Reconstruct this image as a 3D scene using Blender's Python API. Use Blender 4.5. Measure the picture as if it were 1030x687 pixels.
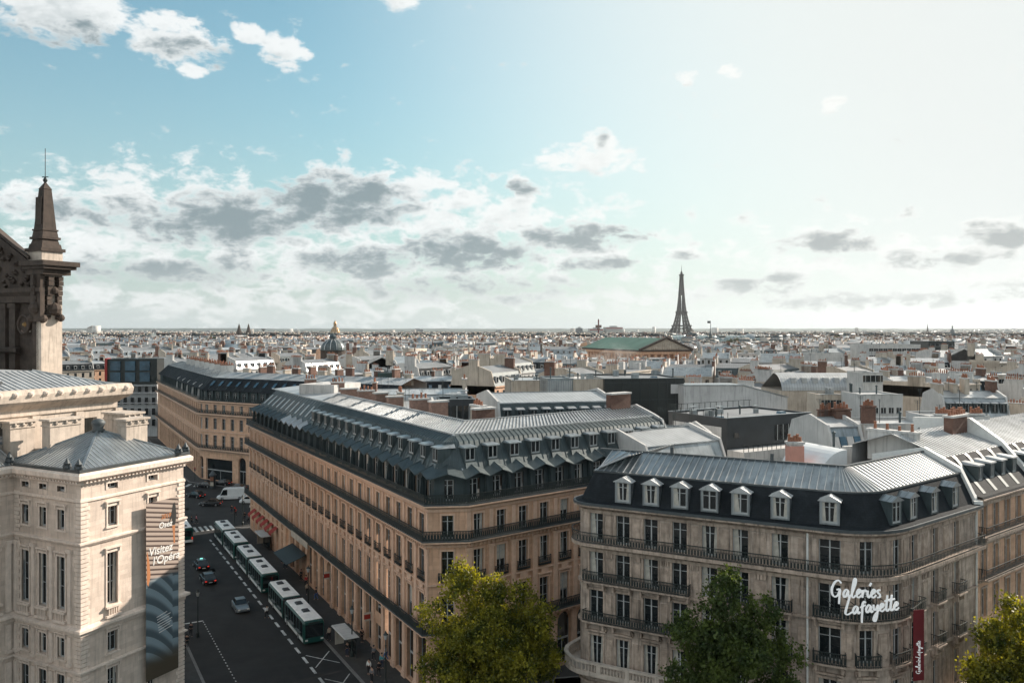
import bpy, math, random
import numpy as np
from math import radians as R, sin, cos, atan2, hypot, pi, sqrt
from mathutils import Vector, Matrix
random.seed(11)
sc = bpy.context.scene
for _o in list(bpy.data.objects): bpy.data.objects.remove(_o)
COL = sc.collection
EYE = 38.0            # the camera stands on a roof terrace 38 m above the street
FPX, CU, HV = 830.0, 515.0, 333.0

# ------------------------------------------------------------ camera
cam = bpy.data.objects.new('camera', bpy.data.cameras.new('camera')); COL.objects.link(cam)
cam.location = (0, 0, EYE); cam.rotation_euler = (R(90), 0, 0)
cam.data.sensor_width = 36; cam.data.lens = 36 * FPX / 1030; cam.data.shift_y = -10.5 / 1030
cam.data.clip_start = 0.5; cam.data.clip_end = 60000
sc.camera = cam
# ------------------------------------------------------------ light
SUN_AZ, SUN_EL = 54.0, 26.0      # degrees right of the view axis, above the horizon
sun = bpy.data.objects.new('sun', bpy.data.lights.new('sun', 'SUN')); COL.objects.link(sun)
sun.data.energy = 5.0; sun.data.angle = R(0.6); sun.data.color = (1.0, 0.89, 0.76)
sd = Vector((sin(R(SUN_AZ)) * cos(R(SUN_EL)), cos(R(SUN_AZ)) * cos(R(SUN_EL)), sin(R(SUN_EL))))
sun.rotation_euler = sd.to_track_quat('Z', 'Y').to_euler()
sc.view_settings.view_transform = 'Standard'; sc.view_settings.look = 'None'
sc.view_settings.exposure = 0.88; sc.view_settings.gamma = 1.0; sc.view_settings.use_curve_mapping = False
sc.render.engine = 'CYCLES'
sc.cycles.use_denoising = True; sc.cycles.max_bounces = 6; sc.cycles.diffuse_bounces = 3; sc.cycles.glossy_bounces = 3
sc.cycles.transmission_bounces = 3; sc.cycles.volume_bounces = 0; sc.cycles.transparent_max_bounces = 8
sc.cycles.use_adaptive_sampling = True; sc.cycles.adaptive_threshold = 0.02
sc.cycles.sample_clamp_indirect = 6.0

# ------------------------------------------------------------ sky with clouds
world = bpy.data.worlds.new('World'); sc.world = world; world.use_nodes = True
wn = world.node_tree; wn.nodes.clear()
def NG(tree):
    """tiny helper for building node math"""
    class G: pass
    g = G(); N = tree.nodes; L = tree.links
    def put(sock, v):
        if isinstance(v, (int, float)): sock.default_value = v
        elif isinstance(v, tuple): sock.default_value = v
        else: L.new(v, sock)
    def m(op, a, b=None, c=None, clamp=False):
        n = N.new('ShaderNodeMath'); n.operation = op; n.use_clamp = clamp
        put(n.inputs[0], a)
        if b is not None: put(n.inputs[1], b)
        if c is not None: put(n.inputs[2], c)
        return n.outputs[0]
    def mix(f, a, b, mode='MIX'):
        n = N.new('ShaderNodeMix'); n.data_type = 'RGBA'; n.blend_type = mode
        put(n.inputs[0], f); put(n.inputs[6], a); put(n.inputs[7], b); return n.outputs[2]
    def ss(x, a, b):
        n = N.new('ShaderNodeMapRange'); n.interpolation_type = 'SMOOTHSTEP'; put(n.inputs[0], x)
        n.inputs[1].default_value = a; n.inputs[2].default_value = b; return n.outputs[0]
    def lin(x, a, b, c=0., d=1.):
        n = N.new('ShaderNodeMapRange'); put(n.inputs[0], x)
        for i, q in enumerate((a, b, c, d)): n.inputs[1 + i].default_value = q
        return n.outputs[0]
    def xyz(x, y, z):
        n = N.new('ShaderNodeCombineXYZ'); put(n.inputs[0], x); put(n.inputs[1], y); put(n.inputs[2], z); return n.outputs[0]
    def sep(v):
        n = N.new('ShaderNodeSeparateXYZ'); L.new(v, n.inputs[0]); return n.outputs
    def noise(vec, scale, det=5, rough=.5, dist=0., lac=2.):
        n = N.new('ShaderNodeTexNoise'); n.inputs['Scale'].default_value = scale; n.inputs['Detail'].default_value = det
        n.inputs['Roughness'].default_value = rough; n.inputs['Distortion'].default_value = dist
        if vec is not None: L.new(vec, n.inputs['Vector'])
        return n.outputs
    g.N, g.L, g.m, g.mix, g.ss, g.lin, g.xyz, g.sep, g.noise, g.put = N, L, m, mix, ss, lin, xyz, sep, noise, put
    return g

# cloud banks: azimuth and elevation in degrees (clockwise from the view axis, above the horizon), half sizes, weight
BANKS = []
def bank(px, py, rx, ry, w=1.0):
    az = math.degrees(math.atan((px - CU) / FPX)); el = math.degrees(math.atan((HV - py) / FPX * cos(R(az))))
    BANKS.append((az, el, math.degrees(rx / FPX) * cos(R(az)) ** 2, math.degrees(ry / FPX) * cos(R(az)), w))
for b in [(62, 8, 92, 34, 1.4), (172, 42, 54, 24, 1.15), (186, 66, 18, 9, .9), (286, 52, 26, 17, 1.1), (252, 37, 16, 10, .9),
          (402, 2, 28, 12, .9), (130, 208, 150, 30, .75), (235, 222, 110, 34, 1.2), (352, 200, 95, 34, 1.25), (420, 186, 60, 20, .9),
          (522, 188, 26, 14, 1.0), (470, 250, 84, 26, 1.15), (572, 238, 80, 20, .85), (598, 267, 32, 10, 1.15),
          (360, 264, 60, 18, .95), (200, 268, 170, 24, .75), (120, 300, 190, 14, .6), (440, 212, 130, 26, .7),
          (592, 160, 62, 13, 1.05), (604, 144, 20, 15, 1.0), (684, 255, 28, 10, 1.05), (838, 246, 62, 14, 1.1),
          (762, 284, 60, 9, .9), (1004, 232, 40, 17, 1.15), (960, 258, 80, 12, .9), (738, 71, 12, 8, .7), (695, 78, 10, 6, .5),
          (834, 100, 16, 8, .6), (880, 86, 12, 8, .6), (520, 300, 60, 8, .8), (330, 245, 360, 75, .62), (160, 245, 170, 50, .7), (480, 235, 170, 50, .62), (860, 270, 260, 40, .3), (640, 300, 140, 10, .45), (880, 292, 160, 12, .6)]:
    bank(*b)
BANKS += [(-115, 38, 50, 24, 1.2), (175, 38, 55, 24, 1.2), (-170, 35, 40, 24, 1.2), (-60, 14, 22, 6, 1.1), (-95, 22, 26, 8, 1.0), (-140, 16, 30, 7, 1.0), (150, 20, 30, 9, 1.0), (100, 12, 20, 4, .8), (55, 9, 14, 2.4, .8)]  # banks out of view; the big rear ones added as fill for shaded fronts
cg = bpy.data.node_groups.new('cloud_density', 'ShaderNodeTree')
cg.interface.new_socket('az', in_out='INPUT', socket_type='NodeSocketFloat'); cg.interface.new_socket('el', in_out='INPUT', socket_type='NodeSocketFloat')
cg.interface.new_socket('d', in_out='OUTPUT', socket_type='NodeSocketFloat'); cg.interface.new_socket('grey', in_out='OUTPUT', socket_type='NodeSocketFloat')
g = NG(cg); gi = g.N.new('NodeGroupInput'); go = g.N.new('NodeGroupOutput')
az0, el0 = gi.outputs[0], gi.outputs[1]
pv = g.xyz(az0, g.m('MULTIPLY', el0, 1.9), 0.)
wv = g.noise(pv, .14, 3, .5); wsep = g.sep(wv[1])
azw = g.m('ADD', az0, g.m('MULTIPLY', g.m('SUBTRACT', wsep[0], .5), 3.4)); elw = g.m('ADD', el0, g.m('MULTIPLY', g.m('SUBTRACT', wsep[1], .5), 1.8))
acc = 0.0
for (a, e, ra, re_, w) in BANKS:
    da = g.m('MULTIPLY', g.m('SUBTRACT', azw, a), 1 / ra); de = g.m('MULTIPLY', g.m('SUBTRACT', elw, e), 1 / re_)
    r2 = g.m('ADD', g.m('MULTIPLY', da, da), g.m('MULTIPLY', de, de))
    v = g.m('MULTIPLY', g.m('SUBTRACT', 1.0, r2), w * .9)
    acc = g.m('MAXIMUM', acc, v) if not isinstance(acc, float) else g.m('MAXIMUM', v, -0.6)
fb = g.noise(pv, .46, 11, .62, .2)[0]
fb2 = g.noise(pv, .11, 4, .5)[0]
d = g.m('ADD', g.m('MULTIPLY', acc, .55), g.m('MULTIPLY', g.m('SUBTRACT', fb, .5), 2.3))
d = g.m('ADD', d, g.m('MULTIPLY', g.m('SUBTRACT', fb2, .5), .5))
g.L.new(d, go.inputs[0])
acc2 = None
for (px, py, rx, ry, w) in [(232, 222, 105, 30, 1.1), (345, 200, 80, 27, 1.2), (470, 254, 80, 22, 1.25), (580, 238, 60, 14, 1.0), (598, 268, 34, 10, 1.1), (362, 266, 60, 15, .9), (170, 272, 110, 14, .65), (836, 247, 52, 13, 1.0), (1004, 235, 36, 15, 1.1), (762, 285, 44, 8, .8), (522, 189, 20, 9, 1.0), (685, 257, 18, 6, .8), (604, 142, 8, 9, .8), (120, 215, 90, 16, .5), (62, 34, 60, 9, .4), (190, 52, 34, 8, .4), (960, 262, 60, 9, .8), (440, 290, 120, 10, .4), (880, 300, 140, 8, .35), (520, 300, 40, 6, .6)]:
    n0 = len(BANKS); bank(px, py, rx, ry, w); a, e, ra, re_, w = BANKS.pop()
    da = g.m('MULTIPLY', g.m('SUBTRACT', azw, a), 1 / ra); de = g.m('MULTIPLY', g.m('SUBTRACT', elw, e), 1 / re_)
    v = g.m('MULTIPLY', g.m('SUBTRACT', 1.0, g.m('ADD', g.m('MULTIPLY', da, da), g.m('MULTIPLY', de, de))), w); acc2 = g.m('MAXIMUM', v, -.8) if acc2 is None else g.m('MAXIMUM', acc2, v)
gr = g.m('ADD', acc2, g.m('MULTIPLY', g.m('SUBTRACT', fb, .5), 5.2)); g.L.new(gr, go.inputs[1])
g = NG(wn)
tc = g.N.new('ShaderNodeTexCoord'); dx, dy, dz = g.sep(tc.outputs['Generated'])
DEG = 180 / pi
az = g.m('MULTIPLY', g.m('ARCTAN2', dx, dy), DEG); el = g.m('MULTIPLY', g.m('ARCSINE', dz), DEG)
def dens(daz, del_):
    n = g.N.new('ShaderNodeGroup'); n.node_tree = cg
    g.L.new(g.m('ADD', az, daz) if daz else az, n.inputs[0]); g.L.new(g.m('ADD', el, del_) if del_ else el, n.inputs[1]); return n.outputs
d0, gr0 = dens(0, 0)[:2]; d1 = dens(.35, .75)[0]
sky = g.N.new('ShaderNodeTexSky'); sky.sky_type = 'NISHITA'; sky.sun_disc = False
sky.sun_elevation = R(SUN_EL); sky.sun_rotation = R(SUN_AZ); sky.altitude = 60; sky.air_density = 1.0; sky.dust_density = 2.2; sky.ozone_density = 1.4
skyc = g.mix(1.0, sky.outputs[0], (.82, 1.25, 1.12, 1), 'MULTIPLY')
# aureole of the sun seen through thin high cloud
dot = g.m('ADD', g.m('ADD', g.m('MULTIPLY', dx, sd.x), g.m('MULTIPLY', dy, sd.y)), g.m('MULTIPLY', dz, sd.z))
veil = g.ss(dot, .43, .90)
hz = g.m('POWER', g.m('SUBTRACT', 1.0, g.m('ABSOLUTE', dz), None, True), 5.0)
skyc = g.mix(g.m('MULTIPLY', hz, .9), skyc, (4.1, 4.6, 4.7, 1))
skyc = g.mix(veil, skyc, (5.9, 6.2, 6.1, 1))
cover = g.ss(d0, -.06, .34)
shade = g.ss(g.m('ADD', g.m('MULTIPLY', d1, .75), g.m('MULTIPLY', d0, .25)), .15, 1.1)
shade = g.m('MAXIMUM', g.m('MULTIPLY', shade, .6), g.m('MULTIPLY', g.ss(gr0, -.45, 1.2), 1.0))
lit = g.mix(veil, (6.5, 6.7, 6.7, 1), (6.8, 6.9, 6.7, 1)); dark = g.mix(veil, (1.8, 2.3, 2.5, 1), (3.1, 3.35, 3.35, 1))
cloud = g.mix(shade, lit, dark)
# clouds lit from the front, behind the viewer, are brighter than those against the sun; unseen, boosted to fill shaded fronts
fl = g.lin(dot, -.7, .2, 1.7, 1.0); lit = g.mix(1.0, lit, g.xyz(fl, fl, fl), 'MULTIPLY')
cloud = g.mix(shade, lit, dark)
# far cloud fades into the bright haze above the horizon
far = g.m('MULTIPLY', g.ss(el, 6.0, 0.3), .5); cloud = g.mix(far, cloud, (4.7, 5.0, 4.9, 1))
col = g.mix(g.m('MULTIPLY', cover, .96), skyc, cloud)
bg = g.N.new('ShaderNodeBackground'); g.L.new(col, bg.inputs[0]); bg.inputs[1].default_value = .078
wo = g.N.new('ShaderNodeOutputWorld'); g.L.new(bg.outputs[0], wo.inputs[0])
world.cycles.sampling_method = 'MANUAL'; world.cycles.sample_map_resolution = 512

# ------------------------------------------------------------ mesh building
class MB:
    def __init__(s): s.v = []; s.f = []; s.m = []; s.M = None
    def add(s, vs, fs, mat=0):
        b = len(s.v)
        if s.M is not None: vs = [tuple(s.M @ Vector(p)) for p in vs]
        s.v.extend(vs); s.f.extend(tuple(i + b for i in f) for f in fs); s.m.extend([mat] * len(fs))
    def quad(s, a, b, c, d, mat=0): s.add([a, b, c, d], [(0, 1, 2, 3)], mat)
    def hexa(s, p, mat=0):       # p: 4 bottom (ccw) + 4 top
        s.add(p, [(3, 2, 1, 0), (4, 5, 6, 7), (0, 1, 5, 4), (1, 2, 6, 5), (2, 3, 7, 6), (3, 0, 4, 7)], mat)
    def box(s, x0, x1, y0, y1, z0, z1, mat=0, tx=0, ty=0):
        s.hexa([(x0, y0, z0), (x1, y0, z0), (x1, y1, z0), (x0, y1, z0),
                (x0 + tx, y0 + ty, z1), (x1 - tx, y0 + ty, z1), (x1 - tx, y1 - ty, z1), (x0 + tx, y1 - ty, z1)], mat)
    def lathe(s, cx, cy, prof, n=10, mat=0, cap=True):
        vs = []
        for (r, z) in prof:
            for k in range(n): a = 2 * pi * k / n; vs.append((cx + r * cos(a), cy + r * sin(a), z))
        fs = []
        for j in range(len(prof) - 1):
            for k in range(n):
                k2 = (k + 1) % n; fs.append((j * n + k, j * n + k2, (j + 1) * n + k2, (j + 1) * n + k))
        if cap: fs.append(tuple(range(n - 1, -1, -1))); fs.append(tuple((len(prof) - 1) * n + k for k in range(n)))
        s.add(vs, fs, mat)
    def tube(s, p, q, r0, r1=None, n=6, mat=0):
        r1 = r0 if r1 is None else r1
        p = Vector(p); q = Vector(q); d = (q - p)
        if d.length < 1e-6: return
        d.normalize(); u = d.orthogonal().normalized(); w = d.cross(u)
        vs = []
        for (c, r) in ((p, r0), (q, r1)):
            for k in range(n): a = 2 * pi * k / n; vs.append(tuple(c + u * (r * cos(a)) + w * (r * sin(a))))
        fs = [(k, (k + 1) % n, n + (k + 1) % n, n + k) for k in range(n)] + [tuple(range(n - 1, -1, -1)), tuple(range(n, 2 * n))]
        s.add(vs, fs, mat)
    def bar(s, p, q, w, h=None, mat=0):
        """rectangular bar from p to q, w wide horizontally, h high"""
        h = w if h is None else h
        p = Vector(p); q = Vector(q); d = (q - p).normalized()
        side = Vector((-d.y, d.x, 0))
        side = side.normalized() if side.length > 1e-4 else Vector((1, 0, 0))
        up = d.cross(side).normalized(); a = side * w / 2; b = up * h / 2
        vs = [tuple(x) for x in (p - a - b, p + a - b, q + a - b, q - a - b, p - a + b, p + a + b, q + a + b, q - a + b)]
        s.hexa(vs, mat)
    def build(s, name, mats, parent=None, link=True, smooth=False, loc=None, rz=0.):
        me = bpy.data.meshes.new(name)
        if not s.v: s.v = [(0, 0, -50), (0.01, 0, -50), (0, .01, -50)]; s.f = [(0, 1, 2)]; s.m = [0]
        me.from_pydata(s.v, [], s.f)
        mats = mats if isinstance(mats, (list, tuple)) else [mats]
        for m_ in mats: me.materials.append(m_)
        if len(mats) > 1: me.polygons.foreach_set('material_index', np.array(s.m, dtype=np.int32))
        if smooth: me.polygons.foreach_set('use_smooth', np.ones(len(s.f), dtype=bool))
        uvmap(me); me.update()
        if not link: return me
        return place(name, me, parent, loc, rz)
def place(name, me, parent=None, loc=None, rz=0.):
    o = bpy.data.objects.new(name, me); COL.objects.link(o)
    if loc is not None: o.location = loc
    if rz: o.rotation_euler = (0, 0, rz)
    if parent is not None: o.parent = parent
    return o
def uvmap(me):
    n = len(me.loops)
    if not n: return
    uvl = me.uv_layers.new(name='UVMap')
    nf = len(me.polygons); nor = np.empty(nf * 3, dtype=np.float32)
    me.calc_loop_triangles() if False else None
    me.polygons.foreach_get('normal', nor); nor = nor.reshape(-1, 3)
    tot = np.empty(nf, dtype=np.int32); me.polygons.foreach_get('loop_total', tot)
    li = np.empty(n, dtype=np.int32); me.loops.foreach_get('vertex_index', li)
    co = np.empty(len(me.vertices) * 3, dtype=np.float32); me.vertices.foreach_get('co', co); co = co.reshape(-1, 3)[li]
    nn = np.repeat(nor, tot, axis=0)
    hx, hy = -nn[:, 1], nn[:, 0]; hl = np.sqrt(hx * hx + hy * hy); flat = hl < .08
    hx = np.where(flat, 1, hx / np.maximum(hl, 1e-6)); hy = np.where(flat, 0, hy / np.maximum(hl, 1e-6))
    t = np.stack([hx, hy, np.zeros_like(hx)], 1); b = np.cross(nn, t)
    uv = np.stack([(co * t).sum(1), (co * b).sum(1)], 1).astype(np.float32)
    uvl.data.foreach_set('uv', uv.ravel())
def tag(o, label=None, cat=None, group=None, kind=None):
    if label: o['label'] = label
    if cat: o['category'] = cat
    if group: o['group'] = group
    if kind: o['kind'] = kind
    return o
def empty(name, loc=(0, 0, 0), rz=0., label=None, cat=None, group=None):
    o = bpy.data.objects.new(name, None); COL.objects.link(o); o.location = loc; o.rotation_euler = (0, 0, rz)
    o.empty_display_size = .5
    return tag(o, label, cat, group)
KIDS = {}
def copy_tree(o, parent=None, loc=None, rz=None):
    c = o.copy(); COL.objects.link(c); c.parent = parent
    if parent is not None: c.matrix_parent_inverse = o.matrix_parent_inverse.copy()
    for ch in KIDS_OF(o): copy_tree(ch, c)
    if loc is not None: c.location = loc
    if rz is not None: c.rotation_euler = (0, 0, rz)
    return c
def KIDS_OF(o):
    if o.name not in KIDS: KIDS[o.name] = list(o.children)
    return KIDS[o.name]
def at(u, v, Y):        # photograph position + distance -> world point
    return Vector(((u - CU) / FPX * Y, Y, EYE - (v - HV) / FPX * Y))
def gnd(u, v, h=0.):    # photograph position of a point at height h
    Y = FPX * (EYE - h) / (v - HV); return Vector(((u - CU) / FPX * Y, Y, h))

# ------------------------------------------------------------ materials
def mat(name, col, rough=.8, metal=0., spec=.4, noise=None, streak=0., ashlar=None, seams=None, bump=0., emit=None, trans=0., alpha=None, tile=None, windows=None):
    """col: base colour; noise=(scale, amount); ashlar=(block length, course height, joint darkness); seams=(spacing, depth)"""
    m_ = bpy.data.materials.new(name); m_.use_nodes = True; nt = m_.node_tree; g = NG(nt); B = nt.nodes['Principled BSDF']
    c3 = tuple(col) + (1,) if len(col) == 3 else col
    B.inputs['Roughness'].default_value = rough; B.inputs['Metallic'].default_value = metal; B.inputs['Specular IOR Level'].default_value = spec
    tcn = nt.nodes.new('ShaderNodeTexCoord'); obj = tcn.outputs['Object']; uv = tcn.outputs['UV']
    c = None; height = None
    def shade_mul(c, fac_out, lo, hi):
        f = g.lin(fac_out, .25, .75, lo, hi)
        base = c if c is not None else c3
        return g.mix(1.0, base, g.xyz(f, f, f), 'MULTIPLY')
    if noise:
        n1 = g.noise(obj, noise[0], 6, .6)[0]; c = shade_mul(c, n1, 1 - noise[1], 1 + noise[1])
        n2 = g.noise(obj, noise[0] * .13, 3, .5)[0]; c = shade_mul(c, n2, 1 - noise[1] * .7, 1 + noise[1] * .7)
        height = n1
    if streak:
        us = g.sep(uv); v2 = g.xyz(g.m('MULTIPLY', us[0], 2.3), g.m('MULTIPLY', us[1], .16), 0.)
        s1 = g.noise(v2, 1.3, 5, .65)[0]; f = g.lin(s1, .5, .72, 1.0, 1 - streak)
        c = g.mix(1.0, c if c is not None else c3, g.xyz(f, f, f), 'MULTIPLY')
    if ashlar:
        bt = nt.nodes.new('ShaderNodeTexBrick'); g.L.new(uv, bt.inputs['Vector']); bt.inputs['Scale'].default_value = 1.0
        bt.inputs['Brick Width'].default_value = ashlar[0]; bt.inputs['Row Height'].default_value = ashlar[1]
        bt.inputs['Mortar Size'].default_value = ashlar[3] if len(ashlar) > 3 else .012; bt.inputs['Mortar Smooth'].default_value = .3
        bt.inputs['Color1'].default_value = (1, 1, 1, 1); bt.inputs['Color2'].default_value = (.84, .83, .82, 1); k = 1 - ashlar[2]
        bt.inputs['Mortar'].default_value = (k, k, k, 1)
        c = g.mix(1.0, c if c is not None else c3, bt.outputs['Color'], 'MULTIPLY'); height = g.m('SUBTRACT', 1.0, bt.outputs['Fac'])
        bump = max(bump, .35)
    if seams:
        us = g.sep(uv); fr = g.m('FRACT', g.m('MULTIPLY', us[0], 1 / seams[0])); tri = g.m('ABSOLUTE', g.m('SUBTRACT', fr, .5))
        rib = g.ss(tri, .40, .48); height = rib
        f = g.lin(rib, 0, 1, 1.0, seams[1]); c = g.mix(1.0, c if c is not None else c3, g.xyz(f, f, f), 'MULTIPLY')
    if windows:     # rows of dark openings on a far wall: (pitch, width share, storey, height share)
        us = g.sep(uv); gx, gy = g.sep(nt_geom(nt).outputs['Normal'])[2], None
        fx = g.m('ABSOLUTE', g.m('SUBTRACT', g.m('FRACT', g.m('MULTIPLY', us[0], 1 / windows[0])), .5))
        fy = g.m('ABSOLUTE', g.m('SUBTRACT', g.m('FRACT', g.m('MULTIPLY', us[1], 1 / windows[2])), .5))
        w_ = g.m('MULTIPLY', g.m('LESS_THAN', fx, windows[1] / 2), g.m('LESS_THAN', fy, windows[3] / 2))
        w_ = g.m('MULTIPLY', w_, g.m('LESS_THAN', g.m('ABSOLUTE', gx), .3))
        c = g.mix(w_, c if c is not None else c3, (.03, .035, .04, 1))
    if c is not None: g.L.new(c, B.inputs['Base Color'])
    else: B.inputs['Base Color'].default_value = c3
    if bump and height is not None:
        bn = nt.nodes.new('ShaderNodeBump'); bn.inputs['Strength'].default_value = bump; bn.inputs['Distance'].default_value = .05
        g.L.new(height, bn.inputs['Height']); g.L.new(bn.outputs[0], B.inputs['Normal'])
    if emit: B.inputs['Emission Color'].default_value = tuple(emit[0]) + (1,); B.inputs['Emission Strength'].default_value = emit[1]
    return m_
def nt_geom(nt): return nt.nodes.new('ShaderNodeNewGeometry')
M = {}
M['stone_b'] = mat('warm_stone', (.62, .39, .265), .85, noise=(.9, .16), streak=.35, ashlar=(1.1, .42, .22))
M['stone_b_trim'] = mat('warm_stone_trim', (.62, .42, .31), .8, noise=(1.7, .16), streak=.2)
M['stone_c'] = mat('grey_stone', (.42, .34, .285), .85, noise=(1.1, .4), streak=.78, ashlar=(1.0, .40, .25))
M['stone_c_trim'] = mat('grey_stone_trim', (.37, .29, .235), .8, noise=(1.6, .42), streak=.75)
M['stone_d'] = mat('opera_stone', (.66, .55, .47), .85, noise=(.8, .14), streak=.3, ashlar=(1.2, .45, .18))
M['stone_d_trim'] = mat('opera_stone_trim', (.70, .59, .51), .8, noise=(1.5, .16), streak=.25)
M['stone_dark'] = mat('dark_brown_stone', (.06, .043, .034), .85, noise=(1.2, .4), streak=.5, ashlar=(1.2, .5, .2))
M['stone_roof'] = mat('pale_parapet_stone', (.50, .425, .36), .85, noise=(1.0, .22), streak=.45)
M['plaster'] = mat('white_render', (.49, .48, .465), .9, noise=(.35, .2), streak=.42)
M['plaster_grey'] = mat('grey_render', (.40, .40, .40), .9, noise=(.35, .18), streak=.4)
M['plaster_cream'] = mat('cream_render', (.42, .365, .305), .9, noise=(.35, .22), streak=.45)
M['brick'] = mat('red_brick', (.15, .085, .065), .9, noise=(2.0, .3), ashlar=(.4, .14, .35))
M['terracotta'] = mat('terracotta_pot', (.26, .115, .07), .85, noise=(4., .3))
M['zinc'] = mat('zinc_sheet', (.29, .315, .33), .38, .7, noise=(.6, .32), streak=.4)
M['zinc_teal'] = mat('green_grey_zinc', (.075, .095, .10), .45, .4, noise=(.8, .3), streak=.3)
M['roof_far'] = mat('dull_grey_roof', (.18, .187, .195), .6, .1, noise=(.3, .3), seams=(.7, .7))
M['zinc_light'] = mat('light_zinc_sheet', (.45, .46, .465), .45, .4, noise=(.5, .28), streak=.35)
M['zinc_seam'] = mat('seamed_zinc', (.38, .39, .395), .45, .4, noise=(.5, .16), seams=(.62, .55), bump=.5)
M['zinc_dark'] = mat('dark_weathered_zinc', (.05, .068, .073), .55, .25, noise=(.8, .3), streak=.3)
M['slate'] = mat('slate_roof', (.022, .026, .030), .75, 0., .07, noise=(1.2, .3), ashlar=(.3, .2, .35, .012))
M['lead'] = mat('lead_trim', (.07, .08, .085), .6, .2, noise=(1.5, .25))
M['iron'] = mat('black_ironwork', (.022, .03, .03), .5, .2, noise=(3., .2))
M['glass'] = mat('window_glass', (.012, .016, .018), .08, 0., .6)
M['glass_blue'] = mat('blue_tinted_glass', (.05, .10, .14), .1, .1, .8, noise=(.25, .5))
M['curtain'] = mat('net_curtain', (.45, .42, .37), .9, noise=(2., .3))
M['frame'] = mat('grey_window_frame', (.36, .37, .37), .6, noise=(3., .15))
M['frame_white'] = mat('white_window_frame', (.62, .62, .60), .6, noise=(3., .1))
M['black_panel'] = mat('black_cladding', (.018, .022, .022), .35, .1, .5, noise=(.4, .3))
M['dark_metal'] = mat('charcoal_cladding', (.035, .04, .045), .5, .2, noise=(.6, .25))
M['asphalt'] = mat('asphalt', (.023, .022, .0215), .9, noise=(.35, .42), bump=.12)
M['paving'] = mat('granite_paving', (.055, .053, .051), .9, noise=(.6, .2), ashlar=(.9, .6, .25))
M['kerb'] = mat('kerb_stone', (.17, .165, .16), .9, noise=(1.5, .2))
M['paint'] = mat('road_paint', (.50, .50, .48), .8, noise=(1.4, .45))
M['green_roof'] = mat('verdigris_copper', (.085, .17, .125), .7, noise=(.05, .3), seams=(6.0, .75))
M['gold'] = mat('gold_leaf', (.28, .17, .07), .4, .7, noise=(.3, .3))
M['teal_white'] = mat('bus_white', (.66, .68, .67), .4, noise=(1.4, .08))
M['bus_roof'] = mat('bus_roof_white', (.85, .83, .80), .6, noise=(1.2, .18))
M['bus_green'] = mat('bus_jade_green', (.008, .055, .047), .35, noise=(2., .08))
M['tyre'] = mat('tyre_rubber', (.02, .02, .02), .9, noise=(4., .2))
M['rim'] = mat('wheel_rim', (.3, .3, .31), .4, .8, noise=(4., .1))
M['car_black'] = mat('black_car_paint', (.015, .017, .02), .22, .2, .6, noise=(2., .1))
M['car_grey'] = mat('silver_car_paint', (.22, .24, .25), .3, .5, noise=(2., .1))
M['van_white'] = mat('white_van_paint', (.66, .67, .67), .35, noise=(1.2, .08))
M['tail'] = mat('red_tail_light', (.5, .01, .008), .3, emit=((1., .05, .02), .3), noise=(4., .1))
M['headl'] = mat('head_light_lens', (.7, .7, .65), .2, noise=(4., .1))
M['tail_paint'] = mat('red_paint', (.35, .03, .03), .6, noise=(.1, .1))
# ------------------------------------------------------------ facades along a path
class Path:
    """Plan line of a facade, counter-clockwise round its building: outside is on the right hand. fillets = {vertex index: radius}"""
    def __init__(s, pts, fillets=None):
        pts = [Vector((p[0], p[1])) for p in pts]; fillets = fillets or {}; P = []
        for i, p in enumerate(pts):
            if i in fillets:
                a = (pts[i - 1] - p).normalized(); b = (pts[i + 1] - p).normalized(); r = fillets[i]
                half = a.angle(b) / 2; t = r / math.tan(half); c = p + (a + b).normalized() * (r / sin(half))
                s0 = p + a * t; s1 = p + b * t; v0 = s0 - c; v1 = s1 - c; ang = atan2(v0.x * v1.y - v0.y * v1.x, v0.dot(v1))
                n = max(3, int(abs(ang) * r / .45))
                for k in range(n + 1):
                    th = ang * k / n; P.append(c + Vector((v0.x * cos(th) - v0.y * sin(th), v0.x * sin(th) + v0.y * cos(th))))
            else: P.append(p)
        s.P = P; s.d = [(P[i + 1] - P[i]).normalized() for i in range(len(P) - 1)]
        s.n = [Vector((d.y, -d.x)) for d in s.d]; s.L = [0.]
        for i in range(len(P) - 1): s.L.append(s.L[-1] + (P[i + 1] - P[i]).length)
        s.mi = []
        for i in range(len(P)):
            if i == 0: s.mi.append(s.n[0])
            elif i == len(P) - 1: s.mi.append(s.n[-1])
            else: q = s.n[i - 1] + s.n[i]; s.mi.append(q / (1 + s.n[i - 1].dot(s.n[i])))
        s.len = s.L[-1]
    def seg(s, u):
        for i in range(len(s.d) - 1):
            if u < s.L[i + 1] - 1e-7: return i
        return len(s.d) - 1
    def pt(s, u, o=0., z=0.):
        i = s.seg(u)
        f = (u - s.L[i]) / (s.L[i + 1] - s.L[i])
        a = s.P[i] + s.mi[i] * o; b = s.P[i + 1] + s.mi[i + 1] * o
        p = a.lerp(b, f); return (p.x, p.y, z)
    def ang(s, u): d = s.d[s.seg(u)]; return atan2(d.y, d.x)
    def brk(s, u0, u1): return [u0] + [L for L in s.L if u0 + 1e-4 < L < u1 - 1e-4] + [u1]

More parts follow.
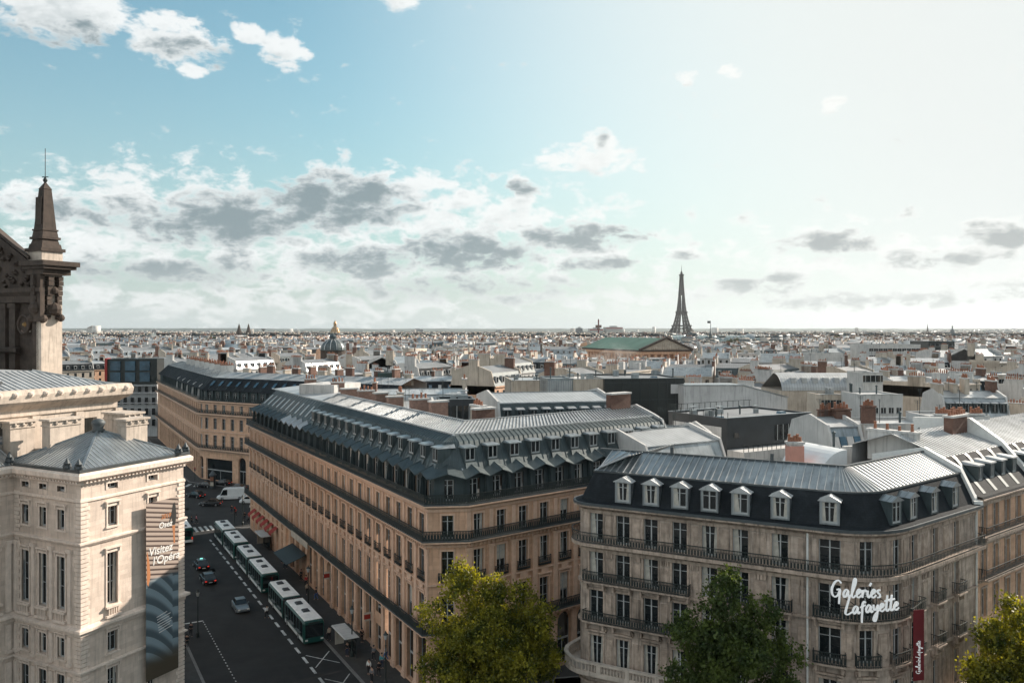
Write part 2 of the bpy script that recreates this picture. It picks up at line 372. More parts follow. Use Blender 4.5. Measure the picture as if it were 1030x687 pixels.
def sweep(mb, P, u0, u1, prof, mat=0, caps=True, closed=False):
    """prof: list of (offset, z) from bottom outside; surface swept along the path"""
    us = P.brk(u0, u1); n = len(prof); vs = [P.pt(u, o, z) for u in us for (o, z) in prof]; fs = []
    rng = range(n if closed else n - 1)
    for i in range(len(us) - 1):
        for j in rng:
            k = (j + 1) % n; fs.append((i * n + j, (i + 1) * n + j, (i + 1) * n + k, i * n + k))
    if caps and n > 2: fs.append(tuple(range(n - 1, -1, -1))); fs.append(tuple((len(us) - 1) * n + j for j in range(n)))
    mb.add(vs, fs, mat)
def course(mb, P, u0, u1, o0, o1, z0, z1, mat=0):
    sweep(mb, P, u0, u1, [(o0, z0), (o1, z0), (o1, z1), (o0, z1)], mat, closed=True)
def pbox(mb, P, uc, w, o0, o1, z0, z1, mat=0, tw=0., to=0.):
    """box standing on the facade at uc (chord)"""
    a = P.ang(uc); c = P.pt(uc, 0, 0); ax = (cos(a), sin(a)); n = (sin(a), -cos(a))
    def q(x, o, z): return (c[0] + ax[0] * x + n[0] * o, c[1] + ax[1] * x + n[1] * o, z)
    h = w / 2
    mb.hexa([q(-h, o1, z0), q(h, o1, z0), q(h, o0, z0), q(-h, o0, z0), q(-h + tw, o1 - to, z1), q(h - tw, o1 - to, z1), q(h - tw, o0, z1), q(-h + tw, o0, z1)], mat)
def pq(P, uc):
    a = P.ang(uc); c = P.pt(uc, 0, 0); ax = (cos(a), sin(a)); n = (sin(a), -cos(a))
    return lambda x, o, z: (c[0] + ax[0] * x + n[0] * o, c[1] + ax[1] * x + n[1] * o, z)

def wall_floor(mb, P, u0, u1, z0, z1, ops, rev=.32, o=0., mat=0, rmat=None):
    """wall between z0 and z1 with openings [(uc, w, za, zb, arched)]"""
    rmat = mat if rmat is None else rmat
    ops = sorted([q for q in ops if q[0] - q[1] / 2 > u0 and q[0] + q[1] / 2 < u1]); cur = u0
    def strip(a, b, za, zb):
        if b - a < 1e-4 or zb - za < 1e-4: return
        us = P.brk(a, b)
        for i in range(len(us) - 1): mb.quad(P.pt(us[i], o, za), P.pt(us[i + 1], o, za), P.pt(us[i + 1], o, zb), P.pt(us[i], o, zb), mat)
    for (uc, w, za, zb, arch) in ops:
        a, b = uc - w / 2, uc + w / 2; strip(cur, a, z0, z1); cur = b
        if za > z0: mb.quad(P.pt(a, o, z0), P.pt(b, o, z0), P.pt(b, o, za), P.pt(a, o, za), mat)
        if arch:
            r = w / 2; zs = zb - r; K = 8; pr = [(uc - r * cos(pi * k / K), zs + r * sin(pi * k / K)) for k in range(K + 1)]
        else: zs = zb; pr = [(a, zb), (b, zb)]
        for k in range(len(pr) - 1):
            (ua, z_a), (ub, z_b) = pr[k], pr[k + 1]
            if z1 > max(z_a, z_b) - 1e-6: mb.quad(P.pt(ua, o, z_a), P.pt(ub, o, z_b), P.pt(ub, o, z1), P.pt(ua, o, z1), mat)
            mb.quad(P.pt(ua, o, z_a), P.pt(ua, o - rev, z_a), P.pt(ub, o - rev, z_b), P.pt(ub, o, z_b), rmat)
        mb.quad(P.pt(a, o, za), P.pt(a, o - rev, za), P.pt(a, o - rev, zs), P.pt(a, o, zs), rmat)
        mb.quad(P.pt(b, o - rev, za), P.pt(b, o, za), P.pt(b, o, zs), P.pt(b, o - rev, zs), rmat)
        mb.quad(P.pt(a, o - rev, za), P.pt(a, o, za), P.pt(b, o, za), P.pt(b, o - rev, za), rmat)
    strip(cur, u1, z0, z1)

def railing(mb, P, u0, u1, o, z, h=1.0, step=.15, bw=.03, mat=0, ends=True):
    us = P.brk(u0, u1)
    for i in range(len(us) - 1):
        for (zz, t) in ((z + h, .07), (z + .10, .05), (z + h * .72, .035)):
            mb.bar(P.pt(us[i], o, zz), P.pt(us[i + 1] - 1e-5, o, zz), t, t, mat)
    n = max(1, int((u1 - u0) / step))
    for k in range(n + 1):
        u = min(u0 + (u1 - u0) * k / n, u1 - 1e-5); x, y, _ = P.pt(u, o)
        d = P.d[P.seg(u)] * bw / 2; nn = P.n[P.seg(u)] * .012
        vs = [(x - d.x, y - d.y, z), (x + d.x, y + d.y, z), (x + d.x, y + d.y, z + h), (x - d.x, y - d.y, z + h)]
        mb.add(vs, [(0, 1, 2, 3)], mat)
        if k < n and k % 2 == 0:        # scrollwork plate between bars
            u2 = u + step * .9
            if u2 < u1: a = P.pt(u + step * .2, o + .002, z + .2); b = P.pt(u2, o + .002, z + .2); mb.quad(a, b, (b[0], b[1], z + h * .66), (a[0], a[1], z + h * .66), mat)
    if ends:
        for u in (u0, u1 - 1e-5):
            for oo in np.arange(.1, o, .14): x, y, _ = P.pt(u, oo); mb.box(x - .015, x + .015, y - .015, y + .015, z, z + h, mat)
            a = P.pt(u, .02, z + h); b = P.pt(u, o, z + h); mb.bar(a, b, .05, .05, mat)

# window leaves: glass set back in the opening, its casement a sub-part. Local x across, y into the wall, z up
WIN = {}
def window_meshes(w, h, style, arch=False):
    key = (round(w, 2), round(h, 2), style, arch)
    if key in WIN: return WIN[key]
    rnd = random.Random(hash(key) & 0xffff)
    gl = MB(); r = w / 2; zs = h - r if arch else h
    if arch:
        K = 8; gl.add([(-r, 0, 0), (r, 0, 0)] + [(r * cos(pi * k / K), 0, zs + r * sin(pi * k / K)) for k in range(K + 1)], [tuple(range(K + 3))], 0)
    else: gl.quad((-r, 0, 0), (r, 0, 0), (r, 0, h), (-r, 0, h), 0)
    if style in ('curtain', 'half'):
        cw = r * (.55 if style == 'curtain' else .9)
        gl.quad((-r + .06, -.006, .1), (-r + cw, -.006, .1), (-r + cw * .7, -.006, h - .1), (-r + .06, -.006, h - .1), 1)
        if style == 'curtain': gl.quad((r - cw, -.006, .1), (r - .06, -.006, .1), (r - .06, -.006, h - .1), (r - cw * .7, -.006, h - .1), 1)
    if style == 'blind': gl.quad((-r + .05, -.006, h * .45), (r - .05, -.006, h * .45), (r - .05, -.006, h - .05), (-r + .05, -.006, h - .05), 1)
    fr = MB(); t = .07
    if style == 'shop':
        for x in (-r + t / 2, r - t / 2): fr.box(x - t / 2, x + t / 2, -.05, -.01, 0, zs)
        fr.box(-r, r, -.06, -.012, h * .45, h * .45 + .22)
        if h > 4: fr.box(-.04, .04, -.05, -.01, 0, h * .45)
    else:
        for x in (-r + t / 2, r - t / 2): fr.box(x - t / 2, x + t / 2, -.06, -.01, 0, zs)
        fr.box(-.055, .055, -.075, -.01, .002, h - .08 if not arch else h - .15)
        fr.box(-r + .002, r - .002, -.055, -.012, .003, .16); fr.box(-r + .002, r - .002, -.055, -.012, zs - .08, zs - .002)
        if h > 1.7: fr.box(-r + .002, r - .002, -.05, -.011, h * .72, h * .72 + .05)
        if h > 3.2: fr.box(-r + .002, r - .002, -.05, -.0115, h * .42, h * .42 + .05)
    WIN[key] = (gl.build('window', [M['glass'], M['curtain']], link=False), fr.build('frame', M['frame'], link=False))
    return WIN[key]
class Windows:
    """collects the windows of one building: the ~95 that show largest become parts, the rest one part"""
    def __init__(s, fm='frame'): s.w = []; s.fm = fm
    def put(s, P, uc, w, za, zb, rev, style='plain', arch=False, o=0.):
        a = P.ang(uc); p = P.pt(uc, 0, 0); n = (sin(a), -cos(a)); oo = o - rev + .03
        s.w.append(((p[0] + n[0] * oo, p[1] + n[1] * oo, za), a, w, zb - za, style, arch))
    def vis(s, q):
        (x, y, z), a, w, h, st, ar = q; n = (sin(a), -cos(a)); d2 = x * x + y * y + (z - EYE) ** 2
        f = (-x * n[0] - y * n[1]) / sqrt(d2)
        if y < 5 or abs(x / y) > .66 or (EYE - z - h / 2) / y > .46 or f <= 0: return 0
        return w * h * f / d2
    def emit(s, root, cap=95, name='window', frames=True):
        s.w.sort(key=s.vis, reverse=True)
        show = s.w[:cap]; rest = s.w[cap:]
        for (loc, a, w, h, st, ar) in show:
            g_, f_ = window_meshes(w, h, st, ar); o = place(name, g_, root, loc, a)
            if frames: f = place('frame', f_, o)
        if rest:
            mb = MB()
            for (loc, a, w, h, st, ar) in rest:
                g_, f_ = window_meshes(w, h, st, ar); mt = Matrix.Translation(loc) @ Matrix.Rotation(a, 4, 'Z'); mb.M = mt
                for me, off in ((g_, 0), (f_, 2)):
                    vs = [tuple(v.co) for v in me.vertices]
                    for p_ in me.polygons: pass
                    b = len(mb.v); mb.v.extend(tuple(mt @ Vector(v)) for v in vs)
                    for p_ in me.polygons: mb.f.append(tuple(i + b for i in p_.vertices)); mb.m.append(p_.material_index + off)
            o = mb.build('far_' + name + 's', [M['glass'], M['curtain'], M['frame']], root); o['kind'] = 'stuff'

def seams(mb, P, u0, u1, o0, z0, o1, z1, step=.65, w=.05, h=.06, mat=0):
    """standing seams running up a roof slope"""
    n = int((u1 - u0) / step)
    for k in range(n + 1):
        u = u0 + (u1 - u0) * k / max(1, n); u = min(u, u1 - 1e-4)
        a = P.pt(u, o0, z0 + h / 2); b = P.pt(u, o1, z1 + h / 2); mb.bar(a, b, w, h, mat)

def dormer(root, P, uc, w, of, zf, h, depth, mats, hood='gable', apron=True, wst='plain'):
    """box dormer: front at offset of, sill zf, height h, running depth back into the slope"""
    q = pq(P, uc); mb = MB(); r = w / 2; t = .14
    mb.hexa([q(-r, of, zf), q(-r + t, of, zf), q(-r + t, of - depth, zf), q(-r, of - depth, zf), q(-r, of, zf + h), q(-r + t, of, zf + h), q(-r + t, of - depth, zf + h), q(-r, of - depth, zf + h)], 0)
    mb.hexa([q(r - t, of, zf), q(r, of, zf), q(r, of - depth, zf), q(r - t, of - depth, zf), q(r - t, of, zf + h), q(r, of, zf + h), q(r, of - depth, zf + h), q(r - t, of - depth, zf + h)], 0)
    mb.hexa([q(-r + t, of - .01, zf), q(r - t, of - .01, zf), q(r - t, of - .3, zf), q(-r + t, of - .3, zf), q(-r + t, of - .01, zf + .12), q(r - t, of - .01, zf + .12), q(r - t, of - .3, zf + .12), q(-r + t, of - .3, zf + .12)], 0)
    e = .12; zt = zf + h
    if hood == 'gable':
        k = w * .30; vs = [q(-r - e, of + e, zt), q(r + e, of + e, zt), q(0, of + e, zt + k), q(-r - e, of - depth - .4, zt), q(r + e, of - depth - .4, zt), q(0, of - depth - .4, zt + k)]
        mb.add(vs, [(0, 1, 2), (0, 2, 5, 3), (1, 4, 5, 2), (0, 3, 4, 1), (3, 5, 4)], 1)
        for s_ in (-1, 1):
            for j in (0, 1, 2): mb.bar(q(0, of + e - .02 - j * depth * .33, zt + k + .02), q(s_ * (r + e), of + e - .02 - j * depth * .33, zt + .02), .05, .05, 1)
    else:
        mb.hexa([q(-r - e, of + e, zt), q(r + e, of + e, zt), q(r + e, of - depth - .5, zt), q(-r - e, of - depth - .5, zt),
                 q(-r - e + .02, of + e - .02, zt + .12), q(r + e - .02, of + e - .02, zt + .12), q(r + e - .3, of - depth - .5, zt + .38), q(-r - e + .3, of - depth - .5, zt + .38)], 1)
    d = mb.build('dormer', mats, root)
    g_, f_ = window_meshes(round(w - 2 * t, 2), round(h - .12, 2), wst, False)
    a = P.ang(uc); p = q(0, of - .09, zf + .12); o = place('window', g_, d, p, a)
    f2 = f_.copy() if False else f_; fm = MB()
    # casement stays with the dormer's window mesh: third level is the deepest allowed
    fr = place('casement', f_, d, p, a)
    if apron:
        mb = MB(); ww = w * .56
        mb.hexa([q(-ww, of + .55, zf - .95), q(ww, of + .55, zf - .95), q(ww, of - .4, zf - .95), q(-ww, of - .4, zf - .95),
                 q(-ww * .8, of + .12, zf - .02), q(ww * .8, of + .12, zf - .02), q(ww * .8, of - .4, zf - .02), q(-ww * .8, of - .4, zf - .02)], 0)
        mb.build('apron', mats, d)
    return d

def chimney(root, c, ang, L, W, z0, z1, mats, pots=6, name='chimney', cap=True):
    mb = MB(); mb.M = Matrix.Translation((c[0], c[1], 0)) @ Matrix.Rotation(ang, 4, 'Z')
    mb.box(-L / 2, L / 2, -W / 2, W / 2, z0, z1, 0)
    if cap: mb.box(-L / 2 - .12, L / 2 + .12, -W / 2 - .12, W / 2 + .12, z1 + .002, z1 + .22, 1)
    o = mb.build(name, mats, root)
    if pots:
        pb = MB(); pb.M = mb.M; zt = z1 + (.22 if cap else 0)
        for k in range(pots):
            x = -L / 2 + L * (k + .5) / pots; hh = .45 + .3 * ((k * 7 + int(L * 10)) % 3) / 2
            pb.lathe(x, 0, [(.17, zt), (.13, zt + hh * .8), (.16, zt + hh * .85), (.16, zt + hh)], 7)
        pb.build('chimney_pots', M['terracotta'], o)
    return o

def console(mb, P, uc, z, o=.0, s=.4, mat=0):
    pbox(mb, P, uc, .22, o, o + s, z - .42, z, mat, 0, 0)
def surround(mb, P, uc, w, za, zb, style, mat=0, o=0.):
    j = .16
    for s_ in (-1, 1): pbox(mb, P, uc + s_ * (w / 2 + j / 2), j, o + .004, o + .07, za, zb, mat)
    pbox(mb, P, uc, w + 2 * j, o + .004, o + .09, zb + .002, zb + .2, mat)
    if style in ('hood', 'arc', 'opera'): pbox(mb, P, uc, w + 2 * j + .3, o + .004, o + .26, zb + .38, zb + .52, mat)
    if style in ('hood', 'opera'):
        for s_ in (-1, 1): pbox(mb, P, uc + s_ * (w / 2 + j), .14, o + .003, o + .2, zb + .0, zb + .378, mat)
    if style == 'arc':      # low curved pediment
        q = pq(P, uc); K = 8; W = w / 2 + j + .22; pr = [(W * cos(pi * k / K), .62 * sin(pi * k / K)) for k in range(K + 1)]
        for k in range(K):
            (xa, ha), (xb, hb) = pr[k], pr[k + 1]
            mb.hexa([q(xb, o + .28, zb + .5 + hb - .001), q(xa, o + .28, zb + .5 + ha - .001), q(xa, o + .003, zb + .5 + ha - .001), q(xb, o + .003, zb + .5 + hb - .001),
                     q(xb * 1.05, o + .3, zb + .66 + hb), q(xa * 1.05, o + .3, zb + .66 + ha), q(xa * 1.05, o + .003, zb + .66 + ha), q(xb * 1.05, o + .003, zb + .66 + hb)], mat)
    if style == 'opera': pbox(mb, P, uc, w + .5, o + .004, o + .16, za - .16, za - .002, mat)

def roof_skin(name, P, u0, u1, prof, mats, root, step=.65, seam_rows=None, seam_mat=0, h=.06):
    mb = MB(); sweep(mb, P, u0, u1, prof, 0, caps=False)
    for r in (seam_rows if seam_rows is not None else range(len(prof) - 1)): seams(mb, P, u0 + .02, u1 - .02, prof[r][0], prof[r][1], prof[r + 1][0], prof[r + 1][1], step, .05, h, seam_mat)
    return mb.build(name, mats, root)
def line_x(p, d, q, e):     # intersection of two plan lines
    den = d[0] * e[1] - d[1] * e[0]; t = ((q[0] - p[0]) * e[1] - (q[1] - p[1]) * e[0]) / den
    return (p[0] + d[0] * t, p[1] + d[1] * t)
D1 = (-.4926, .870)      # along the street with the buses, away from the camera
D2 = (.783, .622)        # along the boulevard fronts, away to the right
D3 = (.880, -.476)       # fronts that face the camera, towards the right
# ============================================================ the long corner building in the middle
def levels_frieze(mb, P, u0, u1, z, out=.5, mat=0):
    sweep(mb, P, u0, u1, [(.003, z - .75), (.12, z - .72), (.12, z - .45), (.3, z - .30), (out, z - .14), (out, z), (.003, z)], mat)
def dentils(mb, P, u0, u1, z, o0, o1, step, w, h, mat=0):
    n = int((u1 - u0) / step)
    for k in range(n): pbox(mb, P, u0 + (k + .5) * (u1 - u0) / n, w, o0, o1, z - h, z, mat)

A_, B_ = (-8.6, 84.9), (-4.7, 85.3)
F_ = (A_[0] + D1[0] * 84.6, A_[1] + D1[1] * 84.6); G_ = (B_[0] + D2[0] * 33.2, B_[1] + D2[1] * 33.2)
def build_b():
    root = empty('corner_building', (A_[0], A_[1], 0), 0, 'long pinkish stone building with dark zinc attic and zigzag awnings beside the bus lane', 'building')
    root.location = (0, 0, 0)
    P = Path([(F_[0] + D2[0] * 12, F_[1] + D2[1] * 12), F_, A_, B_, G_]); uF, uA, uB, uG = P.L[1], P.L[2], P.L[3], P.L[4]
    n1, n2 = 26, 11
    bays1 = [uF + (k + .5) * (uA - uF) / n1 for k in range(n1)]; bays2 = [uB + (k + .5) * (uG - uB) / n2 for k in range(n2)]
    bc = (uA + uB) / 2; bays = bays1 + [bc] + bays2; side = [uF - 2 - 3.2 * k for k in range(3)]
    wl = MB(); tr = MB(); W = Windows(); rnd = random.Random(4)
    # street floor: small arched shop openings at the far end, a tall portal, three arches, then tall bays between piers
    ops = []
    for i, u in enumerate(bays):
        if i < 8: ops.append((u, 1.35, .9, 4.6, False)); ops.append((u, 1.2, 5.0, 6.1, False))
        elif i in (9, 12): ops.append((u, 2.5, .15, 6.2, False))
        elif i in (10, 13, 14, 15): ops.append((u, 1.9, .15, 6.1, True))
        elif i == 21: ops.append((u, 1.7, .15, 3.3, False)); ops.append((u, 1.7, 4.3, 6.2, False))
        else: ops.append((u, 2.05 if i > 15 else 1.9, .35, 6.2, i > 26))
    low = [q for q in ops if q[2] < 4.2]; upr = [q for q in ops if q[2] >= 4.2]
    split = [(q[0], q[1], q[2], min(q[3], 9), q[4]) for q in low]
    # two tiers where a bay has a mezzanine opening
    tall = [q for q in low if q[3] > 4.7]; short = [q for q in low if q[3] <= 4.7]
    def seg_wall(a, b, keep):
        s_ = [q for q in keep if a < q[0] < b]
        if any(q[3] <= 4.7 for q in s_):
            wall_floor(wl, P, a, b, 0, 4.8, [q for q in s_ if q[3] <= 4.7], .45); wall_floor(wl, P, a, b, 4.8, 7.0, [q for q in upr if a < q[0] < b], .45)
        else: wall_floor(wl, P, a, b, 0, 7.0, s_, .6)
    hb = (bays1[1] - bays1[0]) / 2
    seg_wall(0, uF, []); cuts = [uF] + [bays1[i] + hb for i in range(n1)]
    for i in range(n1): seg_wall(cuts[i], cuts[i + 1], low)
    seg_wall(uA, uB, low); seg_wall(uB, uG, low)
    for q in ops: W.put(P, q[0], q[1], q[2], q[3], .5 if q[3] > 4.7 and q[2] < 4 else .4, 'shop', q[4])
    for i, u in enumerate(bays1[16:] + bays2):    # piers of the street floor
        pbox(tr, P, u - hb, .75, .004, .16, 0, 6.3); pbox(tr, P, u - hb, .95, .004, .24, 0, .8)
    course(tr, P, uF, uG, .004, .18, 6.35, 6.6)
    # upper floors
    rows = [(7.0, 11.8, 1.35, 7.12, 10.7), (11.8, 16.4, 1.3, 12.3, 15.3), (16.4, 20.0, 1.25, 16.55, 19.0)]
    for r, (z0, z1, w, za, zb) in enumerate(rows):
        wall_floor(wl, P, 0, uG, z0, z1, [(u, w, za, zb, False) for u in bays + side], .32)
        for u in bays + side:
            W.put(P, u, w, za, zb, .32, rnd.choice(['plain', 'plain', 'plain', 'curtain', 'half', 'blind']))
        for u in bays: surround(tr, P, u, w, za, zb, ['hood', 'plain', 'plain'][r])
    for k, u in enumerate([b - hb for b in bays1] + [uA - .25, uB + .25] + [b + hb for b in bays2]):   # pilasters through two floors
        pbox(tr, P, u, .62, .004, .16, 7.15, 15.3); pbox(tr, P, u, .82, .004, .26, 15.3, 15.62); pbox(tr, P, u, .8, .004, .22, 7.02, 7.5)
        pbox(tr, P, u, .5, .004, .12, 16.6, 19.3)
    for u in bays: pbox(tr, P, u, 1.0, .1, .17, 11.25, 11.95)
    levels_frieze(tr, P, 0, uG, 16.45, .95); levels_frieze(tr, P, 0, uG, 20.1, .7); levels_frieze(tr, P, 0, uG, 7.0, 1.0)
    course(tr, P, 0, uG, .004, .2, 11.75, 11.92)
    dentils(tr, P, uF, uG, 16.0, .12, .34, .55, .22, .26); dentils(tr, P, uF, uG, 6.62, .18, .5, 1.1, .3, .3)
    wl.build('wall', M['stone_b'], root); tr.build('stone_mouldings', M['stone_b_trim'], root)
    # balconies
    for (z, o, nm) in ((7.0, .95, 'balcony'), (16.45, .9, 'balcony'), (20.1, .62, 'balcony')):
        sl = MB(); course(sl, P, 0, uG, .004, o + .08, z + .003, z + .16); s = sl.build('balcony', M['lead'], root)
        rb = MB(); railing(rb, P, 0, uG, o, z + .16, .95, .13, .085); rb.build('railing', M['iron'], s)
    for u in bays: 
        rb = MB(); railing(rb, P, u - .85, u + .85, .30, 12.25, .85, .14, .05); course(rb, P, u - .85, u + .85, .004, .33, 12.15, 12.25); rb.build('window_railing', M['iron'], root)
    # attic storey set back behind the top balcony
    at_ = MB()
    wall_floor(at_, P, 0, uG, 20.1, 23.1, [(u, 1.25, 20.3, 22.5, False) for u in bays + side], .2, -.95)
    for u in bays: W.put(P, u, 1.25, 20.3, 22.5, .2, rnd.choice(['plain', 'plain', 'blind', 'curtain']), False, -.95)
    for u in [b - hb for b in bays1] + [b + hb for b in bays2]:
        mbp = MB()
        pbox(mbp, P, u, .42, -.95, -.62, 20.2, 22.9)
        pbox(mbp, P, u, .3, -.62, -.35, 20.2, 22.4, 0, .05, .18); mbp.build('attic_bracket', M['zinc_dark'], root)
    at_.build('attic_wall', M['zinc_dark'], root)
    W.emit(root, 96)
    # zigzag zinc awnings above the attic windows
    for i, u in enumerate(bays):
        if i < 11 and i % 1 == 0 and 7 <= i < 11: mm = M['zinc_light']
        else: mm = M['zinc_teal']
        q = pq(P, u); b = hb * .98 if i != n1 else 1.9; mb = MB()
        vs = [q(-b, .12, 22.75), q(0, .22, 23.32), q(b, .12, 22.75), q(b, -1.2, 23.35), q(0, -1.5, 24.0), q(-b, -1.2, 23.35)]
        lo = [(x, y, z - .1) for (x, y, z) in vs]
        mb.add(vs + lo, [(0, 1, 4, 5), (1, 2, 3, 4), (6, 7, 1, 0), (7, 8, 2, 1), (11, 10, 7, 6), (10, 9, 8, 7)], 0); mb.bar(q(0, .22, 23.34), q(0, -1.5, 24.03), .07, .07)
        mb.build('awning', mm, root)
    # steep slope with dormers
    us0 = bays1[11] - hb
    prof = [(-.9, 23.05), (-1.05, 23.2), (-2.7, 26.2), (-4.15, 26.75)]
    roof_skin('mansard_roof', P, us0, uG, prof, [M['zinc_dark'], M['zinc_teal']], root, .7, (1, 2), 1)
    roof_skin('skylight_roof', P, uF - 4, us0, [(-.9, 23.05), (-1.0, 23.2), (-4.15, 26.75)], [M['zinc_dark'], M['zinc']], root, 1.6, (1,), 1)
    for k in range(11):       # slanted skylights at the far end
        u = bays1[k]; a = Vector(P.pt(u, -1.9, 24.25)); b = Vector(P.pt(u, -3.3, 25.85)); dd = P.d[P.seg(u)] * .3
        mb = MB(); e = Vector((dd.x, dd.y, 0)); up = Vector((0, 0, .1))
        mb.hexa([tuple(x) for x in (a - e, a + e, b + e, b - e, a - e + up, a + e + up, b + e + up, b - e + up)], 0); mb.build('skylight', M['zinc_light'], root)
    for u in bays1[11:] + bays2:
        dormer(root, P, u, 1.5, -1.45, 24.15, 1.5, 1.5, [M['zinc_teal'], M['zinc']], 'flat', True)
    for u in (uA, uB): # hips of the steep roof
        mb = MB(); mb.bar(P.pt(u, -1.05, 23.25), P.pt(u, -4.1, 26.8), .16, .12); mb.build('ridge_trim', M['zinc_light'], root)
    # upper zinc roof
    I0 = line_x(A_, D1, B_, D2); P2 = Path([F_, I0, G_]); v1 = P2.L[1]
    jr = v1 - 52
    for (ra, rb2, ms_) in ((jr, v1, [M['zinc'], M['zinc_light']]), (v1, P2.len, [M['zinc_light'], M['lead']])): roof_skin('zinc_roof', P2, ra, rb2, [(-4.15, 26.75), (-7.4, 27.75), (-10.6, 26.9), (-10.7, 19)], ms_, root, .62, (0, 1), 1, .10)  # right slope: the light on it is put into paler zinc, dark seams
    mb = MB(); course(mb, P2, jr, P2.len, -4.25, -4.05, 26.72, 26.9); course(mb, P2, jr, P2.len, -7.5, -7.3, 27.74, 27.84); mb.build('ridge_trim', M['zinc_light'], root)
    fr = MB(); sweep(fr, P2, 0, jr, [(-4.15, 26.75), (-14.5, 27.7), (-14.6, 20)], 0, False); course(fr, P2, 0, jr, -4.3, -4.1, 26.7, 26.9)
    c0 = P2.pt(jr, -4.2, 20); c1 = P2.pt(jr, -14.6, 20); fr.quad(c0, c1, (c1[0], c1[1], 27.72), (c0[0], c0[1], 26.76)); fr.build('flat_roof', M['zinc_light'], root)
    # gable against the far street and party wall at the right-hand end
    pw = MB()
    for (pa, inn, z0) in ((G_, 10.8, 0),):
        Q = Path([(G_[0], G_[1]), (G_[0] - D2[1] * 10.8, G_[1] + D2[0] * 10.8)])
        pr = [(0, 20.2), (1.0, 23.3), (2.7, 26.35), (4.15, 26.95), (7.4, 28.0), (10.8, 27.1)]
        for i in range(len(pr) - 1):
            (a, za), (b, zb) = pr[i], pr[i + 1]
            pw.hexa([Q.pt(a, .3, 0), Q.pt(b, .3, 0), Q.pt(b, -.05, 0), Q.pt(a, -.05, 0), Q.pt(a, .3, za + .12), Q.pt(b, .3, zb + .12), Q.pt(b, -.05, zb + .12), Q.pt(a, -.05, za + .12)])
    pw.build('party_wall', M['plaster_grey'], root)
    bk = MB(); Q = Path([(G_[0] - D2[1] * 14, G_[1] + D2[0] * 14), F_]);
    # chimney stacks on the ridge
    a1 = atan2(D1[1], D1[0]); BR = mat('dusty_pink_brick', (.27, .165, .13), .9, noise=(2., .3), ashlar=(.4, .14, .3))
    for k, (s, o, L, zt) in enumerate([(7, -9.6, 2.3, 28.9), (14.5, -9.8, 2.5, 28.7), (24, -9.4, 2.2, 28.5), (31, -9.6, 2.0, 28.6), (39, -9.8, 2.4, 28.5), (46, -8.9, 2.6, 28.5), (58, -10.5, 2.2, 28.9), (72, -9, 2.0, 28.9)]):
        c = P2.pt(v1 - s - 4, o); chimney(root, c, a1 + pi / 2, L, .95, 26.2, zt, [BR, M['plaster']], 0 if k in (0, 2, 3, 5) else 4)
    c = P2.pt(P2.len - 4, -7.6); chimney(root, c, atan2(D2[1], D2[0]), 3.6, 1.0, 26.5, 29.6, [M['brick'], M['plaster']], 0); 
    c = P2.pt(v1 + 2.5, -9.4); chimney(root, c, atan2(D2[1], D2[0]), 2.8, .9, 26, 28.7, [M['brick'], M['plaster']], 0)
    c = P2.pt(v1 + .5, -10.9); chimney(root, c, a1, 2.4, .9, 26, 28.9, [M['plaster_cream'], M['plaster']], 4)
    return P, P2
PB, PB2 = build_b()

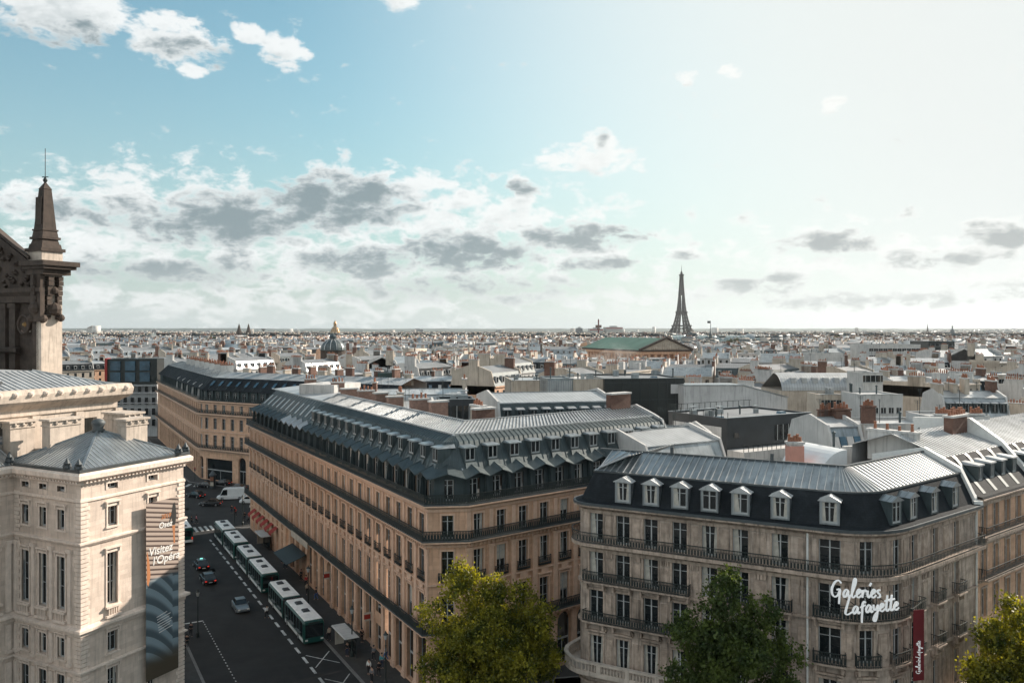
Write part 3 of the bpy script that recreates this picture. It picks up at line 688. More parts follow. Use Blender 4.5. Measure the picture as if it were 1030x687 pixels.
# ============================================================ the grey stone building with the curved corner
def build_c():
    root = empty('corner_building', (0, 0, 0), 0, 'soot-streaked grey stone building with a rounded corner under the white script sign', 'building')
    P0 = (5.6, 76.15); I = (28.4, 63.8); T = (30.7 + D2[0] * 14.3, 65.6 + D2[1] * 14.3)
    back = (P0[0] + D2[0] * 14 * .6 + 1.2, P0[1] + D2[1] * 14 + 2)
    P = Path([back, P0, I, T], {1: 1.6, 2: 5.3}); L = P.L
    # locate places along the path by plan position
    def uof(x, y):
        best = min(((Vector(P.pt(u)[:2]) - Vector((x, y))).length, u) for u in np.arange(0, P.len, .05)); return best[1]
    fl = [uof(7.7 + .88 * s, 75 - .476 * s) for s in (-.05, 2.5, 5.1, 7.7, 10.3, 12.9, 16.1, 19.9)]
    uc2 = uof(28.0, 66.0); arc = [uof(27.35, 65.05), uof(29.9, 65.6)]
    rt = [uof(30.7 + D2[0] * t, 65.6 + D2[1] * t) for t in (2.6, 6.3, 10.2)]
    u1 = P.len; ust = fl[0] - 2.6; a_s = fl[-1] + 1.2; a_e = rt[0] - 1.6
    arc = [a_s + (a_e - a_s) * .28, a_s + (a_e - a_s) * .80]
    bays = fl + arc + rt; side = [fl[0] - 5.2, fl[0] - 8.6]
    wl = MB(); tr = MB(); W = Windows(); rnd = random.Random(8)
    rows = [(0, 7.2, 1.7, .5, 3.6), (7.2, 11.6, 1.3, 7.5, 10.4), (11.6, 15.2, 1.35, 11.85, 14.5), (15.2, 18.7, 1.35, 15.4, 17.95), (18.7, 22.2, 1.3, 18.9, 21.5)]
    for r, (z0, z1, w, za, zb) in enumerate(rows):
        ww = lambda u: w * (.72 if u in rt else (.82 if u in arc else (1.25 if u == fl[-1] else 1.)))
        wall_floor(wl, P, 0, u1, z0, z1, [(u, ww(u), za, zb, False) for u in bays + side], .32)
        for u in bays + side: W.put(P, u, ww(u), za, zb, .3, rnd.choice(['plain', 'plain', 'plain', 'curtain', 'half']) if r != 4 else rnd.choice(['curtain', 'plain', 'half', 'plain']))
        for u in bays:
            surround(tr, P, u, ww(u), za, zb, ['plain', 'arc', 'hood', 'plain', 'plain'][r])
            if r in (2, 3):
                for s_ in (-1, 1): pbox(tr, P, u + s_ * (ww(u) / 2 + .12), .2, .01, .5, z0 - .55, z0 - .04)
    mids = [(a + b) / 2 for a, b in zip(bays, bays[1:])]
    for k, u in enumerate(mids):       # raised panels and carved frieze blocks between bays
        wdt = min(1.0, abs(bays[k + 1] - bays[k]) - 1.9)
        if wdt < .3: continue
        for (za, zb) in ((19.2, 21.3), (15.9, 17.3), (12.2, 14.2), (7.9, 10.2)):
            pbox(tr, P, u, wdt, .004, .06, za, zb); pbox(tr, P, u, wdt * .7, .06, .09, za + .2, zb - .2)
        for j in range(4): pbox(tr, P, u - wdt * .4 + j * wdt * .27, wdt * .2, .004, .12 + .05 * (j % 2), 17.55, 18.0)
    levels_frieze(tr, P, 0, u1, 22.2, .62); levels_frieze(tr, P, 0, u1, 18.7, .85); course(tr, P, 0, u1, .004, .22, 15.0, 15.18); course(tr, P, 0, u1, .004, .22, 11.4, 11.58)
    levels_frieze(tr, P, 0, u1, 7.2, 1.3); course(tr, P, 0, u1, .004, .15, 6.0, 6.2)
    for k in range(14): course(tr, P, ust + .2, u1, .004, .05, .6 + k * .4, .86 + k * .4) if False else None
    wl.build('wall', M['stone_c'], root); tr.build('stone_mouldings', M['stone_c_trim'], root)
    # top balcony right round, two partial ones below, stone balustrade at the bottom
    sl = MB(); course(sl, P, 0, u1, .004, .85, 18.703, 18.84); s = sl.build('balcony', M['stone_c_trim'], root)
    rb = MB(); railing(rb, P, 0, u1, .8, 18.84, .95, .13, .035); rb.build('railing', M['iron'], s)
    for z in (15.2, 11.6):
        for (a, b) in ((fl[0] - 1.0, fl[3] + 1.0), (fl[5] - 1, fl[5] + 1), (fl[6] - 1, fl[6] + 1)) + ((((fl[7] - 1.2, arc[1] + .9),) if z > 14 else ((fl[7] - 1.2, fl[7] + 1.2), (arc[0] - .9, arc[0] + .9), (arc[1] - .9, arc[1] + .9)))) + tuple((t_ - .8, t_ + .8) for t_ in rt):
            sl = MB(); course(sl, P, a, b, .004, .7, z + .003, z + .14); s = sl.build('balcony', M['stone_c_trim'], root)
            rb = MB(); railing(rb, P, a + .02, b - .02, .64, z + .14, .95, .12, .05); rb.build('railing', M['iron'], s)
    bl = MB(); a, b = 6, fl[3] + 2.2; course(bl, P, a, b, .004, 1.5, 7.203, 7.4); course(bl, P, a, b, 1.15, 1.5, 7.4, 7.6); course(bl, P, a, b, 1.12, 1.52, 8.25, 8.42)
    n = int((b - a) / .3)
    for k in range(n):
        u = a + (k + .5) * (b - a) / n
        if k % 9 == 4: pbox(bl, P, u, .42, 1.14, 1.51, 7.4, 8.25)
        else: x, y, _ = P.pt(u, 1.33); bl.lathe(x, y, [(.06, 7.6), (.1, 7.75), (.05, 8.1), (.08, 8.25)], 6, 0, False)
    bl.build('balustrade', M['stone_roof'], root)
    # mansard
    a, b = 0.0, u1
    roof_skin('mansard_roof', P, a, b, [(.5, 22.2), (.45, 22.45), (-.1, 22.5), (-1.3, 25.0)], [M['slate'], M['lead']], root, 50, (2,), 1)
    gt = MB(); course(gt, P, a, b, .35, .66, 22.205, 22.42); course(gt, P, a, b, -1.42, -1.2, 24.97, 25.12); gt.build('gutter', M['lead'], root)
    roof_skin('zinc_roof', P, a + 1, b, [(-1.3, 25.05), (-4.6, 26.6)], [M['zinc'], M['zinc_light']], root, .62, (0,), 1, .08)
    for i, u in enumerate(bays):
        if i in (0,): continue
        if i == len(fl): continue
        dormer(root, P, u if i else u, 1.5 if i < 8 else 1.3, -.0, 22.62, 1.85, 1.6, [M['zinc'] if i < 8 else M['zinc_dark'], M['zinc_light'] if i < 8 else M['zinc']], 'gable', False, ['half', 'curtain', 'curtain', 'half', 'plain'][i % 5])
    W.emit(root, 96)
    I2 = line_x(P0, D3, (30.7, 65.6), D2); P2 = Path([P0, I2, T])
    roof_skin('back_roof', P2, 5, P2.len, [(-4.62, 26.6), (-9.5, 25.2), (-9.6, 12)], [M['zinc_light'], M['zinc_light']], root, .62, (0,), 1, .08)
    mb = MB(); course(mb, P2, 1, P2.len, -4.75, -4.5, 26.58, 26.72)
    for u in (8, 17): pbox(mb, P2, u, .3, -4.7, -4.5, 26.7, 27.3)
    mb.build('ridge_trim', M['lead'], root)
    # rainwater pipes and the party wall coping where the next building begins
    for u in ((fl[6] + fl[7]) / 2 + .25, u1 - .25):
        x, y, _ = P.pt(u, .14); pp = MB(); pp.tube((x, y, 7.5), (x, y, 22.2), .09); pp.build('rainwater_pipe', M['frame_white'], root)
    Q = Path([T, (T[0] - D2[1] * 9.6, T[1] + D2[0] * 9.6)]); pw = MB(); pr = [(-.1, 22.5), (1.3, 25.05), (4.6, 26.6), (9.6, 25.4)]
    for i in range(3):
        (a, za), (b, zb) = pr[i], pr[i + 1]; k = .45
        pw.hexa([Q.pt(max(a, 0), .25, 19), Q.pt(b, .25, 19), Q.pt(b, -.25, 19), Q.pt(max(a, 0), -.25, 19), Q.pt(max(a, 0), .25, za + k), Q.pt(b, .25, zb + k), Q.pt(b, -.25, zb + k), Q.pt(max(a, 0), -.25, za + k)])
    pw.box(T[0] - .45, T[0] + .35, T[1] - .5, T[1] + .4, 22.3, 22.75); pw.build('party_wall', M['frame_white'], root)
    return P, fl, arc, rt, T
PC, FL, ARC, RT, TC = build_c()

def build_c2():
    root = empty('stone_building', (0, 0, 0), 0, 'narrow-bayed stone building right of the white party wall at the photo edge', 'building')
    E = (TC[0] + D2[0] * 34, TC[1] + D2[1] * 34); P = Path([TC, E]); n = 13; bays = [1.6 + k * 2.6 for k in range(n)]
    wl = MB(); tr = MB(); W = Windows(); rnd = random.Random(3)
    for r, (z0, z1, w, za, zb) in enumerate([(0, 7.2, 1.5, .5, 5.6), (7.2, 11.6, 1.0, 7.5, 10.4), (11.6, 15.4, 1.0, 11.85, 14.5), (15.4, 19.1, 1.0, 15.6, 18.2), (19.1, 22.7, 1.0, 19.4, 22.0)]):
        wall_floor(wl, P, 0, P.len, z0, z1, [(u, w, za, zb, False) for u in bays], .32)
        for u in bays: W.put(P, u, w, za, zb, .3, rnd.choice(['plain', 'curtain', 'half', 'plain'])); surround(tr, P, u, w, za, zb, 'plain')
    levels_frieze(tr, P, .3, P.len, 22.8, .6); levels_frieze(tr, P, .3, P.len, 19.2, .8); course(tr, P, .3, P.len, .004, .2, 15.2, 15.4); course(tr, P, .3, P.len, .004, .2, 11.3, 11.5); levels_frieze(tr, P, .3, P.len, 7.2, .7)
    wl.build('wall', M['stone_b'], root); tr.build('stone_mouldings', M['stone_c_trim'], root)
    for z in (19.2, 15.4):
        sl = MB(); course(sl, P, .5, P.len, .004, .8, z + .003, z + .14); s = sl.build('balcony', M['stone_c_trim'], root)
        rb = MB(); railing(rb, P, .5, P.len - .1, .75, z + .14, .95, .13, .045); rb.build('railing', M['iron'], s)
    roof_skin('mansard_roof', P, .3, P.len, [(.5, 22.8), (.4, 23.0), (-.1, 23.05), (-2.9, 26.2)], [M['slate'], M['zinc']], root, 50, (2,), 1)
    roof_skin('zinc_roof', P, .3, P.len, [(-2.9, 26.22), (-8, 27.9), (-12, 26.5), (-12.1, 16)], [M['zinc_light'], M['zinc_light']], root, .62, (0, 1), 1, .08)
    for u in [3.2, 5.8, 8.4, 11.0, 14.6, 17.2, 19.8, 22.4, 26, 29]: dormer(root, P, u, 1.1, -.9, 23.9, 1.5, 1.9, [M['zinc_dark'], M['zinc_light']], 'flat', False)
    for u in [3.2, 5.8, 8.4, 11.0, 14.6, 17.2, 19.8]:
        q = pq(P, u - 1.3); mb = MB(); mb.hexa([q(-.1, -.1, 23.1), q(.5, -.1, 23.1), q(.5, -.3, 23.1), q(-.1, -.3, 23.1), q(-.1, -2.6, 25.95), q(.5, -2.6, 25.95), q(.5, -2.9, 26.2), q(-.1, -2.9, 26.2)]); mb.build('roof_fin', M['zinc_dark'], root)
    W.emit(root, 60)
    Q = Path([P.pt(13.4)[:2], P.pt(13.4, -12)[:2]]); pw = MB(); pr = [(0, 23.3), (2.9, 26.5), (6, 28.6), (12, 28.2)]
    for i in range(3):
        (a, za), (b, zb) = pr[i], pr[i + 1]
        pw.hexa([Q.pt(a, .3, 19), Q.pt(b, .3, 19), Q.pt(b, -.3, 19), Q.pt(a, -.3, 19), Q.pt(a, .3, za + .2), Q.pt(b, .3, zb + .2), Q.pt(b, -.3, zb + .2), Q.pt(a, -.3, za + .2)])
    pw.build('party_wall', M['frame_white'], root)
    chimney(root, P.pt(11.2, -6.6), P.ang(1), 3.4, .9, 26.6, 29.0, [M['brick'], M['plaster']], 6)
    chimney(root, P.pt(2.0, -8.6), P.ang(1) + pi / 2, 5, .7, 25, 27.9, [M['plaster'], M['plaster']], 4)
    return P
PC2 = build_c2()

# ============================================================ opera house on the left
K_ = Vector((-39.7, 76.0)); U4 = Vector((.425, .905)); U5 = Vector((-.889, .457))
def build_d():
    root = empty('opera_house', (0, 0, 0), 0, 'ornate cream stone opera house with zinc roofs and a dark obelisk on its gable', 'opera house')
    Rr = K_ + U5 * 9.97; Lp = K_ + U4 * 12.0; W0 = Rr - U4 * 30; Z1 = Lp + U5 * 24
    P = Path([tuple(W0), tuple(Rr), tuple(K_), tuple(Lp), tuple(Z1)]); uR, uK, uL = P.L[1], P.L[2], P.L[3]
    lb = [uR + 1.75, uR + 4.45, uR + 7.15]; rb_ = [uK + 3.35, uK + 8.05]; wb = [uR - 2.2 - 3.0 * k for k in range(5)]; bb = [uL + 3 + 4 * k for k in range(4)]
    wl = MB(); tr = MB(); W = Windows()
    allb = wb + lb + rb_ + bb
    rows = [(0, 6.6, 1.15, 1.2, 5.9, 'opera'), (6.6, 10.3, 1.1, 7.35, 9.35, 'opera'), (10.3, 18.5, 1.2, 11.9, 16.9, 'opera'), (18.5, 22.4, 1.05, 19.4, 21.3, 'opera'), (22.4, 24.3, 1.15, 22.95, 23.5, 'plain')]
    for (z0, z1, w, za, zb, st) in rows:
        wall_floor(wl, P, 0, P.len, z0, z1, [(u, w, za, zb, False) for u in allb], .42)
        for u in allb:
            W.put(P, u, w, za, zb, .4, 'plain' if u < uK else ('plain' if zb - za < 3 else 'curtain'))
            if u in rb_[1:] and z0 < 17: continue
            surround(tr, P, u, w, za, zb, st)
            if z0 == 10.3:
                pbox(tr, P, u, w + .5, .01, .35, 10.75, 11.0); pbox(tr, P, u, w + .5, .01, .35, 11.65, 11.85)
                for k in range(5): pbox(tr, P, u - .5 + k * .25, .1, .1, .26, 11.0, 11.65)
    # engaged half columns between the left windows
    for u in [uR + .4, uR + 3.1, uR + 5.8, uR + 8.5] + [b + 1.5 for b in wb]:
        pbox(tr, P, u, .45, .004, .22, 10.9, 17.4); pbox(tr, P, u, .6, .004, .32, 17.4, 17.75); pbox(tr, P, u, .6, .004, .3, 6.9, 7.2); pbox(tr, P, u, .45, .004, .2, 7.2, 9.6); pbox(tr, P, u, .5, .004, .22, 1, 6)
    # quoins
    for (uq, s_) in ((uK, -1), (uK, 1), (uL, -1), (uR, 1)):
        for k in range(58):
            z = .2 + k * .40
            if z > 22.2: break
            w = .95 if k % 2 else .75; a, b = (uq, uq + w) if s_ > 0 else (uq - w, uq)
            course(tr, P, a + .002 if s_ > 0 else a, b if s_ > 0 else b - .002, .004, .09, z, z + .32)
    # string courses and main cornice
    sweep(tr, P, 0, P.len, [(.003, 9.75), (.15, 9.8), (.2, 10.1), (.5, 10.25), (.5, 10.5), (.12, 10.62), (.003, 10.7)], 0)
    sweep(tr, P, 0, P.len, [(.003, 18.0), (.12, 18.05), (.3, 18.3), (.3, 18.45), (.003, 18.5)], 0); sweep(tr, P, 0, P.len, [(.003, 6.3), (.3, 6.45), (.3, 6.6), (.003, 6.65)], 0)
    sweep(tr, P, 0, P.len, [(.003, 22.1), (.15, 22.2), (.15, 22.4), (.003, 22.45)], 0)
    sweep(tr, P, 0, P.len, [(.003, 23.75), (.15, 23.8), (.15, 24.05), (.55, 24.2), (.7, 24.35), (.72, 24.75), (.5, 24.95), (-.1, 24.96), (-.1, 24.3)], 0)
    dentils(tr, P, 0, P.len, 24.18, .15, .42, .42, .2, .22)
    wl.build('wall', M['stone_d'], root); tr.build('stone_mouldings', M['stone_d_trim'], root); W.emit(root, 60)
    # pavilion roof: hipped zinc
    z0 = 25.0; e = .35
    C = [K_ - U4 * e - U5 * e, Lp + U4 * e - U5 * e, Lp + U4 * e + U5 * 11.5, K_ - U4 * e + U5 * 11.5]
    apx = K_ + U4 * 6 + U5 * 5.6; rf = MB(); base = [(c.x, c.y, z0) for c in C]; top = (apx.x, apx.y, 28.0)
    for i in range(4): rf.add([base[i], base[(i + 1) % 4], top], [(0, 1, 2)], 0)
    for (i, ax) in ((3, U5), (0, U4)):    # seams on the two faces towards the camera
        a, b = Vector(base[i]), Vector(base[(i + 1) % 4]); t3 = Vector(top); n = 26
        for k in range(1, n):
            p = a.lerp(b, k / n); f = 1 - abs((k / n) - ((t3 - a).dot(b - a) / (b - a).length_squared)) / max(.01, ((t3 - a).dot(b - a) / (b - a).length_squared) if k / n < ((t3 - a).dot(b - a) / (b - a).length_squared) else 1 - ((t3 - a).dot(b - a) / (b - a).length_squared))
            m_ = a + (b - a) * ((t3 - a).dot(b - a) / (b - a).length_squared); up = t3 - m_; q = p + up * f; rf.bar(p + Vector((0, 0, .03)), q + Vector((0, 0, .03)), .05, .05, 1)
    for i in range(4): rf.bar(Vector(base[i]) + Vector((0, 0, .05)), Vector(top) + Vector((0, 0, .05)), .22, .12, 0)
    rf.build('pavilion_roof', [M['zinc'], M['zinc_light']], root)
    gt = MB(); sweep(gt, P, uR, P.len, [(-.1, 24.97), (.45, 24.98), (.5, 25.25), (.3, 25.3), (-.1, 25.0)], 0); 
    gt.build('gutter', M['lead'], root)
    # leafy ornaments on the gutter and a finial urn at the apex
    for (p) in [K_ - U4 * .3 - U5 * .1, K_ + U5 * 1.4 - U4 * .4, Lp + U4 * .3, K_ + U4 * 11.0 - U5 * .4] + [Rr - U4 * .5]:
        ac = MB(); ac.lathe(p.x, p.y, [(.2, 25.2), (.3, 25.4), (.16, 25.6), (.3, 25.8), (.1, 26.15), (.02, 26.3)], 7)
        for s_ in (-1, 1): ac.lathe(p.x + .28 * s_, p.y, [(.12, 25.2), (.17, 25.5), (.05, 25.8)], 6)
        ac.build('roof_ornament', M['lead'], root)
    fn = MB(); fn.lathe(apx.x, apx.y, [(.55, 27.7), (.65, 27.95), (.5, 28.1), (.62, 28.5), (.7, 28.7), (.5, 28.95), (.15, 29.1)], 12); fn.build('finial', M['lead'], root, smooth=True)
    # wing roof beyond the re-entrant corner
    wr = MB(); Q = Path([tuple(W0), tuple(Rr)]); sweep(wr, Q, 0, 30.2, [(.3, 25.0), (-5, 27.6), (-10, 27.6)], 0, False); seams(wr, Q, 0, 30, .3, 25.0, -5, 27.6, .6, .05, .06, 1)
    wr.build('wing_roof', [M['zinc'], M['zinc_light']], root)
    # carved chimney blocks rising behind the pavilion roof
    for (p, L, Wd, z1) in ((K_ + U5 * 8.8 + U4 * 4.2, 1.2, 3.4, 29.2), (K_ + U5 * 3.9 + U4 * 8.8, 1.3, 2.6, 29.0), (K_ + U5 * 12.4 + U4 * 2.0, 1.2, 2.6, 29.0), (K_ + U5 * 7.6 + U4 * 10.6, 3.2, 2.2, 29.3)):
        mb = MB(); mb.M = Matrix.Translation((p.x, p.y, 0)) @ Matrix.Rotation(atan2(U4.y, U4.x), 4, 'Z'); l, w = Wd / 2, L / 2
        mb.box(-l, l, -w, w, 24.5, z1 - .75); mb.box(-l - .1, l + .1, -w - .1, w + .1, z1 - .75, z1 - .6); mb.box(-l - .03, l + .03, -w - .03, w + .03, z1 - .6, z1 - .2); mb.box(-l - .22, l + .22, -w - .22, w + .22, z1 - .2, z1)
        for k in (-.5, 0, .5):
            mb.lathe(l * k * 1.3, -w - .08, [(.12, z1 - .58), (.2, z1 - .42), (.1, z1 - .24)], 6)
        mb.build('chimney', M['stone_roof'], root)
    # upper body with the rosette gutter and broad zinc hip
    Mc = Vector((-44.2, 95.0)); a0 = Mc - U4 * 34; b0 = Mc + U5 * 22
    Q = Path([tuple(a0), tuple(Mc), tuple(b0)]); um = Q.L[1]; ub = MB()
    wall_floor(ub, Q, 0, Q.len, 20, 30.3, [(um - 3.2 - 5.0 * k, 1.6, 26.6, 28.4, False) for k in range(5)], .3, -1.0)
    sweep(ub, Q, 0, Q.len, [(-1.0, 29.2), (-.8, 29.3), (-.8, 29.9), (-.3, 30.3), (.05, 30.5), (.35, 30.8), (.45, 31.5), (.25, 32.0), (-.1, 32.05), (-.6, 31.6)], 0)
    for k in range(6): pbox(ub, Q, um - .6 - 5 * k - .001, .9, -1.0, -.72, 20, 29.2)
    sweep(ub, Q, 0, Q.len, [(-1, 25.1), (-.7, 25.2), (-.7, 25.5), (-1, 25.6)], 0)
    ub.build('upper_wall', M['stone_roof'], root)
    for k in range(20):
        u = um - .9 - k * 1.62
        for (uu) in ((u,) if u > 1 else ()):
            x, y, _ = Q.pt(uu, .42); n = Q.n[Q.seg(uu)]
            ro = MB()
            for j, (r_, d_) in enumerate(((.34, .0), (.26, .12), (.12, .22))): ro.tube((x, y, 31.55), (x + n.x * (.1 + d_), y + n.y * (.1 + d_), 31.55), r_, r_ * .8, 8)
            ro.build('rosette', M['stone_d_trim'], root)
    ur = MB(); h0 = 31.6; hi = Mc + U5 * 7 - U4 * 7; hj = hi - U4 * 30
    c = [Vector((a0.x, a0.y, h0)), Vector((Mc.x, Mc.y, h0)), Vector((b0.x, b0.y, h0)), Vector((hi.x, hi.y, 33.6)), Vector((hj.x, hj.y, 33.6))]
    bk = b0 - U4 * 40; hk = hi + U5 * 30
    ur.add([tuple(c[0]), tuple(c[1]), tuple(c[3]), tuple(c[4])], [(0, 1, 2, 3)]); hz_ = (hk.x, hk.y, 33.6)
    ur.add([tuple(c[1]), tuple(c[2]), hz_, tuple(c[3])], [(0, 1, 2, 3)]); l2 = hj + U5 * 30; ur.add([tuple(c[3]), hz_, (l2.x, l2.y, 33.6), tuple(c[4])], [(0, 1, 2, 3)])
    for k in range(52):
        p = c[1].lerp(c[0], k / 52); q = p + (c[4] - c[0]) * min(1, .0 + (k / 52 * 34) / 7 * 1.0) if k / 52 * 34 < 7 else p + (c[4] - c[0] - (c[4] - c[0]).dot(Vector((U4.x, U4.y, 0))) * Vector((U4.x, U4.y, 0)))
        d_ = c[3] - c[1]; nrm = d_ - d_.dot(Vector((U4.x, U4.y, 0))) * Vector((U4.x, U4.y, 0)); f = min(1, (k / 52 * 34) / 7)
        ur.bar(p + Vector((0, 0, .04)), p + nrm * f + Vector((0, 0, .04)), .06, .07, 1)
    ur.bar(c[1] + Vector((0, 0, .06)), c[3] + Vector((0, 0, .06)), .25, .14, 0)
    hp = c[1].lerp(c[0], .42) + Vector((-.905, .425, 0)) * 3.6 + Vector((0, 0, .98))
    ur.build('upper_roof', [M['zinc_light'], M['zinc']], root)
    sk = MB(); sk.bar(hp - Vector((U4.x, U4.y, 0)) * 1.6 + Vector((0, 0, .12)), hp + Vector((U4.x, U4.y, 0)) * 1.6 + Vector((0, 0, .12)), 1.0, .3); sk.build('skylight', M['lead'], root)
    # great gable with its obelisk
    ob = 'stone_dark'; T0 = Vector((-59.9, 105.0)); tw = MB()
    X5 = T0 + U5 * 40; Q = Path([tuple(X5), tuple(T0), tuple(T0 + U4 * 2.9)]); ut = Q.L[1]
    tw.M = None
    wall_floor(tw, Q, 0, ut, 24, 42, [(ut - 3.55, 1.9, 37.9, 39.8, True)], .5, -.6); wall_floor(tw, Q, 0, ut, 42, 46.2, [], .3, -.9)
    for k in (1.2, 6.1, 8.2, 13): pbox(tw, Q, ut - k, 1.3, -.6, .0, 30, 41.6); pbox(tw, Q, ut - k, 1.6, -.6, .15, 41.0, 41.6)
    sweep(tw, Q, 0, ut - .02, [(-.6, 41.6), (.15, 41.7), (.2, 42.5), (.65, 43.0), (.7, 43.5), (-.9, 43.6)], 0)
    sweep(tw, Q, 0, ut - 4.6, [(-.6, 35.0), (.9, 35.3), (1.0, 35.8), (-.6, 35.9)], 0)
    # medallion ring in the wall
    q = pq(Q, ut - 3.55); ring = MB()
    for k in range(20):
        a, b = 2 * pi * k / 20, 2 * pi * (k + 1) / 20; ring.tube(q(1.15 * cos(a), .05, 38.85 + 1.15 * sin(a)), q(1.15 * cos(b), .05, 38.85 + 1.15 * sin(b)), .17, None, 6)
    ring.tube(q(0, -.45, 38.85), q(0, -.1, 38.85), 1.05, 1.0, 16, 0); ring.tube(q(0, -.1, 38.85), q(0, .15, 38.85), .35, .2, 8, 1); ring.build('medallion', [M[ob], M['gold']], root)
    # raking cornice climbing to the left
    zr = 46.6; sl = .55
    for (d0, d1_, o1, z_) in ((.0, .7, .9, 0), (.7, 1.15, .5, -.45), (1.15, 1.5, .2, -.8)):
        a = Q.pt(ut - 2.2, o1, 0); b = Q.pt(ut - 14, o1, 0); a2 = Q.pt(ut - 2.2, -1.5, 0); b2 = Q.pt(ut - 14, -1.5, 0); za = zr + 1.0 - d0; zb = za + 11.8 * sl
        tw.hexa([(b[0], b[1], zb - .45), (a[0], a[1], za - .45), (a2[0], a2[1], za - .45), (b2[0], b2[1], zb - .45), (b[0], b[1], zb), (a[0], a[1], za), (a2[0], a2[1], za), (b2[0], b2[1], zb)])
    a = Q.pt(ut - 2.0, -.7, 0); b = Q.pt(ut - 14, -.7, 0); tw.add([(a[0], a[1], 43), (a[0], a[1], zr + .3), (b[0], b[1], zr + .3 + 12 * sl), (b[0], b[1], 43)], [(0, 3, 2, 1)])
    # carved relief in the gable: scrolls and swags
    rnd = random.Random(5)
    for k in range(46):
        uu = ut - 2.8 - rnd.random() * 9; zz = 43.9 + rnd.random() * min(5, (ut - 2 - uu) * .5 + 1.6); x, y, _ = Q.pt(uu, -.55); 
        tw.lathe(x, y, [(.12, zz - .25), (.32 + .2 * rnd.random(), zz), (.14, zz + .3)], 6)
    tw.build('gable_wall', M[ob], root)  # shade on this front is put into the dark stone colour
    # buttress: pier with its sunlight put into paler stone, carved bracket, cornice block
    pr = MB(); tq = lambda a, b, z: ((T0 + U5 * a + U4 * b).x, (T0 + U5 * a + U4 * b).y, z)
    def tb(mb, a0, a1, b0, b1, z0, z1, ta=0., mat=0):
        mb.hexa([tq(a1, b0, z0), tq(a0, b0, z0), tq(a0, b1, z0), tq(a1, b1, z0), tq(a1 - ta, b0 + ta, z1), tq(a0 + ta, b0 + ta, z1), tq(a0 + ta, b1 - ta, z1), tq(a1 - ta, b1 - ta, z1)], mat)
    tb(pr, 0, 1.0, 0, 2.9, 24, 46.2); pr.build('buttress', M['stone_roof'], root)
    cb = MB()
    tb(cb, -1.8, 2.6, -.9, 3.7, 45.9, 46.3); tb(cb, -2.1, 2.8, -1.2, 4.0, 46.3, 46.9); tb(cb, -1.2, 2.4, -.6, 3.3, 45.2, 45.9)
    tb(cb, -.55, 1.5, -.5, .1, 39.2, 45.2); 
    for k in range(9):      # scrolled consoles under the cornice on two faces
        z = 45.0 - k * .62; o = .95 - .085 * k + .12 * (k % 2); tb(cb, -o * .9, .05, .45, 1.15, z - .55, z); tb(cb, -o * .9, .05, 1.85, 2.5, z - .55, z); tb(cb, .2, .85, -o, .05, z - .55, z)
    for (a, b, z, r_) in ((-.5, 1.5, 40.8, .85), (.5, -.5, 40.9, .8), (-.3, .0, 39.6, .6), (1.4, -.4, 39.6, .55), (-.45, 2.4, 39.7, .5), (.6, -.5, 43.3, .5), (-.6, 1.4, 43.2, .5)):
        x, y, _ = tq(a, b, 0); cb.lathe(x, y, [(.1, z - r_), (r_ * .8, z - r_ * .6), (r_, z), (r_ * .75, z + r_ * .6), (.1, z + r_)], 9)
    cb.build('carved_bracket', M[ob], root)
    pd = MB(); tb(pd, -.25, 2.65, -.1, 2.8, 46.9, 48.2); pd.build('pedestal', M['stone_roof'], root)
    po = MB(); tb(po, -.5, 2.9, -.35, 3.05, 48.2, 48.6); tb(po, -.2, 2.6, -.05, 2.75, 48.6, 49.2, .1); tb(po, .0, 2.4, .15, 2.55, 49.2, 49.8, .15); tb(po, -.1, 2.5, .05, 2.65, 49.8, 50.1)
    tb(po, .1, 2.3, .25, 2.45, 50.1, 51.0, .12); tb(po, .25, 2.15, .4, 2.3, 51.0, 56.3, .42); tb(po, .1, 2.3, .25, 2.45, 50.9, 51.1)
    for (a0, a1, b0, b1) in ((.55, 1.85, .36, .5),): tb(po, a0, a1, b0, b1, 51.6, 55.2, .1)
    tb(po, .62, 1.78, .77, 1.93, 56.3, 57.2, .5)
    po.build('obelisk', M[ob], root)
    x, y, _ = tq(1.2, 1.35, 0); fi = MB(); fi.lathe(x, y, [(.12, 57.1), (.3, 57.5), (.12, 57.8), (.05, 58), (.04, 61.6)], 7); fi.tube((x - .4, y, 57.9), (x + .4, y, 57.9), .06); fi.build('finial', M['iron'], root)
    return P, uK, rb_
PD, UK, DRB = build_d()

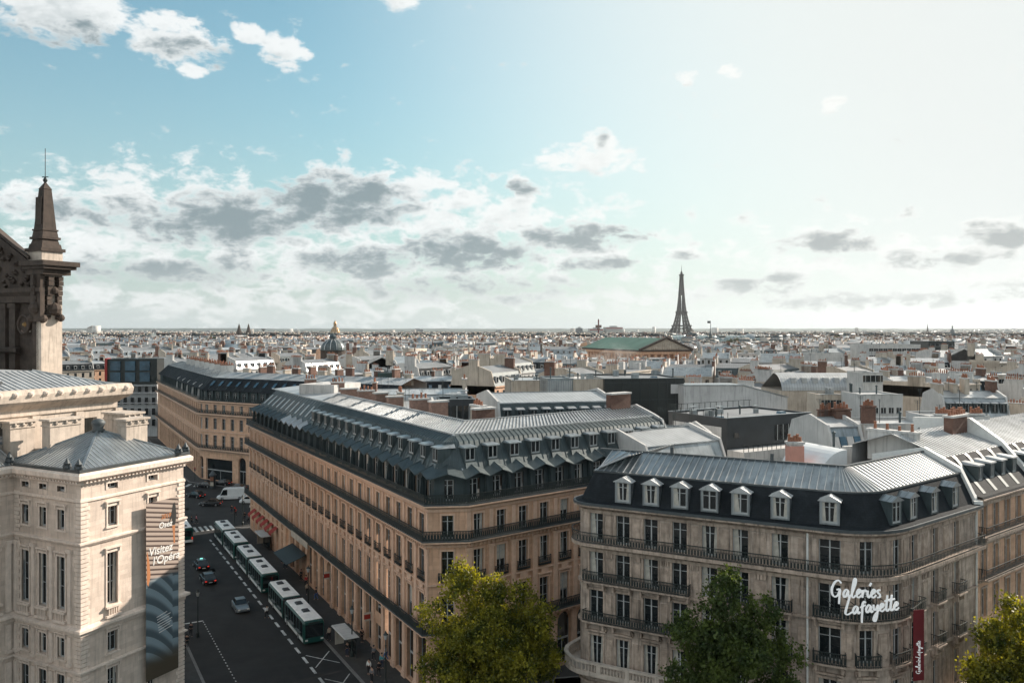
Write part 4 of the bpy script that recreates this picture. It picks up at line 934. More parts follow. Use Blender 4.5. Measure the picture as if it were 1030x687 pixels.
# ============================================================ building across the junction (far left of the middle)
def build_e():
    root = empty('corner_building', (0, 0, 0), 0, 'stone corner building across the junction behind the white vans with a black sloping roof', 'building')
    Ec = (-80.0, 212.0); far = (Ec[0] + D1[0] * 92, Ec[1] + D1[1] * 92); rt = (Ec[0] + .866 * 62, Ec[1] - .5 * 62)
    P = Path([far, Ec, rt], {1: 4.0}); uE = P.L[1]; uc = (P.L[1] + P.L[-2]) / 2; u2 = P.L[-2]
    b1 = [uE - 1.6 - 3.4 * k for k in range(25)]; b2 = [u2 + 1.2 + 3.15 * k for k in range(17)]; bays = b1 + [uc] + b2
    wl = MB(); tr = MB(); W = Windows(); rnd = random.Random(12)
    ops = [(u, 2.2, .2, 6.4, False) for u in b1] + [(uc, 2.0, .2, 6, True)] + [(b2[0] + 4.6, 9.6, .2, 5.6, False), (b2[4] + .3, 2.6, .1, 6.6, True)] + [(u, 2.3, .2, 6, False) for u in b2[6:]]
    wall_floor(wl, P, 0, P.len, 0, 8.0, ops, .6)
    for q in ops: W.put(P, q[0], q[1], q[2], q[3], .5, 'shop', q[4])
    for r, (z0, z1, w, za, zb) in enumerate([(8, 12.6, 1.3, 8.3, 11.6), (12.6, 16.9, 1.3, 13.0, 15.9), (16.9, 20.1, 1.25, 17.2, 19.3)]):
        wall_floor(wl, P, 0, P.len, z0, z1, [(u, w, za, zb, False) for u in bays], .3)
        for u in bays: W.put(P, u, w, za, zb, .3, rnd.choice(['plain', 'curtain', 'plain'])); surround(tr, P, u, w, za, zb, 'plain')
    levels_frieze(tr, P, 0, P.len, 8, .9); levels_frieze(tr, P, 0, P.len, 16.9, .9); levels_frieze(tr, P, 0, P.len, 20.1, .6); course(tr, P, 0, P.len, .004, .2, 12.4, 12.6)
    wl.build('wall', M['stone_b'], root); tr.build('stone_mouldings', M['stone_b_trim'], root)
    for z, o in ((8, .85), (16.9, .85), (20.1, .5)):
        sl = MB(); course(sl, P, 0, P.len, .004, o + .05, z + .003, z + .15); s = sl.build('balcony', M['stone_b_trim'], root)
        rb = MB(); railing(rb, P, 0, P.len, o, z + .15, 1.0, .3, .13); rb.build('railing', M['iron'], s)
    am = MB(); wall_floor(am, P, 0, P.len, 20.1, 22.9, [(u, 1.3, 20.4, 22.4, False) for u in bays], .2, -.8)
    for u in bays: W.put(P, u, 1.3, 20.4, 22.4, .2, 'plain', False, -.8)
    for u in bays: pbox(am, P, u + 1.55, .5, -.8, -.45, 20.2, 22.8)
    am.build('attic_wall', M['zinc_dark'], root); W.emit(root, 96)
    roof_skin('mansard_roof', P, 0, P.len, [(-.2, 22.85), (-.3, 23.05), (-3.4, 25.9)], [M['slate'], M['zinc_dark']], root, 3.1, (1,), 1)
    Ic = line_x(Ec, D1, rt, (-.866, .5)); P2 = Path([far, Ic, rt])
    roof_skin('zinc_roof', P2, 0, P2.len, [(-3.4, 25.92), (-8, 27.2), (-13, 25.9), (-13.1, 10)], [M['zinc_light'], M['zinc']], root, .8, (0, 1), 1)
    for k, u in enumerate(b2): 
        if k % 1 == 0:
            a = Vector(P.pt(u, -1.2, 24.0)); b = Vector(P.pt(u, -2.4, 25.05)); dd = P.d[P.seg(u)] * .42; e = Vector((dd.x, dd.y, 0)); up = Vector((0, 0, .12)); mb = MB()
            mb.hexa([tuple(x) for x in (a - e, a + e, b + e, b - e, a - e + up, a + e + up, b + e + up, b - e + up)]); mb.build('skylight', M['glass_blue'], root)
    for k, u in enumerate(b1[:14]):
        if k % 3 == 1:
            Q = pq(P, u); mb = MB(); mb.hexa([Q(-.25, .0, 20), Q(.25, .0, 20), Q(.25, -9, 20), Q(-.25, -9, 20), Q(-.25, -.6, 23.6), Q(.25, -.6, 23.6), Q(.25, -9, 28.6), Q(-.25, -9, 28.6)]); mb.build('party_wall', M['plaster'], root)
    for k in range(13):
        u = P2.L[1] + 4 + k * 4.6; chimney(root, P2.pt(u, -9.5 - (k % 2)), P2.ang(u) + (pi / 2 if k % 2 else 0), 2.2, .8, 25.5, 28.0 + .5 * (k % 3), [M['brick'] if k % 3 else M['plaster_cream'], M['plaster']], 4)
    for k in range(8):
        u = P2.L[1] - 6 - k * 9; chimney(root, P2.pt(u, -8), P2.ang(u) + pi / 2, 3.2, .8, 25.5, 28.8, [M['plaster'], M['terracotta']], 5)
    return P
PE = build_e()
# ============================================================ ground, street, pavements
def st(u_s, w, z=0.):      # street coordinates: s metres from the middle building's corner away from the camera, w metres out from its front
    return (A_[0] + D1[0] * u_s - .870 * w, A_[1] + D1[1] * u_s - .4926 * w, z)
gm = MB(); gm.quad((-22000, -3000, 0), (22000, -3000, 0), (22000, 15000, 0), (-22000, 15000, 0)); tag(gm.build('ground', mat('city_ground', (.10, .10, .10), .95, noise=(.01, .3))), kind='structure')
rd = MB(); rd.quad((-220, 15, .004), (160, 15, .004), (160, 420, .004), (-220, 420, .004)); tag(rd.build('road', M['asphalt']), kind='structure')
rp = MB(); rnd_ = random.Random(2)
for k in range(26):
    x_, y_ = (A_[0] + D1[0] * rnd_.uniform(-20, 95) - .87 * rnd_.uniform(5, 18), 0); s_ = rnd_.uniform(-20, 110); w_ = rnd_.uniform(5.5, 18); L_ = rnd_.uniform(1.5, 9); B_w = rnd_.uniform(.6, 2.4)
    c_ = [(A_[0] + D1[0] * (s_ + a) - .870 * (w_ + b), A_[1] + D1[1] * (s_ + a) - .4926 * (w_ + b), .007) for a, b in ((0, 0), (L_, 0), (L_, B_w), (0, B_w))]; rp.quad(*c_[::-1] if False else c_, k % 2) if k % 3 else rp.quad(*c_, 0)
tag(rp.build('road_patches', [mat('fresh_asphalt', (.014, .0135, .013), .85, noise=(1., .2)), mat('worn_asphalt', (.034, .032, .030), .9, noise=(1., .25))]), kind='structure')
def pave(name, poly, h=.14):
    mb = MB(); n = len(poly)
    cx = sum(p[0] for p in poly) / n; cy = sum(p[1] for p in poly) / n
    mb.add([(p[0], p[1], h) for p in poly], [tuple(range(n))], 0)
    for i in range(n):
        a, b = poly[i], poly[(i + 1) % n]; mb.quad((a[0], a[1], 0), (b[0], b[1], 0), (b[0], b[1], h), (a[0], a[1], h), 1)
        d = Vector((b[0] - a[0], b[1] - a[1], 0)).normalized(); nn = Vector((-d.y, d.x, 0)) * .3
        mb.quad((a[0], a[1], h + .004), (b[0], b[1], h + .004), (b[0] + nn.x, b[1] + nn.y, h + .004), (a[0] + nn.x, a[1] + nn.y, h + .004), 1)
    tag(mb.build(name, [M['paving'], M['kerb']]), kind='structure')
def pq2(path_pts, off):     # strip of pavement round a path
    P = Path(path_pts); return [P.pt(min(u, P.len - 1e-4), off)[:2] for u in P.L]
outer = Path([F_, A_, B_, G_]); s0 = st(86, 4.6); 
pave('pavement', [st(88, 4.6)[:2], st(-1.5, 4.6)[:2], (A_[0] + .5, A_[1] - 5.2), (B_[0] + 3.4, B_[1] - 4.4), (G_[0] + 3.4, G_[1] - 4.2), (G_[0] - 3, G_[1] + 3), (F_[0] + 12, F_[1] + 3)])
cp = [(5.6 - 1.2, 76.2 + 14), (5.6 - 3.4, 76.15 + 1.5), (5.6 - 2.6, 76.15 - 2.6), (28.2 - 3.0, 63.8 - 3.2), (28.6 + 1.4, 63.8 - 3.2)]
pave('pavement', cp + [(TC[0] + D2[0] * 34 + 2.6, TC[1] + D2[1] * 34 - 3.4), (TC[0] + D2[0] * 34 - 5, TC[1] + D2[1] * 34 + 6)])
Lp_ = K_ + U4 * 12
pave('pavement', [st(-60, 19.3)[:2], st(66, 19.3)[:2], st(66, 40)[:2], st(-20, 60)[:2]])
EE = (-80.0, 212.0)
pave('pavement', [(EE[0] - .87 * 3.4 - .4926 * 95, EE[1] - .49 * 3.4 + .87 * 95), (EE[0] - 3.4, EE[1] - 1.0), (EE[0] - 1.5, EE[1] - 4.2), (EE[0] + .866 * 62 - 2, EE[1] - .5 * 62 - 3.8), (EE[0] + .866 * 62, EE[1] - .5 * 62 + 6), (EE[0] + 4, EE[1] + 8), (EE[0] - .4926 * 90 + 6, EE[1] + .87 * 95)])
# painted markings
mk = MB()
def dash(w, s0, s1, on, off, wd):
    s = s0
    while s < s1:
        a, b = st(s, w - wd / 2, .010), st(s, w + wd / 2, .010); c, d = st(min(s + on, s1), w + wd / 2, .010), st(min(s + on, s1), w - wd / 2, .010); mk.quad(a, d, c, b); s += on + off
dash(8.15, -14, 80, 2.0, 1.3, .32); dash(16.3, -14, 36, .35, .6, .13); dash(8.15, -30, -15, 2, 1.3, .3)
mk.quad(st(36, 16.25, .010), st(36.3, 16.25, .010), st(36.3, 19, .010), st(36, 19, .010))
_p = gnd(205, 531.5); ZS = Vector((_p.x - A_[0], _p.y - A_[1])).dot(Vector(D1))
for k in range(16):
    w = 6.0 + k * .98
    mk.quad(st(ZS - 2, w, .010), st(ZS + 2, w, .010), st(ZS + 2, w + .5, .010), st(ZS - 2, w + .5, .010))
for k in range(10): 
    p = gnd(185 + k * 9, 489.5 - k * .15); mk.quad((p.x, p.y, .01), (p.x + .9, p.y, .01), (p.x + .6, p.y + 3.6, .01), (p.x - .3, p.y + 3.6, .01))
for (s, w) in ((3.5, 6.3), (8.5, 6.3), (-3, 6.3), (16, 6.3)):       # lozenge bay markings of the bus stop
    for (a, b) in (((s - 2, w - 1.4), (s, w)), ((s, w), (s + 2, w - 1.4)), ((s - 2, w + 1.4), (s, w)), ((s, w), (s + 2, w + 1.4))):
        p, q = Vector(st(a[0], a[1], .010)), Vector(st(b[0], b[1], .010)); n = Vector((-(q - p).y, (q - p).x, 0)).normalized() * .06
        mk.quad(tuple(p - n), tuple(q - n), tuple(q + n), tuple(p + n))
tag(mk.build('road_markings', M['paint']), kind='structure')
# ============================================================ rooftops built one by one behind the three corner buildings
RES = []           # plan areas the ordinary houses keep out of: list of convex polygons
def inside(p, poly):
    s = 0
    for i in range(len(poly)):
        a, b = poly[i], poly[(i + 1) % len(poly)]; c = (b[0] - a[0]) * (p[1] - a[1]) - (b[1] - a[1]) * (p[0] - a[0])
        if c == 0: continue
        if s == 0: s = 1 if c > 0 else -1
        elif (c > 0) != (s > 0): return False
    return True
def setup(u0, u1, v, z, angd, depth, reserve=True):
    """front edge from photo column u0 to u1 with its top at height z; returns (matrix, width)"""
    Y = (EYE - z) * FPX / (v - HV); p = at(u0, v, Y); a = R(angd); k = (u1 - CU) / FPX
    t = (k * p.y - p.x) / (cos(a) - k * sin(a)); w = abs(t)
    m_ = Matrix.Translation((p.x, p.y, 0)) @ Matrix.Rotation(a, 4, 'Z')
    if reserve: RES.append([tuple((m_ @ Vector(q))[:2]) for q in ((-2, -3, 0), (w + 2, -3, 0), (w + 2, depth + 2, 0), (-2, depth + 2, 0))])
    return m_, w
def gridwin(mb, w, z0, z1, nx, nz, y=-.02, mw=1.1, mh=1.7, mat=1, side=None, x0=0.):
    for i in range(nx):
        for j in range(nz):
            cx = x0 + (i + .5) * (w - x0) / nx; cz = z0 + (j + .5) * (z1 - z0) / nz
            mb.quad((cx - mw / 2, y, cz - mh / 2), (cx + mw / 2, y, cz - mh / 2), (cx + mw / 2, y, cz + mh / 2), (cx - mw / 2, y, cz + mh / 2), mat)
            mb.box(cx - mw / 2 - .1, cx + mw / 2 + .1, y - .12, y - .001, cz - mh / 2 - .12, cz - mh / 2 - .002, 0)
def clutter(root, w, d, z, n, seed):
    """flues, vents, roof lights and aerials on a flat top"""
    rnd = random.Random(seed)
    for k in range(n):
        x, y = rnd.uniform(.8, max(.9, w - .8)), rnd.uniform(.6, max(.7, d - .6)); t = rnd.choice(['vent', 'flue', 'aerial', 'roof_light', 'aerial', 'flue']); mb = MB()
        if t == 'vent': s = rnd.uniform(.3, .7); mb.box(x - s, x + s, y - s * .7, y + s * .7, z, z + rnd.uniform(.5, 1.1)); mb.box(x - s - .06, x + s + .06, y - s * .7 - .06, y + s * .7 + .06, z + 1.12, z + 1.2); mt = M['zinc']
        elif t == 'flue': h = rnd.uniform(.7, 1.8); mb.lathe(x, y, [(.13, z), (.13, z + h), (.2, z + h + .02), (.2, z + h + .16), (.03, z + h + .3)], 7); mt = M['zinc_dark']
        elif t == 'roof_light': mb.box(x - .6, x + .6, y - .45, y + .45, z, z + .3, 0, .08, .08); mt = M['glass_blue']
        else:
            h = rnd.uniform(1.8, 3.2); mb.tube((x, y, z), (x, y, z + h), .035); a = rnd.uniform(0, pi)
            for j in range(4): L = .55 - .08 * j; zz = z + h - .12 * j; mb.bar((x - L * cos(a), y - L * sin(a), zz), (x + L * cos(a), y + L * sin(a), zz), .03, .03)
            mt = M['iron']
        mb.build(t, mt, root)
def finish(root, m_): root.matrix_world = m_; return root
def block(name, label, u0, u1, v, z, angd, depth, wall, roof=None, z0=0., wins=None, parapet=.5, parts=None, cat='building', wall_name='wall'):
    m_, w = setup(u0, u1, v, z, angd, depth); root = empty(name, (0, 0, 0), 0, label, cat)
    mb = MB(); mb.box(0, w, 0, depth, z0, z - (.3 if parapet else 0), 0)
    if parapet:
        for (a, b, c, d) in ((0, w, 0, .3), (0, w, depth - .3, depth), (0, .3, .3, depth - .3), (w - .3, w, .3, depth - .3)): mb.box(a, b, c, d, z - .3, z, 0)
    mb.build(wall_name, [wall], root)
    rb = MB(); rb.box(.3, w - .3, .3, depth - .3, z - .298, z - .25); rb.build('roof', roof or M['zinc_light'], root)
    if w > 3 and cat != 'chimney': clutter(root, w, depth, z - .25, min(9, 2 + int(w * depth / 25)), int(u0 * 7 + v))
    if depth > 2 and parapet: cp_ = MB(); cp_.box(-.06, w + .06, -.06, .36, z + .002, z + .07); cp_.box(-.06, w + .06, depth - .36, depth + .06, z + .002, z + .07); cp_.build('coping', M['zinc'], root)
    if wins:
        (nx, nz, mw, mh, za, zb) = wins
        for i in range(nx):
            for j in range(nz):
                cx = (i + .5) * w / nx; cz = za + (j + .5) * (zb - za) / nz; o = MB()
                o.box(cx - mw / 2, cx + mw / 2, -.05, -.004, cz - mh / 2, cz + mh / 2, 0)
                o.box(cx - mw / 2 - .08, cx + mw / 2 + .08, -.14, -.004, cz - mh / 2 - .12, cz - mh / 2 - .002, 1)
                o.box(cx - .04, cx + .04, -.09, -.052, cz - mh / 2, cz + mh / 2, 1); o.build('window', [M['glass'], M['frame']], root)
    if parts: parts(root, w)
    return finish(root, m_), w, m_
def lchim(root, x, y, L, W, z0, z1, mats=None, pots=5, rot=0): return chimney(root, (x, y), rot, L, W, z0, z1, mats or [M['brick'], M['plaster']], pots)
def house(name, label, u0, u1, v, z, angd, depth, h_roof=4.5, wall=None, steep=None, flat=None, ndorm=0, nsky=0, wins=2, chims=2, dm='zinc_light', party=None):
    """town house: long front, mansard roof (steep face, shallow top), raised party walls, stacks. z = top of the steep face"""
    m_, w = setup(u0, u1, v, z, angd, depth); root = empty(name, (0, 0, 0), 0, label, 'building'); ze = z - 3.0
    wall = wall or M['plaster_cream']; steep = steep or M['slate']; flat = flat or M['zinc_seam']; party = party or M['plaster']
    mb = MB(); mb.box(.3, w - .3, 0, depth, 0, ze - .3); mb.box(.3, w - .3, -.35, 0, ze - .6, ze - .302); mb.build('wall', [wall], root)
    for (ya, yb) in ((-.2, 1.2), (depth + .2, depth - 1.2)): sp = MB(); sp.add([(.3, ya, ze - .3), (w - .3, ya, ze - .3), (w - .3, yb, z), (.3, yb, z)], [(0, 1, 2, 3) if ya < 0 else (1, 0, 3, 2)]); sp.build('mansard_roof', steep, root)
    zr = z + (h_roof - 3.0); fl = MB(); y1, y2 = 1.2, depth - 1.2; ym = depth / 2
    fl.add([(.3, y1, z + .01), (w - .3, y1, z + .01), (w - .3, ym, zr), (.3, ym, zr), (w - .3, y2, z + .01), (.3, y2, z + .01)], [(0, 1, 2, 3), (3, 2, 4, 5)]); fl.build('top_roof', flat, root)
    gt = MB(); gt.box(.3, w - .3, 1.1, 1.32, z - .05, z + .12); gt.box(.3, w - .3, ym - .1, ym + .1, zr - .02, zr + .1); gt.build('ridge_trim', M['zinc'], root)
    for x in (0, w - .32):
        p = MB(); pr = [(-.3, ze - .2), (1.1, z + .35), (ym, zr + .5), (depth - 1.1, z + .35), (depth + .3, ze - .2)]
        p.add([(x, y, q) for (y, q) in pr] + [(x + .32, y, q) for (y, q) in pr] + [(x, -.3, 0), (x + .32, -.3, 0), (x, depth + .3, 0), (x + .32, depth + .3, 0)],
              [(10, 0, 1, 2, 3, 4, 12), (11, 13, 9, 8, 7, 6, 5), (0, 5, 6, 1), (1, 6, 7, 2), (2, 7, 8, 3), (3, 8, 9, 4), (10, 11, 5, 0), (4, 9, 13, 12)]); p.build('party_wall', party, root)
    for k in range(ndorm):
        cx = .3 + (k + .5) * (w - .6) / ndorm; d = MB(); a = .55
        d.box(cx - a, cx + a, -.0, 1.6, ze + .55, ze + 2.2, 0); d.hexa([(cx - a - .1, -.15, ze + 2.201), (cx + a + .1, -.15, ze + 2.201), (cx + a + .1, 1.9, ze + 2.201), (cx - a - .1, 1.9, ze + 2.201), (cx - a, -.1, ze + 2.32), (cx + a, -.1, ze + 2.32), (cx + a, 2.2, ze + 2.7), (cx - a, 2.2, ze + 2.7)], 1)
        dd = d.build('dormer', [M['zinc_dark'], M[dm]], root); g_ = MB(); g_.box(cx - a + .15, cx + a - .15, -.04, -.004, ze + .7, ze + 2.05, 0); g_.box(cx - .03, cx + .03, -.07, -.041, ze + .7, ze + 2.05, 1); g_.build('window', [M['glass'], M['frame']], dd)
    for k in range(nsky):
        cx = .3 + (k + .5) * (w - .6) / nsky; d = MB(); f0, f1 = .35, .72; ya, yb = -.2 + 1.4 * f0, -.2 + 1.4 * f1; za, zb = ze - .3 + 3.3 * f0, ze - .3 + 3.3 * f1
        d.hexa([(cx - .4, ya - .12, za), (cx + .4, ya - .12, za), (cx + .4, ya + .1, za), (cx - .4, ya + .1, za), (cx - .4, yb - .12, zb), (cx + .4, yb - .12, zb), (cx + .4, yb + .1, zb), (cx - .4, yb + .1, zb)]); d.build('skylight', M['glass_blue'] if k % 2 else M['plaster'], root)
    for j in range(wins):
        nx = max(2, int(w / 3))
        for i in range(nx):
            cx = .6 + (i + .5) * (w - 1.2) / nx; cz = ze - 2.6 - 3.3 * j; o = MB(); o.box(cx - .55, cx + .55, -.03, -.004, cz - .9, cz + .9, 0); o.box(cx - .04, cx + .04, -.06, -.031, cz - .9, cz + .9, 1); o.build('window', [M['glass'], M['frame']], root)
    clutter(root, w, 1.2, zr - .35, 3, int(u0 + v * 3)) if False else None
    for k in range(3):
        rk = random.Random(int(u0) + k); xx = rk.uniform(1, w - 1); mb = MB(); hh = rk.uniform(1.5, 3); mb.tube((xx, ym, zr - .1), (xx, ym, zr + hh), .035)
        for j in range(4): mb.bar((xx - .5 + .07 * j, ym, zr + hh - .13 * j), (xx + .5 - .07 * j, ym, zr + hh - .13 * j), .03, .03)
        mb.build('aerial', M['iron'], root)
    for k in range(chims):
        x = [.2, w - .2, w * .5, w * .3][k % 4]; L = 2.2 + .8 * ((k * 5 + int(w)) % 3); lchim(root, x + (.25 if x < w / 2 else -.25), ym - 1 + (k % 2) * 1.6, L, .8, z, zr + 1.3 + .5 * (k % 3), [M['brick'] if (k + int(w)) % 3 == 0 else M['plaster_cream'], M['plaster']], 6, pi / 2)
    return finish(root, m_)

A2 = math.degrees(atan2(D2[1], D2[0])); A3 = math.degrees(atan2(D3[1], D3[0]))
# --- courtyard range of the middle building
def p1(root, w):
    mb = MB()
    for k in range(int(w / .7)): mb.box(k * .7, k * .7 + .05, 0, 9, 25.0, 25.06)
lbl = 'building'
block('lift_house', 'dark glazed lift house standing on the zinc roof of the long building', 441, 478, 402, 28.7, 8, 5, M['dark_metal'], M['dark_metal'], 23, (3, 1, 1.4, 1.9, 25.6, 28.2), .3, cat='lift house')
house('rear_range', 'seamed grey zinc roofed range with small vents behind the zigzag awnings', 502, 622, 407, 27.6, 14, 17, 4.0, M['plaster_grey'], M['zinc_dark'], M['zinc_seam'], 9, 0, 0, 0)
house('rear_range', 'low slatted zinc roof between the red chimney stacks and the dark lift house', 402, 440, 413, 26.6, 12, 12, 3.9, M['plaster_cream'], M['zinc_dark'], M['zinc_seam'], 0, 4, 0, 1)
house('rear_range', 'long pale zinc roof edge right of the covered white terrace', 372, 470, 398, 26.0, 4, 12, 3.8, M['plaster_cream'], M['zinc'], M['zinc_light'], 0, 8, 0, 2)
block('roof_terrace', 'white canvas covered terrace on the skylight roof of the long building', 301, 336, 386.5, 28.6, -20, 9, M['plaster'], M['van_white'], 26, None, 0, cat='roof terrace')
house('town_house', 'long dark slate attic with small white windows and pale zinc top behind the terrace', 398, 515, 384, 24.6, 2, 12, 4.2, M['plaster_cream'], M['slate'], M['zinc_light'], 0, 12, 1, 4)
block('machine_room', 'dark green metal machine room standing on the long zinc rooftop', 380, 404, 375, 28.2, 10, 7, mat('dark_green_metal', (.03, .06, .055), .5, noise=(.6, .2)), M['dark_metal'], 20, None, .2, cat='machine room')
house('town_house', 'black mansard building with a few tiny pale dormers below the small grey dome', 384, 458, 366, 25.8, 4, 13, 4.0, M['plaster_cream'], M['black_panel'], M['zinc'], 6, 0, 1, 3)
block('blank_wall_block', 'plain cream walled block left of the corrugated metal plant room', 515, 552, 383, 27.6, 6, 16, M['plaster_cream'], M['zinc_light'], 0, None, .5)
def plant(root, w):
    mb = MB()
    for k in range(14): mb.box(.1 + k * (w - .3) / 14, .1 + k * (w - .3) / 14 + .14, -.12, -.002, 22, 29.0)
    mb.build('louvre_screen', M['zinc_light'], root)
block('plant_room', 'corrugated silver plant room left of the black glazed block', 551, 577, 381, 29.4, 8, 8, M['zinc'], M['zinc_light'], 18, None, .3, plant, cat='plant room')
block('blank_wall_block', 'cream blank walled block joined to the left side of the black glazed block', 577, 608, 381.5, 29.3, 8, 14, M['plaster_cream'], M['plaster'], 0, None, .4)
def blackb(root, w):
    mb = MB()
    for k in range(9): mb.box(k * w / 9 - .04 + .1, k * w / 9 + .14, -.1, -.002, 18, 29.3)
    for z in (22, 25.5, 28.6): mb.box(0, w, -.08, -.0025, z, z + .09)
    mb.build('cladding_ribs', M['dark_metal'], root)
    s = MB(); s.box(w * .83, w * .96, -.16, -.101, 26.6, 28.3); s.build('screen_panel', M['plaster_grey'], root)
    s = MB(); s.box(w * .88, w - .05, -.05, -.004, 17.5, 20.6); s.build('window', M['glass'], root)
block('office_block', 'black glazed office block with one pale square panel behind the zinc roofs', 608, 688, 381, 29.4, 8, 16, M['black_panel'], M['roof_far'], 0, None, .5, blackb, cat='office block')
# the big grey blank gable with its sloping right end
m_, w = setup(688, 792, 388, 28.2, 10, 5); root = empty('gable_wall', (0, 0, 0), 0, 'large blank pale grey gable wall sloping down at its right end', 'gable wall')
mb = MB(); pr = [(0, 28.2), (w * .56, 28.1), (w, 25.8)]
mb.add([(x, 0, z) for x, z in pr] + [(x, 5, z) for x, z in pr] + [(0, 0, 0), (w, 0, 0), (0, 5, 0), (w, 5, 0)], [(6, 7, 2, 1, 0), (8, 3, 4, 5, 9), (0, 1, 4, 3), (1, 2, 5, 4), (6, 0, 3, 8), (7, 9, 5, 2)]); mb.build('wall', M['plaster_grey'], root)
mb = MB(); mb.bar((0, 2.5, 28.3), (w * .56, 2.5, 28.2), 5.3, .14); mb.bar((w * .56, 2.5, 28.2), (w + .2, 2.5, 25.88), 5.3, .14); mb.build('coping', M['zinc'], root); finish(root, m_)
# charcoal penthouse with terrace
def pent(root, w):
    mb = MB(); mb.box(-.05, -.004, 1.0, 11, 20.8, 24.6); mb.build('side_panel', M['plaster'], root)
    for k in range(4):
        o = MB(); o.box(w * .55 + k * 1.15, w * .55 + k * 1.15 + 1.0, -.06, -.004, 22.3, 24.5); o.box(w * .55 + k * 1.15 + .46, w * .55 + k * 1.15 + .54, -.1, -.062, 22.3, 24.5, 1); o.build('window', [M['glass'], M['frame']], root)
    o = MB(); o.box(w * .87, w * .96, -.06, -.004, 22.2, 24.5); o.build('window', M['glass'], root); o = MB(); o.box(w * .08, w * .13, -.06, -.004, 23.1, 23.8); o.build('vent', M['glass'], root)
    mb = MB(); mb.box(0, w + 3, -3.2, -.1, 20.4, 21.6); mb.build('terrace_wall', M['plaster'], root)
    rb = MB(); 
    for x in np.arange(0, w + 3, .9): rb.box(x, x + .06, -3.15, -3.09, 21.602, 22.5)
    rb.box(0, w + 3, -3.16, -3.08, 22.5, 22.57); rb.box(0, w + 3, -3.15, -3.09, 22.05, 22.09); rb.build('railing', M['iron'], root)
    rb = MB()
    for x in np.arange(0, w, 1.2): rb.box(x, x + .05, 11.8, 11.86, 25.9, 26.9)
    for y in np.arange(0, 12, 1.2): rb.box(.2, .26, y, y + .06, 25.9, 26.7)
    rb.box(0, w, 11.8, 11.86, 26.9, 26.96); rb.build('roof_railing', M['iron'], root)
block('penthouse', 'charcoal penthouse with window band and terrace railing above white parapet', 731, 816, 421, 25.9, A2 - 8, 12, M['dark_metal'], M['roof_far'], 20, None, .5, pent, cat='penthouse')
block('town_house', 'white walled block with a band of dark windows under the penthouse terrace', 727, 842, 438, 21.2, A2 - 8, 16, M['plaster'], M['plaster'], 0, (12, 1, 1.6, 2.2, 16.6, 19.8), .4)
house('town_house', 'bright seamed zinc roof right behind the slate mansard ridge', 655, 732, 452, 24.2, A2 - 6, 13, 4.3, M['plaster'], M['zinc'], M['zinc_seam'], 0, 0, 0, 0)
house('town_house', 'small zinc roofed house with raised skylight box left of the penthouse', 684, 722, 441, 24.4, A2 - 14, 9, 4.0, M['plaster'], M['zinc'], M['zinc_seam'], 0, 0, 0, 0)
block('chimney_block', 'salmon plastered chimney block with pale pots left of the curved white roof', 795, 809, 449, 26.4, 2, 1.4, mat('salmon_render', (.48, .24, .19), .85, noise=(1., .15)), M['plaster'], 16, None, 0, lambda r, w: lchim(r, w / 2, .7, w, 1.0, 26.3, 26.6, [M['plaster'], M['plaster']], 5), cat='chimney')
# curved white roof light
m_, w = setup(824, 852, 453, 26.2, 20, 6); root = empty('barrel_roof', (0, 0, 0), 0, 'small white barrel vaulted roof light behind the grey zinc ridge', 'roof light'); mb = MB(); K = 9
for k in range(K):
    a, b = pi * k / K * .5 + pi / 2, pi * (k + 1) / K * .5 + pi / 2; mb.hexa([(w + w * cos(a), 0, 23), (w + w * cos(b), 0, 23), (w + w * cos(b), 6, 23), (w + w * cos(a), 6, 23)][::-1] + [(w + w * cos(a), 0, 23 + 3.1 * sin(a)), (w + w * cos(b), 0, 23 + 3.1 * sin(b)), (w + w * cos(b), 6, 23 + 3.1 * sin(b)), (w + w * cos(a), 6, 23 + 3.1 * sin(a))][::-1])
mb.build('vault', M['van_white'], root); mb = MB(); mb.box(0, w, .1, 5.9, 0, 22.99); mb.build('wall', M['plaster'], root); finish(root, m_)
block('parapet_wall', 'low white parapet wall between the barrel roof light and the grey ridge', 806, 850, 452, 25.6, 6, .5, M['plaster'], M['plaster'], 15, None, 0, cat='parapet wall')
block('party_wall', 'long low white party wall right of the barrel roof light', 850, 948, 449, 25.9, 6, .6, M['plaster'], M['plaster'], 15, None, 0, lambda r, w: lchim(r, w * .8, .3, 4, .6, 25.8, 26.1, [M['plaster'], M['plaster']], 4), cat='party wall')
block('party_wall', 'wide blank white party wall in two shades below the brick stacks', 869, 945, 427, 27.4, 4, 7, M['plaster'], M['zinc_light'], 0, None, .2, cat='party wall')
block('party_wall', 'white party wall topped with a line of small pots at right', 938, 996, 419, 28.2, 2, 6, M['plaster'], M['zinc_light'], 0, None, .2, lambda r, w: [lchim(r, w * k, .5, w * .22, .5, 28.1, 28.3, [M['plaster'], M['plaster']], 5) for k in (.2, .5, .8)], cat='party wall')
block('party_wall', 'white party wall cut by the right photo edge below the zinc roofs', 990, 1050, 428, 27.0, 4, 7, M['plaster'], M['zinc_light'], 0, None, .2, cat='party wall')
house('town_house', 'house with silver dormers and bright zinc roof right of the parapet wall', 942, 1002, 441, 25.2, 6, 11, 4.2, M['plaster'], M['zinc_dark'], M['zinc_light'], 6, 0, 0, 0)
house('town_house', 'teal grey zinc roof with four pale skylights under twin brick stacks', 838, 872, 432, 27.3, 14, 9, 3.8, M['plaster'], M['zinc'], M['zinc_light'], 0, 4, 0, 0)
